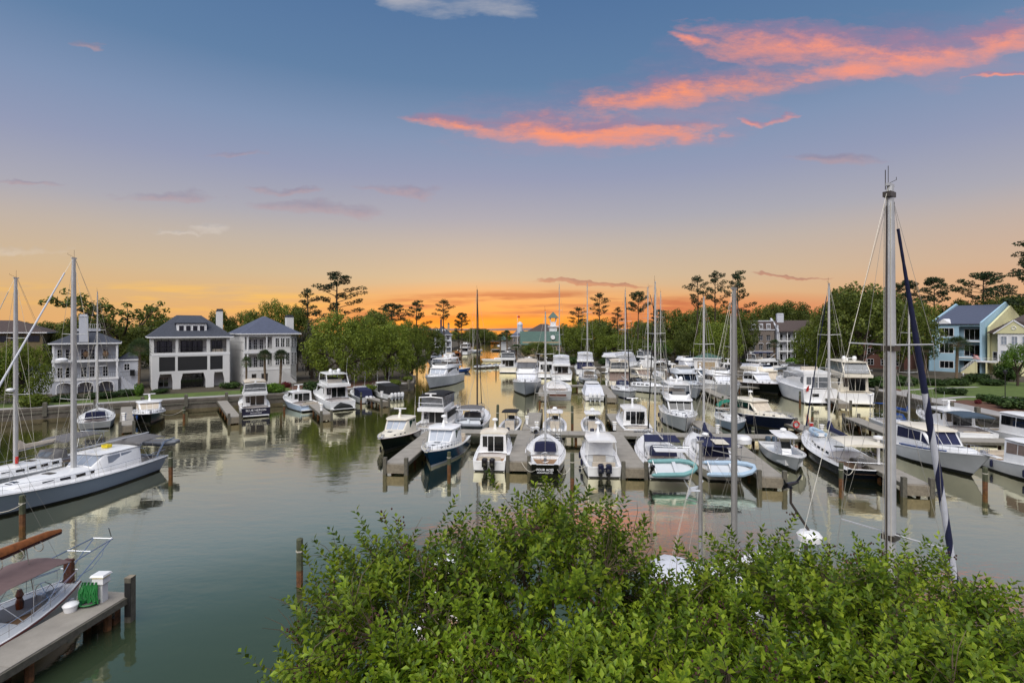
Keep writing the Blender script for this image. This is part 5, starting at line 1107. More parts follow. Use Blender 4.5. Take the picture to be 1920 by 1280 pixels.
# pedestals on the marina docks
for lb, px, py in (('pedestal with yellow cap on the pier by the dark topped centre console', 988, 795), ('pedestal on the walkway behind the wide topped centre console', 1006, 806), ('pedestal by the cabin boat with dark doors', 1152, 806), ('pedestal on the pier tip beside the teal cruiser', 836, 806), ('pedestal beside the green awning yacht', 1345, 812),
                   ('pedestal on the walkway ahead of the navy sloop', 1540, 812), ('pedestal on the pier between the pale blue cruiser and the sport yacht', 603, 770), ('pedestal by the trawler yacht', 452, 768), ('pedestal at the four engined boat pier', 716, 744), ('pedestal between the small yacht and the black picnic boat', 233, 788), ('pedestal near the far finger pier', 1030, 733), ('pedestal by the tan sportfisher', 1137, 722)):
    p = P(px, py, 1.1); pedestal(lb, p)
# free-standing mooring piles: (label, pixel of the top, pixel at the waterline)
for lb, px, y0, y1 in (('leaning dark mooring pile out in the bright water', 932, 758, 815), ('green topped mooring pile between the cutter and the emblem boat', 1073, 848, 914), ('mooring pile standing before the teal cruiser bow', 842, 846, 888), ('slim mooring pile beyond the walkway ladder', 1073, 760, 806),
                       ('orange footed mooring pile beside the navy sloop', 1577, 867, 915), ('thick mooring pile in front of the sportfishing boat bow', 1847, 875, 921), ('thick orange footed pile before the grey-blue sloop bow', 42, 927, 986), ('mooring pile off the grey-blue sloop stern', 320, 845, 892),
                       ('lone mooring pile in open water near the shrubs', 562, 1008, 1098), ('pale topped pile peeking over the shrub leaves', 738, 1030, 1120), ('orange mooring pile before the black picnic boat', 345, 762, 786), ('orange mooring pile by the lobster style cruiser bow', 533, 755, 772), ('mooring pile off the small express boat', 677, 735, 759),
                       ('mooring pile by the rounded white motor yacht', 1500, 733, 757), ('red capped pile in the reflections of the white motor yacht', 1523, 762, 792), ('mooring pile at the channel by the blue skiff', 858, 684, 707), ('mooring pile by the cream trawler', 930, 684, 700), ('mooring pile at the cabin boat bow near the emblem boat', 1012, 742, 760),
                       ('mooring pile beside the white flybridge motor yacht', 1230, 788, 822), ('pile behind the workboat style cruiser', 1355, 742, 764), ('pile at the open bowed centre console stern', 1412, 800, 830), ('pile by the slate awning cruiser', 1664, 800, 838)):
    g = P(px, y1, 0); zt = zat(y0, g.y); r = thing('mooring_pile', lb, 'pile', g, 0, 'timber mooring piles'); a, b = pile_mesh(0)
    o = obj('wet_base', a, r); o.scale = (1.1, 1.1, 1)
    o = obj('shaft', b, r); o.location = (0, 0, .88); o.scale = (1.1, 1.1, zt-.9)
    if 'leaning' in lb: r.rotation_euler = (0, R(1.5), 0)
    mb = MB(); mb.lathe((0, 0, zt*.72), [(.21, 0), (.21, .07)], 8); mb.build('rope_turn', ROPE, r)
# ladder and odds on the walkway
r = thing('ladder', 'metal ladder hanging from the walkway into the water', 'ladder', (5.6, 62.4, 0), R(-5))
mb = MB()
for s in (-.28, .28): mb.tube([(s, 0, -.8), (s, 0, 2.3)], .035, 5)
mb.build('side_rail', STEEL, r)
for k in range(6): mb = MB(); mb.tube([(-.28, 0, -.3+.3*k), (.28, 0, -.3+.3*k)], .025, 4); mb.build('rung', STEEL, r)
def cart(lb, p, m):
    r = thing('dock_cart', lb, 'cart', p, R(20)); mb = MB(); mb.loft([[(-.4, -.3, .3), (.4, -.3, .3), (.4, .3, .3), (-.4, .3, .3)], [(-.5, -.4, .75), (.55, -.4, .75), (.55, .4, .75), (-.5, .4, .75)]]); mb.build('tub', m, r, False)
    for s in (1, -1): mb = MB(); mb.lathe((0, 0, 0), [(.28, -.04), (.28, .04)], 10); mb.xf(Matrix.Translation((0, s*.45, .28)) @ Matrix.Rotation(R(90), 4, 'X')); mb.build('wheel', RUBBER, r)
    mb = MB(); mb.tube([(-.5, -.3, .7), (-.95, -.3, 1.0), (-.95, .3, 1.0), (-.5, .3, .7)], .025, 4); mb.build('handle', STEEL, r)
cart('white dock cart on the walkway near the wide topped centre console', P(1002, 812, 1.1), WHITE); cart('blue dock cart parked on the walkway by the tower boat', P(1180, 790, 1.1), CBLUE)
r = thing('life_ring', 'red life ring hung on the finger pier past the navy hulled cruiser', 'life ring', P(1493, 803, 1.1)+Vector((0, 0, .5)))
mb = MB(); mb.tube([(.38*math.cos(a*math.pi/6), 0, .38*math.sin(a*math.pi/6)) for a in range(13)], .1, 6); mb.build('ring', RED, r); mb = MB(); mb.box(-.05, .05, .12, .2, -.6, .4); mb.build('stand', WHITE, r)
r = thing('fire_cabinet', 'red cabinet on the slanted pier ahead of the navy sloop', 'cabinet', P(1521, 806, 1.1)); mb = MB(); mb.box(-.2, .2, -.15, .15, 0, .9); mb.build('case', RED, r, False); mb = MB(); mb.box(-.22, .22, -.17, .17, .902, .97); mb.build('lid', WHITE, r, False)
for i in range(8):
    k = i/7; p = Vector((-12.2, 182.4, .5)).lerp(Vector((2.6, 194.8, .5)), k); ang = R(-38)
    r = thing('jet_ski', 'covered jet ski on the floating channel dock, '+JS[i], 'jet ski', p, ang, 'jet skis on the floating channel dock')
    if i == 0:
        mb = MB(); mb.loft([[(-1.4, -.5, 0), (-1.4, .5, 0), (-1.4, .4, .4), (-1.4, -.4, .4)], [(.3, -.55, 0), (.3, .55, 0), (.2, .4, .75), (.2, -.4, .75)], [(1.5, -.1, .3), (1.5, .1, .3), (1.3, .1, .5), (1.3, -.1, .5)]]); jm = mb.build('hull', LGREY, r).data
        mb = MB(); mb.loft([[(-1.2, -.25, .41), (-1.2, .25, .41), (-1.2, .2, .72), (-1.2, -.2, .72)], [(.3, -.3, .6), (.3, .3, .6), (.2, .22, 1.05), (.2, -.22, 1.05)]]); sm = mb.build('seat', CNAVY, r).data
    else: obj('hull', jm, r); obj('seat', sm, r)
# mooring lines sagging to the docks
def mooring(lb, a, b, sag=.5, r_=.03):
    a, b = Vector(a), Vector(b); mb = MB()
    mb.tube([a.lerp(b, i/8)-Vector((0, 0, sag*4*(i/8)*(1-i/8))) for i in range(9)], r_, 4); o = mb.build('mooring_line', ROPE); tag(o, lb, 'rope', 'mooring lines')
mooring('pale rope loop from the black picnic boat to its mooring pile', P(300, 775, 1.6), P(345, 766, 1.4), .6)
mooring('white rope drooping from the cutter stern to the pile', P(1045, 880, 1.1), P(1073, 868, 1.4), .7); mooring('pale rope drooping between the emblem boat and the pile', P(1102, 868, 1.2), P(1073, 868, 1.4), .5)
mooring('rope from the cutter stern quarter to the near finger pier', P(1005, 880, 1.1), P(978, 866, 1.1), .5); mooring('thick pale line from the navy sloop to its pile', P(1605, 868, 1.6), P(1577, 875, 1.8), .9)
mooring('rope from the grey-blue sloop bow to the thick pile', P(-60, 945, 2.0), P(42, 945, 1.7), .6); mooring('rope between the grey-blue sloop stern and its pile', P(300, 850, 1.5), P(320, 860, 1.2), .3)
mooring('twin line from the classic yacht stern to the near dock', Vector((-21.4, 25.4, 1.3)), Vector((-20.1, 23.4, 1.2)), .5); mooring('long bow line from the navy sloop to the walkway', P(1507, 808, 1.6), P(1470, 818, 1.1), .2)
# ------------------------------------------------------------------ buildings
def wall_grid(root, name, m, u0, u1, z0, z1, v, th, ops):
    """front wall with rectangular openings (u0,u1,z0,z1); v is its outer face"""
    mb = MB(); zs = sorted({z0, z1, *[o[2] for o in ops], *[o[3] for o in ops]}); zs = [z for z in zs if z0 <= z <= z1]
    for a, b in zip(zs, zs[1:]):
        cut = sorted([(o[0], o[1]) for o in ops if o[2] <= a+1e-6 and o[3] >= b-1e-6]); x = u0
        for c, d in cut+[(u1, u1)]:
            if c-x > 1e-4: mb.box(x, c, v, v+th, a, b)
            x = max(x, d)
    return mb.build(name, m, root, False)
def window(root, u0, u1, z0, z1, v, cols=2, rows=2, fm=None, gm=GLASS, fw=.09, name='window', side=None):
    """framed window with muntins; its pane is a child. v = outer plane (facing -v); side='u' turns it to face -u"""
    fm = fm or TRIMW; mb = MB()
    def bx(a, b, c, d, p, q): 
        mb.box(a, b, p, q, c, d) if side is None else mb.box(p, q, a, b, c, d)
    bx(u0, u1, z0, z0+fw, v-.05, v+.1); bx(u0, u1, z1-fw, z1, v-.05, v+.1); bx(u0, u0+fw, z0+fw, z1-fw, v-.05, v+.1); bx(u1-fw, u1, z0+fw, z1-fw, v-.05, v+.1)
    iu0, iu1, iz0, iz1 = u0+fw, u1-fw, z0+fw, z1-fw
    for i in range(1, cols): x = lerp(iu0, iu1, i/cols); bx(x-.03, x+.03, iz0, iz1, v-.03, v+.05)
    for j in range(1, rows): z = lerp(iz0, iz1, j/rows); bx(iu0, iu1, z-.025, z+.025, v-.028, v+.048)
    w = mb.build(name, fm, root, False)
    mb = MB(); 
    if side is None: mb.box(iu0, iu1, v+.02, v+.04, iz0, iz1)
    else: mb.box(v+.02, v+.04, iu0, iu1, iz0, iz1)
    mb.build('pane', gm, w, False); return w
def hip(root, u0, u1, v0, v1, z, h, over=.6, ridge=None, m=ROOFG, name='roof', th=.25):
    u0 -= over; u1 += over; v0 -= over; v1 += over; W_, D_ = u1-u0, v1-v0; mb = MB()
    if ridge is None:
        if W_ >= D_: ridge = ((u0+D_/2, (v0+v1)/2), (u1-D_/2, (v0+v1)/2))
        else: ridge = (((u0+u1)/2, v0+W_/2), ((u0+u1)/2, v1-W_/2))
    a, b = ridge; A = (*a, z+h); B = (*b, z+h); c = [(u0, v0, z), (u1, v0, z), (u1, v1, z), (u0, v1, z)]
    if W_ >= D_: mb.poly([c[0], c[1], B, A]); mb.poly([c[1], c[2], B]); mb.poly([c[2], c[3], A, B]); mb.poly([c[3], c[0], A])
    else: mb.poly([c[0], c[1], A]); mb.poly([c[1], c[2], B, A]); mb.poly([c[2], c[3], B]); mb.poly([c[3], c[0], A, B])
    mb.poly(c[::-1]); rf = mb.build(name, m, root, False)
    mb = MB(); e = .03
    for (p, q) in zip(c, c[1:]+c[:1]): mb.obox((p[0], p[1], z-th/2), (q[0], q[1], z-th/2), .12, th)
    mb.build('eave', TRIMW, root, False); return rf
def railing(root, u0, u1, v, z, h=.95, m=TRIMW, step=.28, name='railing', side=None):
    mb = MB(); n = max(2, int((u1-u0)/step))
    def q(u): return (u, v) if side is None else (v, u)
    for zz, t_ in ((z+h, .05), (z+.1, .035)): a, b = q(u0), q(u1); mb.obox((*a, zz), (*b, zz), .07, t_)
    for i in range(n+1): x, y = q(lerp(u0, u1, i/n)); mb.box(x-.018, x+.018, y-.018, y+.018, z+.1, z+h)
    return mb.build(name, m, root, False)
def bld(name, label, cat, x, y, phi, group=None, z=LZ): return thing(name, label, cat, (x, y, z), R(phi), group)
def chim(rf, u, v, z0, z1, w=1.1, d=.9, m=WALLW, capm=ROOFG, name='chimney'):
    mb = MB(); mb.box(u-w/2, u+w/2, v-d/2, v+d/2, z0, z1); o = mb.build(name, m, rf, False)
    mb = MB(); mb.box(u-w/2-.08, u+w/2+.08, v-d/2-.08, v+d/2+.08, z1, z1+.14); mb.box(u-w/2+.1, u+w/2-.1, v-d/2+.1, v+d/2-.1, z1+.14, z1+.5); mb.build('chimney_cap', capm, rf, False)
def box_(root, name, m, *a): mb = MB(); mb.box(*a); return mb.build(name, m, root, False)
# --- white house with dark screens
h = bld('house', 'white three storey house with dark screened porches and a wide dormer', 'house', -72.8, 103.5, 37)
Wd, D = 13.9, 12.5
box_(h, 'rear_block', WALLW, 0.02, Wd-.02, 3.2, D, 0, 10.8)
for a, b, n_ in ((0, .28, 'side_wall'), (Wd-.28, Wd, 'side_wall')): box_(h, n_, WALLW, a, b, .35, 3.2, 0, 10.8)
op3 = [(.35, 4.0, 7.55, 10.35), (4.5, 9.55, 7.55, 10.35), (10.2, 13.3, 7.55, 10.35)]; op2 = [(1.2, 3.95, 3.75, 6.7), (4.4, 9.7, 3.75, 6.7), (10.2, 12.6, 3.75, 6.7)]
wall_grid(h, 'front_wall', WALLW, 0, Wd, 3.2, 10.8, 0, .34, op3+op2)
for zf in (3.2, 7.2): box_(h, 'floor_slab', WALLW, .28, Wd-.28, .34, 3.2, zf-.1, zf+.12)
mb = MB()   # flared ground floor piers
for (a0, a1, b0, b1) in ((0, 1.0, 0, 1.35), (3.5, 4.9, 3.3, 5.3), (9.4, 10.9, 9.0, 11.0), (12.9, 13.9, 12.55, 13.9)):
    mb = MB(); mb.loft([[(a0, 0, 0), (a1, 0, 0), (a1, .5, 0), (a0, .5, 0)], [(a0, 0, 1.6), (a1, 0, 1.6), (a1, .5, 1.6), (a0, .5, 1.6)], [(b0, 0, 3.2), (b1, 0, 3.2), (b1, .5, 3.2), (b0, .5, 3.2)]]); mb.build('pier', WALLW, h, False)
for a, b in ((1.2, 3.95), (4.4, 9.7), (10.2, 12.6)):
    w_ = MB(); w_.box(a, b, .16, .2, 3.75, 6.7); w_.build('porch_screen', SHUT, h, False)
for i, (a, b) in enumerate(((.35, 4.0), (4.5, 9.55), (10.2, 13.3))):
    n_ = max(2, int((b-a)/1.0)); mb = MB()
    for k in range(n_+1): x = lerp(a, b, k/n_); mb.box(x-.05, x+.05, .1, .18, 7.55, 10.35)
    mb.box(a, b, .1, .18, 8.5, 8.58); mb.build('porch_frame', IRON, h, False)
    window(h, a+.6, b-.4, 7.5, 9.9, 3.12, 4, 1, IRON, GLASS, .08, 'porch_door')
window(h, 4.9, 9.3, .1, 2.8, 2.9, 6, 1, IRON, GLASS, .08, 'garden_door'); window(h, 1.2, 3.0, .3, 2.4, 2.9, 2, 2, TRIMW, GLASS); box_(h, 'porch_sofa', CBEIGE, 10.8, 12.8, 1.2, 2.0, 7.35, 8.1)
rf = hip(h, 0, Wd, 0, D, 10.85, 4.6, .7, ((4.6, 6.2), (9.2, 6.2)))
box_(h, 'front_trim', TRIMW, -.05, Wd+.05, -.06, -.002, 6.95, 7.3); box_(h, 'frieze', TRIMW, -.05, Wd+.05, -.08, -.002, 10.5, 10.6)
dm = MB(); dm.box(4.3, 9.7, 1.2, 4.2, 11.6, 13.55); dorm = dm.build('dormer', TRIMW, h, False)
mb = MB(); mb.prism([(4.0, .9), (10.0, .9), (10.0, 5.2), (4.0, 5.2)], 13.56, 13.75, [(4.1, 1.0), (9.9, 1.0), (9.9, 5.6), (4.1, 5.6)]); mb.loft([[(4.0, .9, 13.76), (10, .9, 13.76), (10, 5.6, 13.76), (4, 5.6, 13.76)], [(5.2, 3.2, 14.7), (8.8, 3.2, 14.7), (8.8, 5.6, 15.1), (5.2, 5.6, 15.1)]]); mb.build('dormer_roof', ROOFG, h, False)
for k in range(4): window(h, 4.6+k*1.24, 4.6+k*1.24+1.05, 11.85, 13.25, 1.16, 1, 1, TRIMW, GLASS, .1, 'dormer_window')
chim(rf, 12.4, 3.6, 11.2, 16.4, 1.2, 1.1)
for k in range(9): box_(h, 'siding_board', WALLW, -.03, -.004, .4, D-.05, .3+k*1.15, 1.3+k*1.15)
# --- white hipped house with small paned windows
h = bld('house', 'white hipped roof house with small paned windows and columned porches', 'house', -59.2, 113, 40)
Wd, D = 11.7, 14
box_(h, 'rear_block', WALLW, .02, Wd-.02, 2.4, D, 0, 11.4)
wall_grid(h, 'front_wall', WALLW, 0, 6.2, 0, 11.4, 0, .3, [(.25, .6, 7.9, 10.7), (1.0, 4.6, 7.9, 10.7), (4.9, 5.9, 7.9, 10.7), (.25, 4.6, 3.9, 6.9), (4.9, 5.9, 3.9, 6.9), (1.6, 2.6, .6, 2.4), (3.6, 5.0, .6, 2.4)])
box_(h, 'floor_slab', WALLW, 0, 6.2, .3, 2.4, 7.1, 7.4); box_(h, 'floor_slab', WALLW, 0, 6.2, .3, 2.4, 3.2, 3.5)
for x in (.82, 4.75): 
    for zb in (3.6, 7.4): mb = MB(); mb.lathe((x, .12, zb), [(.17, 0), (.15, 3.2)], 10); mb.build('column', TRIMW, h)
for zb in (3.5, 7.4): railing(h, 1.0, 4.6, .2, zb, .95, IRON)
for zb in (3.6, 7.5):
    for k in range(3): window(h, 1.2+k*1.25, 2.1+k*1.25, zb, zb+2.6, 2.34, 2, 4, TRIMW, GLASS)
    window(h, 4.95, 5.85, zb+.6, zb+2.6, 2.34, 2, 4)
pts = [(6.2, 0), (9.9, 0), (Wd, 1.6), (Wd, 4), (6.2, 4)]
mb = MB(); mb.prism(pts, 0, 11.4); mb.build('bay', WALLW, h, False)
for zb, zt in ((4.2, 7.0), (8.3, 10.4)):
    for k in range(3): window(h, 6.5+k*1.15, 7.45+k*1.15, zb, zt, -.03, 2, 4)
    for k in range(2):
        w = window(h, .15+k*1.25, 1.2+k*1.25, zb, zt, -.03, 2, 4); w.location = (9.9, 0, 0); w.rotation_euler.z = math.atan2(1.6, 1.8)
box_(h, 'belt_course', TRIMW, -.05, 9.9, -.06, -.003, 7.05, 7.35); box_(h, 'belt_course', TRIMW, -.05, 9.9, -.06, -.003, 3.15, 3.45)
rf = hip(h, 0, Wd, 0, D, 11.45, 4.0, .5, None, ROOFN); chim(rf, Wd-.6, 5, 11.6, 15.3, 1.6, 1.3)
mb = MB()
for k in range(9): mb.box(7.6+k*.34, 7.95+k*.34, -1.7, -.5, 0, 3.0-k*.33)
mb.build('stairs', WALLW, h, False); mb = MB(); mb.obox((7.5, -1.7, 3.9), (10.7, -1.7, .9), .07, .07); mb.build('stair_rail', TRIMW, h, False)
for k in range(6): box_(h, 'siding_board', WALLW, -.03, -.004, .3, D-.1, .3+k*1.85, 2.0+k*1.85)
# --- grey house with arches
h = bld('house', 'pale grey house with two balconies over three ground floor arches', 'house', -86.8, 96.6, 37)
Wd, D = 9.9, 11
box_(h, 'rear_block', WALLG, .02, Wd-.02, 2.4, D, 0, 9.7)
def arch_wall(root, u0, u1, z1, spans, m, th=.35):
    mb = MB(); x = u0
    for a, b in spans:
        mb.box(x, a, 0, th, 0, z1); n_ = 8; s_ = (b-a)/2; c_ = (a+b)/2
        for k in range(n_):
            t0_, t1_ = -1+2*k/n_, -1+2*(k+1)/n_; f = lambda t: 1.35+.75*math.sqrt(max(0, 1-t*t))
            mb.loft([[(c_+t0_*s_, v_, f(t0_)), (c_+t0_*s_, v_, z1)] for v_ in (0, th)]+[[(c_+t1_*s_, v_, f(t1_)), (c_+t1_*s_, v_, z1)] for v_ in (th, 0)], closed=False) if False else mb.prism([(c_+t0_*s_, 0), (c_+t1_*s_, 0), (c_+t1_*s_, th), (c_+t0_*s_, th)], min(f(t0_), f(t1_)), z1)
        x = b
    mb.box(x, u1, 0, th, 0, z1); return mb.build('arcade', m, root, False)
arch_wall(h, 0, Wd, 2.45, [(.7, 3.0), (3.7, 6.1), (6.8, 9.2)], WALLG)
for a, b in ((.7, 3.0), (3.7, 6.1), (6.8, 9.2)):
    mb = MB(); c_, s_ = (a+b)/2, (b-a)/2+.06; mb.tube([(c_-s_, -.03, 0), (c_-s_, -.03, 1.35)]+[(c_+s_*math.cos(t_), -.03, 1.38+.78*math.sin(t_)) for t_ in [math.pi*(1-k/10) for k in range(11)]]+[(c_+s_, -.03, 1.35), (c_+s_, -.03, 0)], .09, 4); mb.build('arch_trim', TRIMW, h)
for zb in (2.45, 6.0): box_(h, 'balcony_floor', TRIMW, -.1, Wd+.1, -.1, 2.4, zb, zb+.42)
for x in (.18, 3.35, 6.5, Wd-.18):
    for zb in (2.87, 6.42): box_(h, 'column', TRIMW, x-.17, x+.17, -.02, .3, zb, zb+(3.1 if zb < 4 else 2.9))
for zb in (2.9, 6.42):
    railing(h, .3, Wd-.3, .05, zb, .95, IRON, .3)
    for k, (a, b) in enumerate(((.5, 1.4), (1.7, 3.0), (4.0, 5.0), (5.3, 6.2), (7.4, 8.3))): window(h, a, b, zb, zb+2.1, 2.34, 2, 3, TRIMW, GLASS)
for k in range(2): 
    mb = MB(); mb.sph((4.9+k*3.0, 1.4, 7.5), .5, 8, 6, 1.25); mb.build('egg_chair', TEAK, h)
rf = hip(h, 0, Wd, 0, D, 9.75, 2.9, .5, None, ROOFG)
chim(rf, 4.6, -.1, 9.9, 14.8, 1.35, 1.0, WALLG, WALLG); box_(h, 'roof_deck', WALLG, 3.4, 7.0, 3.2, 6.5, 12.0, 12.5); railing(h, 5.2, 7.0, 3.25, 12.5, .9, TRIMW, .3)
box_(h, 'side_wing', WALLG, Wd+.002, Wd+3.4, 1.6, 9, 0, 6.2); hip(h, Wd+.2, Wd+3.4, 1.6, 9, 6.25, 1.3, .3); window(h, Wd+.9, Wd+1.9, 4.0, 5.4, 1.56, 2, 2)
box_(h, 'side_wing', WALLG, -4.6, -.002, 2.2, 9, 0, 4.2); hip(h, -4.6, -.3, 2.2, 9, 4.25, 1.6, .3); window(h, -3.9, -3.1, 2.2, 3.6, 2.16, 2, 3); window(h, -2.7, -1.9, 2.2, 3.6, 2.16, 2, 3)
mb = MB()
for k in range(9): mb.box(Wd+.5+k*.3, Wd+.8+k*.3, .4, 1.5, 0, 2.8-k*.3)
mb.build('stairs', WALLG, h, False); railing(h, Wd+.3, Wd+3.2, .5, 2.9, .9, IRON, .3); box_(h, 'grill_cover', CBLACK, Wd+1.9, Wd+2.7, .6, 1.2, 2.9, 4.1)
# --- houses further back on the left
h = bld('house', 'brown roofed house with dark window band behind the balconied grey house', 'house', -133, 122, 30); box_(h, 'wall', WOLIVE, 0, 16, 0, 12, 0, 11.6); hip(h, 0, 16, 0, 12, 11.65, 3.0, 1.0, None, ROOFB)
for k in range(5): window(h, 1+k*3, 3.4+k*3, 9.2, 10.8, -.03, 2, 1, IRON)
h = bld('house', 'low brown roof at the far edge behind the two big sloops', 'house', -160, 120, 30); box_(h, 'wall', WOLIVE, 0, 18, 0, 12, 0, 11); hip(h, 0, 18, 0, 12, 11.05, 3.4, 1.0, None, ROOFB)
for k in range(5): window(h, 1+k*3, 3+k*3, 8.4, 10, -.03, 2, 1, IRON)
# --- distant dormered house on the channel
h = bld('house', 'distant pale house with dormers and columned porch on the channel bank', 'house', -44, 262, 12); box_(h, 'wall', WALLG, 4.5, 13, 2.2, 12, 0, 9.6); box_(h, 'side_porch', TRIMW, 0, 4.4, 1, 8, 4.2, 4.7)
for x in (.2, 2.2, 4.2): box_(h, 'porch_post', TRIMW, x-.12, x+.12, 1, 1.3, 0, 8.2 if x < 3 else 4.2)
railing(h, 0, 4.4, 1.05, 4.7, 1.0, TRIMW, .4); rf = hip(h, 4.5, 13, 0, 12, 9.65, 4.4, .5, None, ROOFG); chim(rf, 8, 5, 12, 17, 1, 1, BRICK); chim(rf, 12, 6, 10, 15.2, 1, 1, WTAN)
for x in (4.6, 7.4, 10.2, 12.9): box_(h, 'column', TRIMW, x-.16, x+.16, .1, .4, 0, 6.2)
box_(h, 'balcony', TRIMW, 4.5, 13, .05, 2.2, 2.9, 3.2); box_(h, 'balcony', TRIMW, 4.5, 13, .05, 2.2, 6.2, 6.5); box_(h, 'upper_wall', WALLG, 4.5, 13, .4, 2.2, 6.5, 9.6)
for k in range(3): window(h, 5.2+k*2.6, 6.8+k*2.6, 7, 9, .36, 2, 2); window(h, 5.2+k*2.6, 6.8+k*2.6, 3.4, 5.6, 2.16, 2, 1); 
for k in range(2): box_(h, 'dormer', TRIMW, 5.2+k*3.2, 6.8+k*3.2, 1.4, 3.4, 10.4, 12.4); window(h, 5.4+k*3.2, 6.6+k*3.2, 10.7, 12, 1.36, 2, 2)
# --- harbour town beyond the channel
h = bld('harbour_building', 'long building with sea green metal roof and round dormer', 'building', 4.5, 236, 2); Wd = 18
box_(h, 'wall', WTAN, .4, Wd, .4, 14, 0, 6.6)
mb = MB(); mb.loft([[(-.6, -.6, 5.2), (-.6, 7, 11.4), (-.6, 14.6, 5.2)], [(Wd+.4, -.6, 5.2), (Wd+.4, 7, 11.4), (Wd+.4, 14.6, 5.2)]]); rf = mb.build('roof', ROOFT, h, False)
for k in range(24): mb = MB(); x = -.4+k*.78; mb.obox((x, -.62, 5.25), (x, 6.9, 11.42), .06, .07); mb.build('roof_seam', ROOFT, rf, False)
mb = MB(); mb.lathe((0, 0, 0), [(1.0, 0), (1.0, 1.6)], 14); mb.xf(Matrix.Translation((14.6, 2.8, 8.6)) @ Matrix.Rotation(R(90), 4, 'X')); mb.build('round_dormer', TRIMW, rf)
for k in range(4): window(h, 11+k*1.8, 12.2+k*1.8, 1.2, 4.4, .36, 2, 2, TRIMW)
h = bld('cupola_tower', 'white lookout tower with open belfry and green pyramid roof', 'tower', 18.4, 250, 0)
box_(h, 'shaft', TRIMW, 0, 3.6, 0, 3.6, 0, 13.5); box_(h, 'gallery', TRIMW, -.7, 4.3, -.7, 4.3, 13.5, 13.9); railing(h, -.6, 4.2, -.6, 13.9, 1, TRIMW, .4); box_(h, 'lantern', TRIMW, .5, 3.1, .5, 3.1, 13.9, 16.0)
for x in (.4, 3.2):
    for y in (.4, 3.2): box_(h, 'belfry_post', TRIMW, x-.18, x+.18, y-.18, y+.18, 16, 17.9)
mb = MB(); mb.loft([[(-.8, -.8, 17.9), (4.4, -.8, 17.9), (4.4, 4.4, 17.9), (-.8, 4.4, 17.9)], [(1.7, 1.7, 20.9), (1.9, 1.7, 20.9), (1.9, 1.9, 20.9), (1.7, 1.9, 20.9)]]); mb.build('roof', ROOFT, h, False)
h = bld('harbour_building', 'dark roofed harbour building with a round turret', 'building', 0, 318, 0); box_(h, 'wall', BRICKD, 0, 10, 0, 12, 0, 8); hip(h, 0, 10, 0, 12, 8.05, 5.4, .8, None, ROOFN); mb = MB(); mb.lathe((5, 3, 9), [(1.6, 0), (1.6, 6.0), (1.9, 6.0), (1.5, 7.2), (.7, 7.9), (.05, 8.1)], 12); mb.build('turret', WALLG, h)
for k in range(4): window(h, .8+k*2.3, 2.2+k*2.3, 4.6, 6.8, -.03, 2, 2); window(h, .8+k*2.3, 2.2+k*2.3, 1, 3.4, -.03, 2, 1)
h = bld('harbour_building', 'brown roofed building rising behind the sea green roof', 'building', 10, 300, 0); box_(h, 'wall', WTAN, 0, 18, 0, 14, 0, 11); hip(h, 0, 18, 0, 14, 11.05, 4.5, .8, None, ROOFB)
for k in range(6): window(h, 1+k*2.8, 2.4+k*2.8, 8.2, 10.2, -.03, 2, 2)
h = bld('gazebo', 'small waterside gazebo with green roof near the palms', 'gazebo', -7, 300, 0)
for x in (0, 4): 
    for y in (0, 4): box_(h, 'post', TRIMW, x-.15, x+.15, y-.15, y+.15, 0, 6)
mb = MB(); mb.loft([[(-.8, -.8, 6), (4.8, -.8, 6), (4.8, 4.8, 6), (-.8, 4.8, 6)], [(1.9, 1.9, 8.6), (2.1, 1.9, 8.6), (2.1, 2.1, 8.6), (1.9, 2.1, 8.6)]]); mb.build('roof', ROOFT, h, False); box_(h, 'room', TRIMW, .4, 3.6, .4, 3.6, 0, 5)
h = bld('flagpole', 'white flagpole with a red flag by the harbour building', 'flagpole', xat(970, 210), 210, 0); mb = MB(); mb.tube([(0, 0, 0), (0, 0, 18.2)], .11, 6, .05); mb.build('pole', TRIMW, h); mb = MB(); mb.tube([(-1.3, 0, 11), (1.3, 0, 11)], .05, 4); mb.build('yardarm', TRIMW, h)
mb = MB(); mb.loft([[(.05+.25*i, .08*math.sin(i*1.4), 17.9-.03*i), (.05+.25*i, .08*math.sin(i*1.4+.4), 17.2-.05*i)] for i in range(5)], closed=False); mb.build('flag', RED, h)
h = bld('hut', 'square harbour hut with low green hipped roof behind the covered cruiser', 'hut', 56.2, 158, -28); box_(h, 'wall', WALLW, 0, 7, 0, 6, 0, 3.6); hip(h, 0, 7, 0, 6, 3.65, 1.3, .5, None, ROOFT); box_(h, 'door_panel', WTAN, 1, 6, -.04, -.003, 0, 2.4)
# --- brick apartment block
h = bld('apartment_building', 'grey brown brick block with mansard roof and arched windows', 'building', 92.5, 200, -12); Wd = 9.2
wins = [(1.0+k*2.7, 2.4+k*2.7, z0, z0+2.1) for k in range(3) for z0 in (1.0, 4.4, 8.0)]
wall_grid(h, 'wall', BRICKD, 0, Wd, 0, 12, 0, .5, wins); box_(h, 'core', DARKIN, .3, Wd-.3, 1.2, 14, 0, 12)
for w_ in wins: window(h, *w_, .25, 2, 3, WALLG, GLASS)
for k in range(3): mb = MB(); c_ = 1.7+k*2.7; mb.tube([(c_+.85*math.cos(t_), -.05, 6.5+.6*math.sin(t_)) for t_ in [math.pi*q/8 for q in range(9)]], .12, 4); mb.build('arch_trim', WALLG, h)
box_(h, 'belt_course', WALLG, -.1, Wd+.1, -.15, -.003, 3.6, 3.9); box_(h, 'cornice', WALLG, -.2, Wd+.2, -.3, 14, 12.002, 12.35)
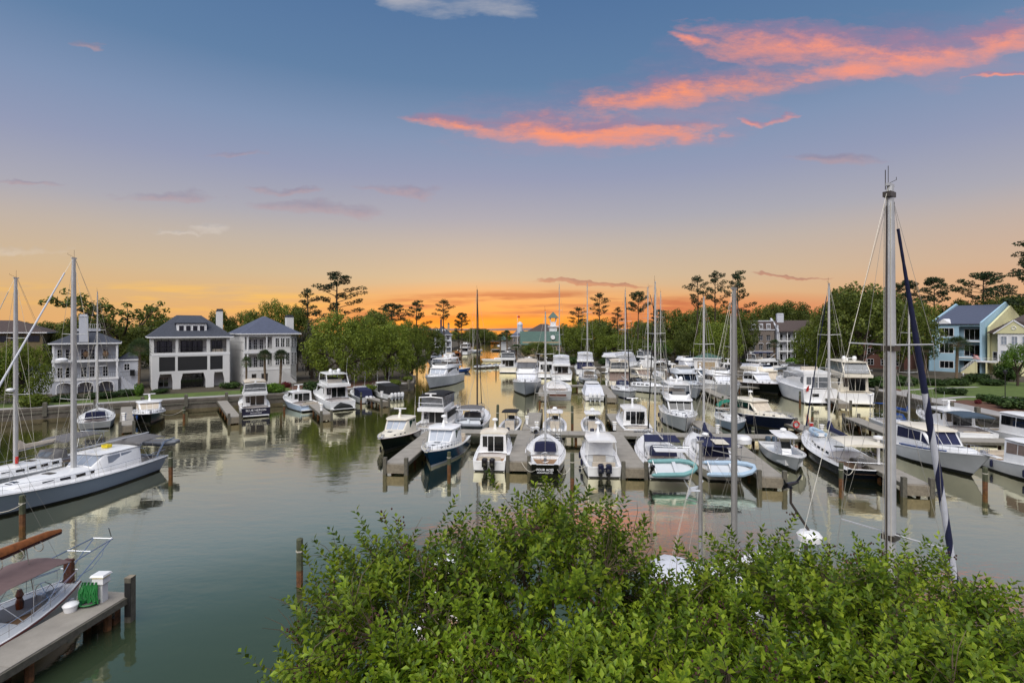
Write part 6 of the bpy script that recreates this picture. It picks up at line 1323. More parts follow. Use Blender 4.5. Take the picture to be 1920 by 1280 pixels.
mb = MB(); mb.loft([[(0, -.1, 12.36), (Wd, -.1, 12.36), (Wd, 14, 12.36), (0, 14, 12.36)], [(.6, 1.0, 15.4), (Wd, 1.0, 15.4), (Wd, 13, 15.4), (.6, 13, 15.4)]]); mb.build('mansard_roof', ROOFB, h, False); box_(h, 'roof_coping', WALLG, .4, Wd, .9, 13.1, 15.41, 15.8)
for k in range(3): box_(h, 'dormer', WALLG, .95+k*2.7, 2.45+k*2.7, -.12, 1.2, 12.4, 14.6); window(h, 1.1+k*2.7, 2.3+k*2.7, 12.7, 14.2, -.16, 2, 2)
h = bld('apartment_building', 'pale townhouse with stacked balconies and long brown roof', 'building', 102.0, 197, -10); Wd = 15
box_(h, 'wall', WALLG, 0, .5, 0, 14, 0, 14); box_(h, 'rear_block', WALLG, .5, Wd, 3, 14, 0, 11.6)
for zb in (0, 3.7, 7.6): 
    box_(h, 'balcony_floor', TRIMW, .5, Wd, .1, 3, zb, zb+.3)
    if zb: railing(h, .6, Wd, .2, zb+.3, 1.0, TRIMW, .35)
    for k in range(5): window(h, 1.2+k*2.8, 3.0+k*2.8, zb+.4, zb+2.8, 2.95, 2, 1, TRIMW)
for k in range(5): box_(h, 'balcony_post', TRIMW, .7+k*2.9, .95+k*2.9, .15, .35, 0, 11.4)
mb = MB(); mb.loft([[(.5, -.4, 11.4), (Wd+.3, -.4, 11.4), (Wd+.3, -.4, 11.7), (.5, -.4, 11.7)], [(.5, 8, 15.6), (Wd+.3, 8, 15.6), (Wd+.3, 8, 15.9), (.5, 8, 15.9)], [(.5, 15, 12.6), (Wd+.3, 15, 12.6), (Wd+.3, 15, 12.9), (.5, 15, 12.9)]]); rf = mb.build('roof', ROOFB, h, False)
mb = MB(); mb.loft([[(-.1, -.5, 11.3), (.52, -.5, 11.3), (.52, -.5, 12.2), (-.1, -.5, 12.2)], [(-.1, 8, 15.8), (.52, 8, 15.8), (.52, 8, 16.8), (-.1, 8, 16.8)]]); mb.build('parapet', WALLG, h, False); chim(rf, 3.2, 7, 14, 18.2, 2.4, 1.4, WALLG, WALLG)
# --- dark brick houses behind the right-hand oak
h = bld('house', 'dark brick townhouse half hidden beside the blue house', 'house', 114, 166, -50); box_(h, 'wall', BRICK, 0, 12, 0, 14, 0, 10.5); hip(h, 0, 12, 0, 14, 10.55, 4.2, .5, None, ROOFB)
for k in range(3): 
    for zb in (1, 4.4, 7.8): window(h, 1+k*3.7, 2.8+k*3.7, zb, zb+1.9, -.03, 2, 2)
h = bld('house', 'grey roofed house glimpsed through the large oak', 'house', 106, 172, -40); box_(h, 'wall', BRICKD, 0, 9, 0, 12, 0, 9); hip(h, 0, 9, 0, 12, 9.05, 3.6, .5, None, ROOFB)
for k in range(2): 
    for zb in (1, 5): window(h, 1.2+k*4, 3.4+k*4, zb, zb+2, -.03, 2, 2)
# --- blue townhouse
B0 = Vector((131, 143)); uu = Vector((.53, -.848)); vv = Vector((.848, .53)); a0 = B0-uu*11.8
h = bld('house', 'sky blue three storey townhouse with white windows and recessed balconies', 'house', a0.x, a0.y, -58); Wd, D = 11.8, 30
ops = [(2.4, 5.8, 10.2, 12.8), (2.4, 5.8, 5.4, 8.3), (2.4, 5.8, 1.0, 3.2), (6.9, 11.5, 9.2, 13.2), (6.9, 11.5, 4.6, 8.7), (6.9, 11.5, 0, 3.5)]
wall_grid(h, 'front_wall', WBLUE, 0, Wd, 0, 13.7, 0, .35, ops); box_(h, 'rear_block', WBLUE, .02, Wd-.4, 2.4, D-.5, 0, 13.6)
box_(h, 'side_wall', WBLUE, 0, .35, .35, 2.4, 0, 13.6); 
for zb in (4.3, 8.9): box_(h, 'balcony_floor', TRIMW, 6.7, 11.7, -.25, 2.4, zb-.1, zb+.2)
box_(h, 'belt_course', mat('blue_trim', (96, 118, 132), .8), 1.8, 6.3, -.12, -.003, 9.5, 9.75)
for (a, b, c_, d_) in ops[:3]: window(h, a, b, c_, d_, .05, 3, 1, TRIMW, GLASS, .14)
for zb in (.1, 4.7, 9.3): window(h, 7.4, 11.0, zb, zb+3.2, 2.34, 3, 1, TRIMW if zb > 1 else IRON, GLASS, .12, 'balcony_door')
railing(h, 6.9, 11.5, .1, 9.1, 1, IRON, .3); railing(h, 6.9, 11.5, .1, 4.5, 1, IRON, .3)
mb = MB(); mb.loft([[(.4, -.5, 13.75), (Wd-.2, -.5, 13.75), (Wd-.2, -.5, 14.0), (.4, -.5, 14.0)], [(.4, 20, 19.6), (Wd-.2, 20, 19.6), (Wd-.2, 20, 19.9), (.4, 20, 19.9)], [(.4, D, 16), (Wd-.2, D, 16), (Wd-.2, D, 16.3), (.4, D, 16.3)]]); rf = mb.build('roof', ROOFN, h, False)
def firewall(root, x0, x1, m, top=0.0, v0=-.3, nm='party_wall'):
    mb = MB(); pr = [(v0, 0), (v0, 14.3+top), (20, 20.6+top), (D, 16.8+top), (D, 0)]; mb.loft([[(x0, a, b) for a, b in pr], [(x1, a, b) for a, b in pr]]); return mb.build(nm, m, root, False)
firewall(h, Wd-.18, Wd+.22, WBLUE); firewall(h, -.05, .36, WBLUE, -.1)
mb = MB(); mb.loft([[(1.6, -.4, 13.9), (3.4, -.4, 15.4), (5.4, -.4, 13.9)], [(1.6, 4, 14.0), (3.4, 4, 15.5), (5.4, 4, 14.0)]]); mb.build('gablet', TRIMW, h, False)
# --- yellow townhouse
a1 = B0+uu*.75
h = bld('house', 'pale yellow townhouse with white gabled bay and porch stair', 'house', a1.x, a1.y, -58)
firewall(h, 0, .5, WYEL, -1.2, 2.2); box_(h, 'rear_block', WYEL, .5, 16, 3, 26, 0, 11.5)
box_(h, 'bay', TRIMW, 3.0, 9.6, -1.0, 4, 3.6, 11.2); box_(h, 'bay_base', WYEL, 3.1, 9.5, -.9, 4, 0, 3.6)
mb = MB(); mb.loft([[(2.4, -1.3, 11.25), (6.3, -1.3, 14.6), (10.2, -1.3, 11.25)], [(2.4, -.7, 11.25), (6.3, -.7, 14.6), (10.2, -.7, 11.25)]]); mb.build('pediment', WYEL, h, False)
mb = MB(); mb.tube([(6.3+.42*math.cos(t_*math.pi/6), -1.36, 12.7+.42*math.sin(t_*math.pi/6)) for t_ in range(13)], .1, 4); mb.build('round_vent', TRIMW, h)
for sd in (-1, 1): mb = MB(); mb.obox((6.3+sd*4.1, -1.4, 11.2), (6.3, -1.4, 14.75), .3, .18, (0, 1, 0)); mb.build('barge_board', TRIMW, h, False)
mb = MB(); mb.loft([[(.4, -1.0, 11.3), (6.3, -.8, 14.9), (16, -1.0, 11.3)], [(.4, 14, 13.5), (6.3, 14, 17.6), (16, 14, 13.5)]]); mb.build('roof', ROOFB, h, False)
for k in range(3):
    for zb in (4.4, 8.2): window(h, 3.6+k*2.1, 4.9+k*2.1, zb, zb+2.3, -1.04, 2, 2, TRIMW, PGLASS, .1)
box_(h, 'porch_deck', TRIMW, -1.2, 3.0, -2.4, 2.0, 3.3, 3.6); railing(h, -1.2, 3.0, -2.35, 3.6, 1.0, TRIMW, .25)
for x in (-1.1, 1.0, 2.9): box_(h, 'porch_post', WYEL, x-.15, x+.15, -2.3, -2.0, 0, 3.3)
mb = MB()
for k in range(10): mb.box(-1.3-.32*(k+1), -1.3-.32*k, -2.3, -1.1, 0, 3.4-.34*k)
mb.build('stairs', WYEL, h, False); mb = MB()
for y in (-2.35, -1.05): mb.obox((-1.2, y, 4.5), (-4.5, y, 1.1), .08, .1); [mb.box(-1.4-.33*k-.03, -1.4-.33*k+.03, y-.03, y+.03, 3.3-.34*k, 4.35-.34*k) for k in range(10)]
mb.build('stair_rail', TRIMW, h, False); window(h, 1.2, 2.2, 3.7, 6.2, 1.96, 1, 2, TRIMW)
r = thing('flag', 'striped red white and blue flag on the porch rail of the yellow house', 'flag', Vector((a1.x, a1.y, 0))+Vector((uu.x*-1.4-vv.x*2.4, uu.y*-1.4-vv.y*2.4, 6.0)), R(-58))
mb = MB(); mb.tube([(.4, 0, -.9), (-.9, -.3, 1.2)], .03, 4); mb.build('staff', TRIMW, r)
for k in range(7): mb = MB(); mb.loft([[(-.9+.2*i+k*.09, -.3+.06*math.sin(i), 1.15-.17*k-.05*i), (-.9+.2*i+k*.09+.09, -.3+.06*math.sin(i), 1.15-.17*(k+1)-.05*i)] for i in range(9)], closed=False); mb.build('stripe', RED if k % 2 == 0 else WHITE, r)
mb = MB(); mb.loft([[(-.9+.2*i, -.34, 1.16-.05*i), (-.9+.2*i+.36, -.34, .45-.05*i)] for i in range(4)], closed=False); mb.build('canton', CNAVY, r)
# ------------------------------------------------------------------ street furniture and parked cars on the banks
r = thing('street_lamp', 'slim black lamp post on the straw bed by the bench', 'street lamp', (78.5, 81.5, LZ)); mb = MB(); mb.tube([(0, 0, 0), (0, 0, 5.2)], .07, 6, .05); mb.build('pole', IRON, r); mb = MB(); mb.lathe((0, 0, 5.2), [(.08, 0), (.22, .1), (.26, .5), (.3, .52), (.05, .75)], 8); mb.build('lantern', IRON, r)
r = thing('park_bench', 'orange brown slatted bench on the promenade edge', 'bench', (72.3, 72.8, LZ), R(72))
for k in range(4): box_(r, 'seat_slat', TEAK, -.9, .9, -.25+k*.13, -.15+k*.13, .43, .47)
for k in range(3): box_(r, 'back_slat', TEAK, -.9, .9, .28, .32, .55+k*.14, .65+k*.14)
for s in (-.75, .75): box_(r, 'leg', IRON, s-.05, s+.05, -.25, .3, 0, .43)
def car(lb, x, y, rz, m):
    r = thing('parked_car', lb, 'car', (x, y, LZ), rz, 'cars parked beyond the far sea wall')
    mb = MB(); pr = [(-2.2, .35), (-2.25, .8), (-2.0, .98), (-1.2, 1.0), (1.0, .95), (2.0, .85), (2.2, .6), (2.2, .35)]; mb.xprism(pr, -.86, .86); mb.build('body', m, r, False)
    mb = MB(); mb.loft([[(-1.9, -.78, .98), (1.0, -.78, .96), (1.0, .78, .96), (-1.9, .78, .98)], [(-1.5, -.62, 1.5), (.2, -.62, 1.5), (.2, .62, 1.5), (-1.5, .62, 1.5)]]); mb.build('windows', GLASS, r, False)
    box_(r, 'roof', m, -1.48, .18, -.6, .6, 1.502, 1.54)
    for x_ in (-1.35, 1.4):
        for s in (.8, -.8): mb = MB(); mb.lathe((0, 0, 0), [(.33, -.1), (.33, .1)], 10); mb.xf(Matrix.Translation((x_, s, .33)) @ Matrix.Rotation(R(90), 4, 'X')); mb.build('wheel', RUBBER, r)
cm = [('white', WHITE), ('silver', LGREY), ('dark grey', BLACK), ('dark red', mat('red_paint', (120, 26, 24), .25)), ('navy', NAVY), ('white', WHITE), ('black', BLACK), ('white', WHITE), ('silver', LGREY), ('blue', CBLUE), ('white', WHITE), ('dark red', MATS['red_paint'])]
where = ['under the first lime tree', 'between the car park trees', 'next to the white covered van', 'at the end nearest the hut', 'facing the hedge', 'behind the hedge', 'in the shade of the palms', 'at the far row end', 'in the far row', 'by the lamp', 'beside the fence', 'near the hut corner']
for i in range(12):
    car('%s car parked %s in the far car park' % (cm[i][0], where[i]), 40+i % 6*5.3+(i//6)*2, 196+(i//6)*22-i % 6*1.5, R(78), cm[i][1])
r = thing('fire_hydrant', 'yellow fire hydrant on the lawn by the sea wall', 'hydrant', P(79, 757, LZ)); mb = MB(); mb.lathe((0, 0, 0), [(.2, 0), (.15, .1), (.15, .6), (.2, .62), (.14, .8), (.03, .9)], 8); mb.build('barrel', YELLOW, r); mb = MB(); mb.tube([(-.3, 0, .5), (.3, 0, .5)], .07, 6); mb.build('nozzle', YELLOW, r)
for lb, px, py in (('pale bollard light on the hedge lawn by the palm', 1806, 712), ('white garden light by the townhouse hedge', 1492, 682)):
    r = thing('bollard_light', lb, 'light', P(px, py, LZ)); mb = MB(); mb.lathe((0, 0, 0), [(.08, 0), (.08, 1.3), (.14, 1.3), (.14, 1.6), (.02, 1.7)], 8); mb.build('post', TRIMW, r)
# ------------------------------------------------------------------ trees and plants
def leafmesh(name, C, size, nrm, m, aspect=.55, bias=.6, jit=.35):
    """one bent diamond leaf (or leaf clump) per centre"""
    n = len(C); rn = rng.normal(size=(n, 3)); rn /= np.linalg.norm(rn, axis=1)[:, None]
    nn = nrm*bias+rn*(1-bias); nn /= np.linalg.norm(nn, axis=1)[:, None]+1e-9
    r2 = rng.normal(size=(n, 3)); a = np.cross(nn, r2); a /= np.linalg.norm(a, axis=1)[:, None]+1e-9; b = np.cross(nn, a)
    s = (size*(1+jit*rng.uniform(-1, 1, n)))[:, None]
    V = np.stack([C-a*s*.5, C+b*s*aspect*.5+nn*s*.06, C+a*s*.5-nn*s*.08, C-b*s*aspect*.5+nn*s*.06], 1).reshape(-1, 3)
    return quads(name, V, m)
def quads(name, V, m):
    n = len(V)//4; me = bpy.data.meshes.new(name); me.vertices.add(len(V)); me.vertices.foreach_set('co', V.astype(np.float32).ravel())
    me.loops.add(len(V)); me.loops.foreach_set('vertex_index', np.arange(len(V), dtype=np.int32))
    me.polygons.add(n); me.polygons.foreach_set('loop_start', np.arange(0, len(V), 4, dtype=np.int32)); me.polygons.foreach_set('loop_total', np.full(n, 4, dtype=np.int32))
    me.update(calc_edges=True); me.materials.append(m); return me
def clump(c, r, n, flat=.75, up=.25):
    d = rng.normal(size=(n, 3)); d /= np.linalg.norm(d, axis=1)[:, None]
    rad = r*rng.uniform(.45, 1.0, n)**.6
    p = d*rad[:, None]; p[:, 2] *= flat; nn = d.copy(); nn[:, 2] += up; nn /= np.linalg.norm(nn, axis=1)[:, None]
    return p+np.array(c), nn
def tmesh(mb, m):
    o = mb.build('tmp', m); me = o.data; bpy.data.objects.remove(o); return me
VAR = {}
def oak_var(key, m, seed, nc=62, R_=7.0, H=12.0, zc=6.6, rz=5.4, per=190, crs=(1.2, 2.1), lo=-.62, leaf=.42, gap=0.0, hang=0):
    global rng; rng = np.random.default_rng(seed); rd = random.Random(seed)
    C = []; Nn = []; tips = []
    for i in range(nc):
        az = i*2.399+rd.uniform(-.4, .4); el = math.asin(lo+(1-lo)*((i+.5)/nc)); k = rd.uniform(.70, 1.0)*(1-.12*math.sin(az*2+seed))
        c = (R_*k*math.cos(el)*math.cos(az), R_*k*math.cos(el)*math.sin(az), zc+rz*k*math.sin(el)); tips.append(c)
        r = rd.uniform(*crs); p, nn = clump(c, r, int(per*(r/1.6)**2)); C.append(p); Nn.append(nn)
        for q in range(hang):
            h = rd.uniform(.8, 2.2); m_ = 14; x = c[0]+rd.uniform(-r, r)*.7; y = c[1]+rd.uniform(-r, r)*.7
            p = np.stack([x+rng.normal(0, .08, m_), y+rng.normal(0, .08, m_), c[2]-r*.4-rng.uniform(0, h, m_)], 1); C.append(p); Nn.append(np.tile([math.cos(az), math.sin(az), 0.1], (m_, 1)))
    for i in range(nc//4): 
        az = rd.uniform(0, 6.28); k = rd.uniform(.1, .55); p, nn = clump((R_*k*math.cos(az), R_*k*math.sin(az), zc+rz*rd.uniform(0, .6)), 1.8, 90); C.append(p); Nn.append(nn)
    C = np.concatenate(C); Nn = np.concatenate(Nn); cr = leafmesh('crown', C, leaf, Nn, m)
    mb = MB(); mb.tube([(0, 0, -.3), (.1, .05, 1.4), (.0, .2, 3.2), (.1, .1, 4.6)], .55, 8, .36)
    for i in range(9):
        t_ = tips[(i*7) % nc]; s = Vector((.0, .2, 2.4+.25*i)); e = Vector(t_); mid = s.lerp(e, .45)+Vector((0, 0, .6+rd.uniform(-.5, .5))); mb.tube([s, mid, s.lerp(e, .75)+Vector((0, 0, .3)), e], .24, 6, .05)
    VAR[key] = (cr, tmesh(mb, BARK), R_+1.2, zc+rz+1.4)
def open_var(key, m, seed):
    global rng; rng = np.random.default_rng(seed); rd = random.Random(seed); C = []; Nn = []; mb = MB()
    mb.tube([(0, 0, -.3), (.2, 0, 3), (-.1, .1, 6)], .5, 7, .36)
    for i in range(11):
        az = i*2.4; rr = rd.uniform(4.2, 7.6); e = Vector((rr*math.cos(az), rr*math.sin(az), rd.uniform(8.5, 14.5)-rr*.3)); s = Vector((0, 0, rd.uniform(3.5, 6.5))); mid = s.lerp(e, .5)+Vector((rd.uniform(-.8, .8), rd.uniform(-.8, .8), .7))
        mb.tube([s, mid, e], .2, 5, .05)
        for j in range(9):
            b = mid.lerp(e, rd.uniform(.1, 1)); f = b+Vector((rd.uniform(-1.8, 1.8), rd.uniform(-1.8, 1.8), rd.uniform(-.4, 1.5))); mb.tube([b, b.lerp(f, .5)+Vector((0, 0, .2)), f], .06, 4, .02)
            p, nn = clump(f, rd.uniform(.4, .8), 26, .8); C.append(p); Nn.append(nn)
        p, nn = clump(e, 1.0, 60, .5); C.append(p); Nn.append(nn)
    VAR[key] = (leafmesh('crown', np.concatenate(C), .42, np.concatenate(Nn), m), tmesh(mb, BARK), 7.6, 14.2)
def pine_var(key, seed, H=22.0, crown0=.55, spread=4.4, nl=15, dens=52, m=None):
    global rng; rng = np.random.default_rng(seed); rd = random.Random(seed); C = []; Nn = []; mb = MB()
    lean = rd.uniform(-.5, .5); mb.tube([(0, 0, -.3), (lean*.3, 0, H*.35), (lean, .2, H*.7), (lean*.8, .1, H*.97)], .36, 7, .07)
    for i in range(nl):
        k = (i+.5)/nl; z = H*lerp(crown0, .98, k); az = i*2.4+rd.uniform(-.5, .5); rr = spread*(math.sin(math.pi*min(1, .28+.62*k))**.8)*rd.uniform(.45, 1.0)*(1.0 if k < .85 else .6)
        s = Vector((lean*.9, .1, z-.4)); e = s+Vector((rr*math.cos(az), rr*math.sin(az), .5+rr*.18+rd.uniform(-.3, .5))); mb.tube([s, s.lerp(e, .5)+Vector((0, 0, -.1)), e], .09, 5, .03)
        for q in (.55, .8, 1.0):
            c = s.lerp(e, q)+Vector((rd.uniform(-.6, .6), rd.uniform(-.6, .6), .15)); r = rd.uniform(.7, 1.25); p, nn = clump(c, r, int(dens*r), .42, .7); C.append(p); Nn.append(nn)
    p, nn = clump((lean*.8, .1, H*.98), 1.0, dens, .6, .7); C.append(p); Nn.append(nn)
    VAR[key] = (leafmesh('crown', np.concatenate(C), .46, np.concatenate(Nn), m or LPIN, .38, .35), tmesh(mb, BARK), spread+.6, H+.6)
def palm_var(key, seed, H=8.0, nf=54, r=2.3):
    global rng; rng = np.random.default_rng(seed); rd = random.Random(seed); V = []; mb = MB()
    mb.tube([(.35, 0, -.3), (.15, 0, H*.3), (0, .05, H*.7), (0, 0, H)], .30, 9, .26)
    for i in range(14): mb.lathe((.15*(1-i/14), 0, H*(.45+i*.04)), [(.27, 0), (.36, .14), (.27, .2)], 8)
    for i in range(nf):
        az = i*2.399; el = math.asin(min(.97, -.45+1.5*(i+.5)/nf)); d = Vector((math.cos(el)*math.cos(az), math.cos(el)*math.sin(az), math.sin(el)))
        s = Vector((0, 0, H+.1)); b = s+d*r*.5; side = d.cross(Vector((0, 0, 1))); side = side.normalized() if side.length > .05 else Vector((1, 0, 0)); up = side.cross(d)
        mb.tube([s, b], .03, 3)
        for k in range(-6, 7):
            a = k*R(13); dd = (d*math.cos(a)+side*math.sin(a)).normalized(); t_ = b+dd*r*.52*(1-.03*abs(k)); drop = Vector((0, 0, -.12-.2*rd.random())); w = dd.cross(up).normalized()*.055; md = b.lerp(t_, .6)+up*.05
            V += [b, md+w, t_+drop, md-w]
    VAR[key] = (quads('crown', np.array([tuple(v) for v in V]), LPALM), tmesh(mb, BARKP), r*1.0, H+r*.85)
def bush_var(key, m, seed, n=1500, leaf=.17, lumps=9):
    global rng; rng = np.random.default_rng(seed); rd = random.Random(seed); C = []; Nn = []
    for i in range(lumps):
        az = i*2.4; k = rd.uniform(.2, .6) if i else 0; p, nn = clump((k*math.cos(az), k*math.sin(az), .45+rd.uniform(-.1, .15)), .48, n//lumps, .95, .4); C.append(p); Nn.append(nn)
    C = np.concatenate(C); Nn = np.concatenate(Nn); ok = C[:, 2] > .02
    mb = MB()
    for i in range(5): mb.tube([(0, 0, -.05), (.35*math.cos(i*1.3), .35*math.sin(i*1.3), .6)], .04, 4, .015)
    VAR[key] = (leafmesh('foliage', C[ok], leaf, Nn[ok], m, .6, .7), tmesh(mb, BARK), 1.0, 1.0)
oak_var('oak', LOAK, 1); oak_var('oak2', LOAK, 2, 50, 6.6, 12, 6.4, 5.2, 170, (1.3, 2.3))
oak_var('bright', LBRT, 3, 74, 7, 12, 6.0, 5.9, 200, (1.1, 1.9), -.86, .36, hang=2); oak_var('bright2', LBRT, 4, 60, 6.4, 12, 6.0, 5.7, 190, (1.1, 2.0), -.86, .36, hang=2)
oak_var('moss', LMOSS, 5, 44, 6, 12, 6.6, 5.4, 90, (1.2, 2.0), -.8, .36, hang=4)
oak_var('yellow', LYEL, 6, 20, 6, 12, 6.6, 5.4, 120, (1.5, 2.4)); oak_var('lime', LLIME, 8, 40, 6.6, 12, 7, 4.6, 150, (1.2, 2.0), -.4)
open_var('open', LOAK, 9); pine_var('pine', 21, 22, .5, 5.4, 17, 60); pine_var('pine2', 22, 22, .62, 4.2, 13, 44); pine_var('pine3', 23, 22, .35, 4.6, 18, 50); pine_var('umbrella', 24, 20, .66, 6.4, 18, 74)
palm_var('palm', 31); palm_var('palm2', 32, 6.0, 30, 2.1); palm_var('palm3', 33, 9.0, 60, 3.0)
bush_var('bush', LBUSH, 41); bush_var('lime_bush', LLIME, 42); bush_var('red_bush', LRED, 43); bush_var('low_bush', LBRT, 44)
KN = {'oak': ('oak_tree', 'tree'), 'bright': ('oak_tree', 'tree'), 'moss': ('mossy_oak_tree', 'tree'), 'yellow': ('small_tree', 'tree'), 'lime': ('small_tree', 'tree'), 'open': ('spreading_tree', 'tree'), 'pine': ('pine_tree', 'tree'), 'umbrella': ('pine_tree', 'tree'), 'palm': ('palm_tree', 'palm'), 'bush': ('shrub', 'shrub'), 'lime_bush': ('shrub', 'shrub'), 'red_bush': ('shrub', 'shrub'), 'low_bush': ('shrub', 'shrub')}
def plant(kind, label, x, y, h, w, group=None, z=LZ, rz=None):
    cr, tk, r0, h0 = VAR[kind]; nm, cat = KN[kind.rstrip('23')]; isb = 'bush' in kind
    t = thing(nm, label, cat, (x, y, z), random.uniform(0, 6.28) if rz is None else rz, group); t.scale = (w/r0, w/r0, h/h0)
    obj('foliage' if isb else 'crown', cr, t); obj('stems' if isb else 'trunk', tk, t); return t
def tree(kind, label, px, d, ytop, hw, group='trees around the marina', **k):
    return plant(kind, label, xat(px, d), d, zat(ytop, d)-LZ, hw*d/F, group, **k)
TG = 'trees around the marina'
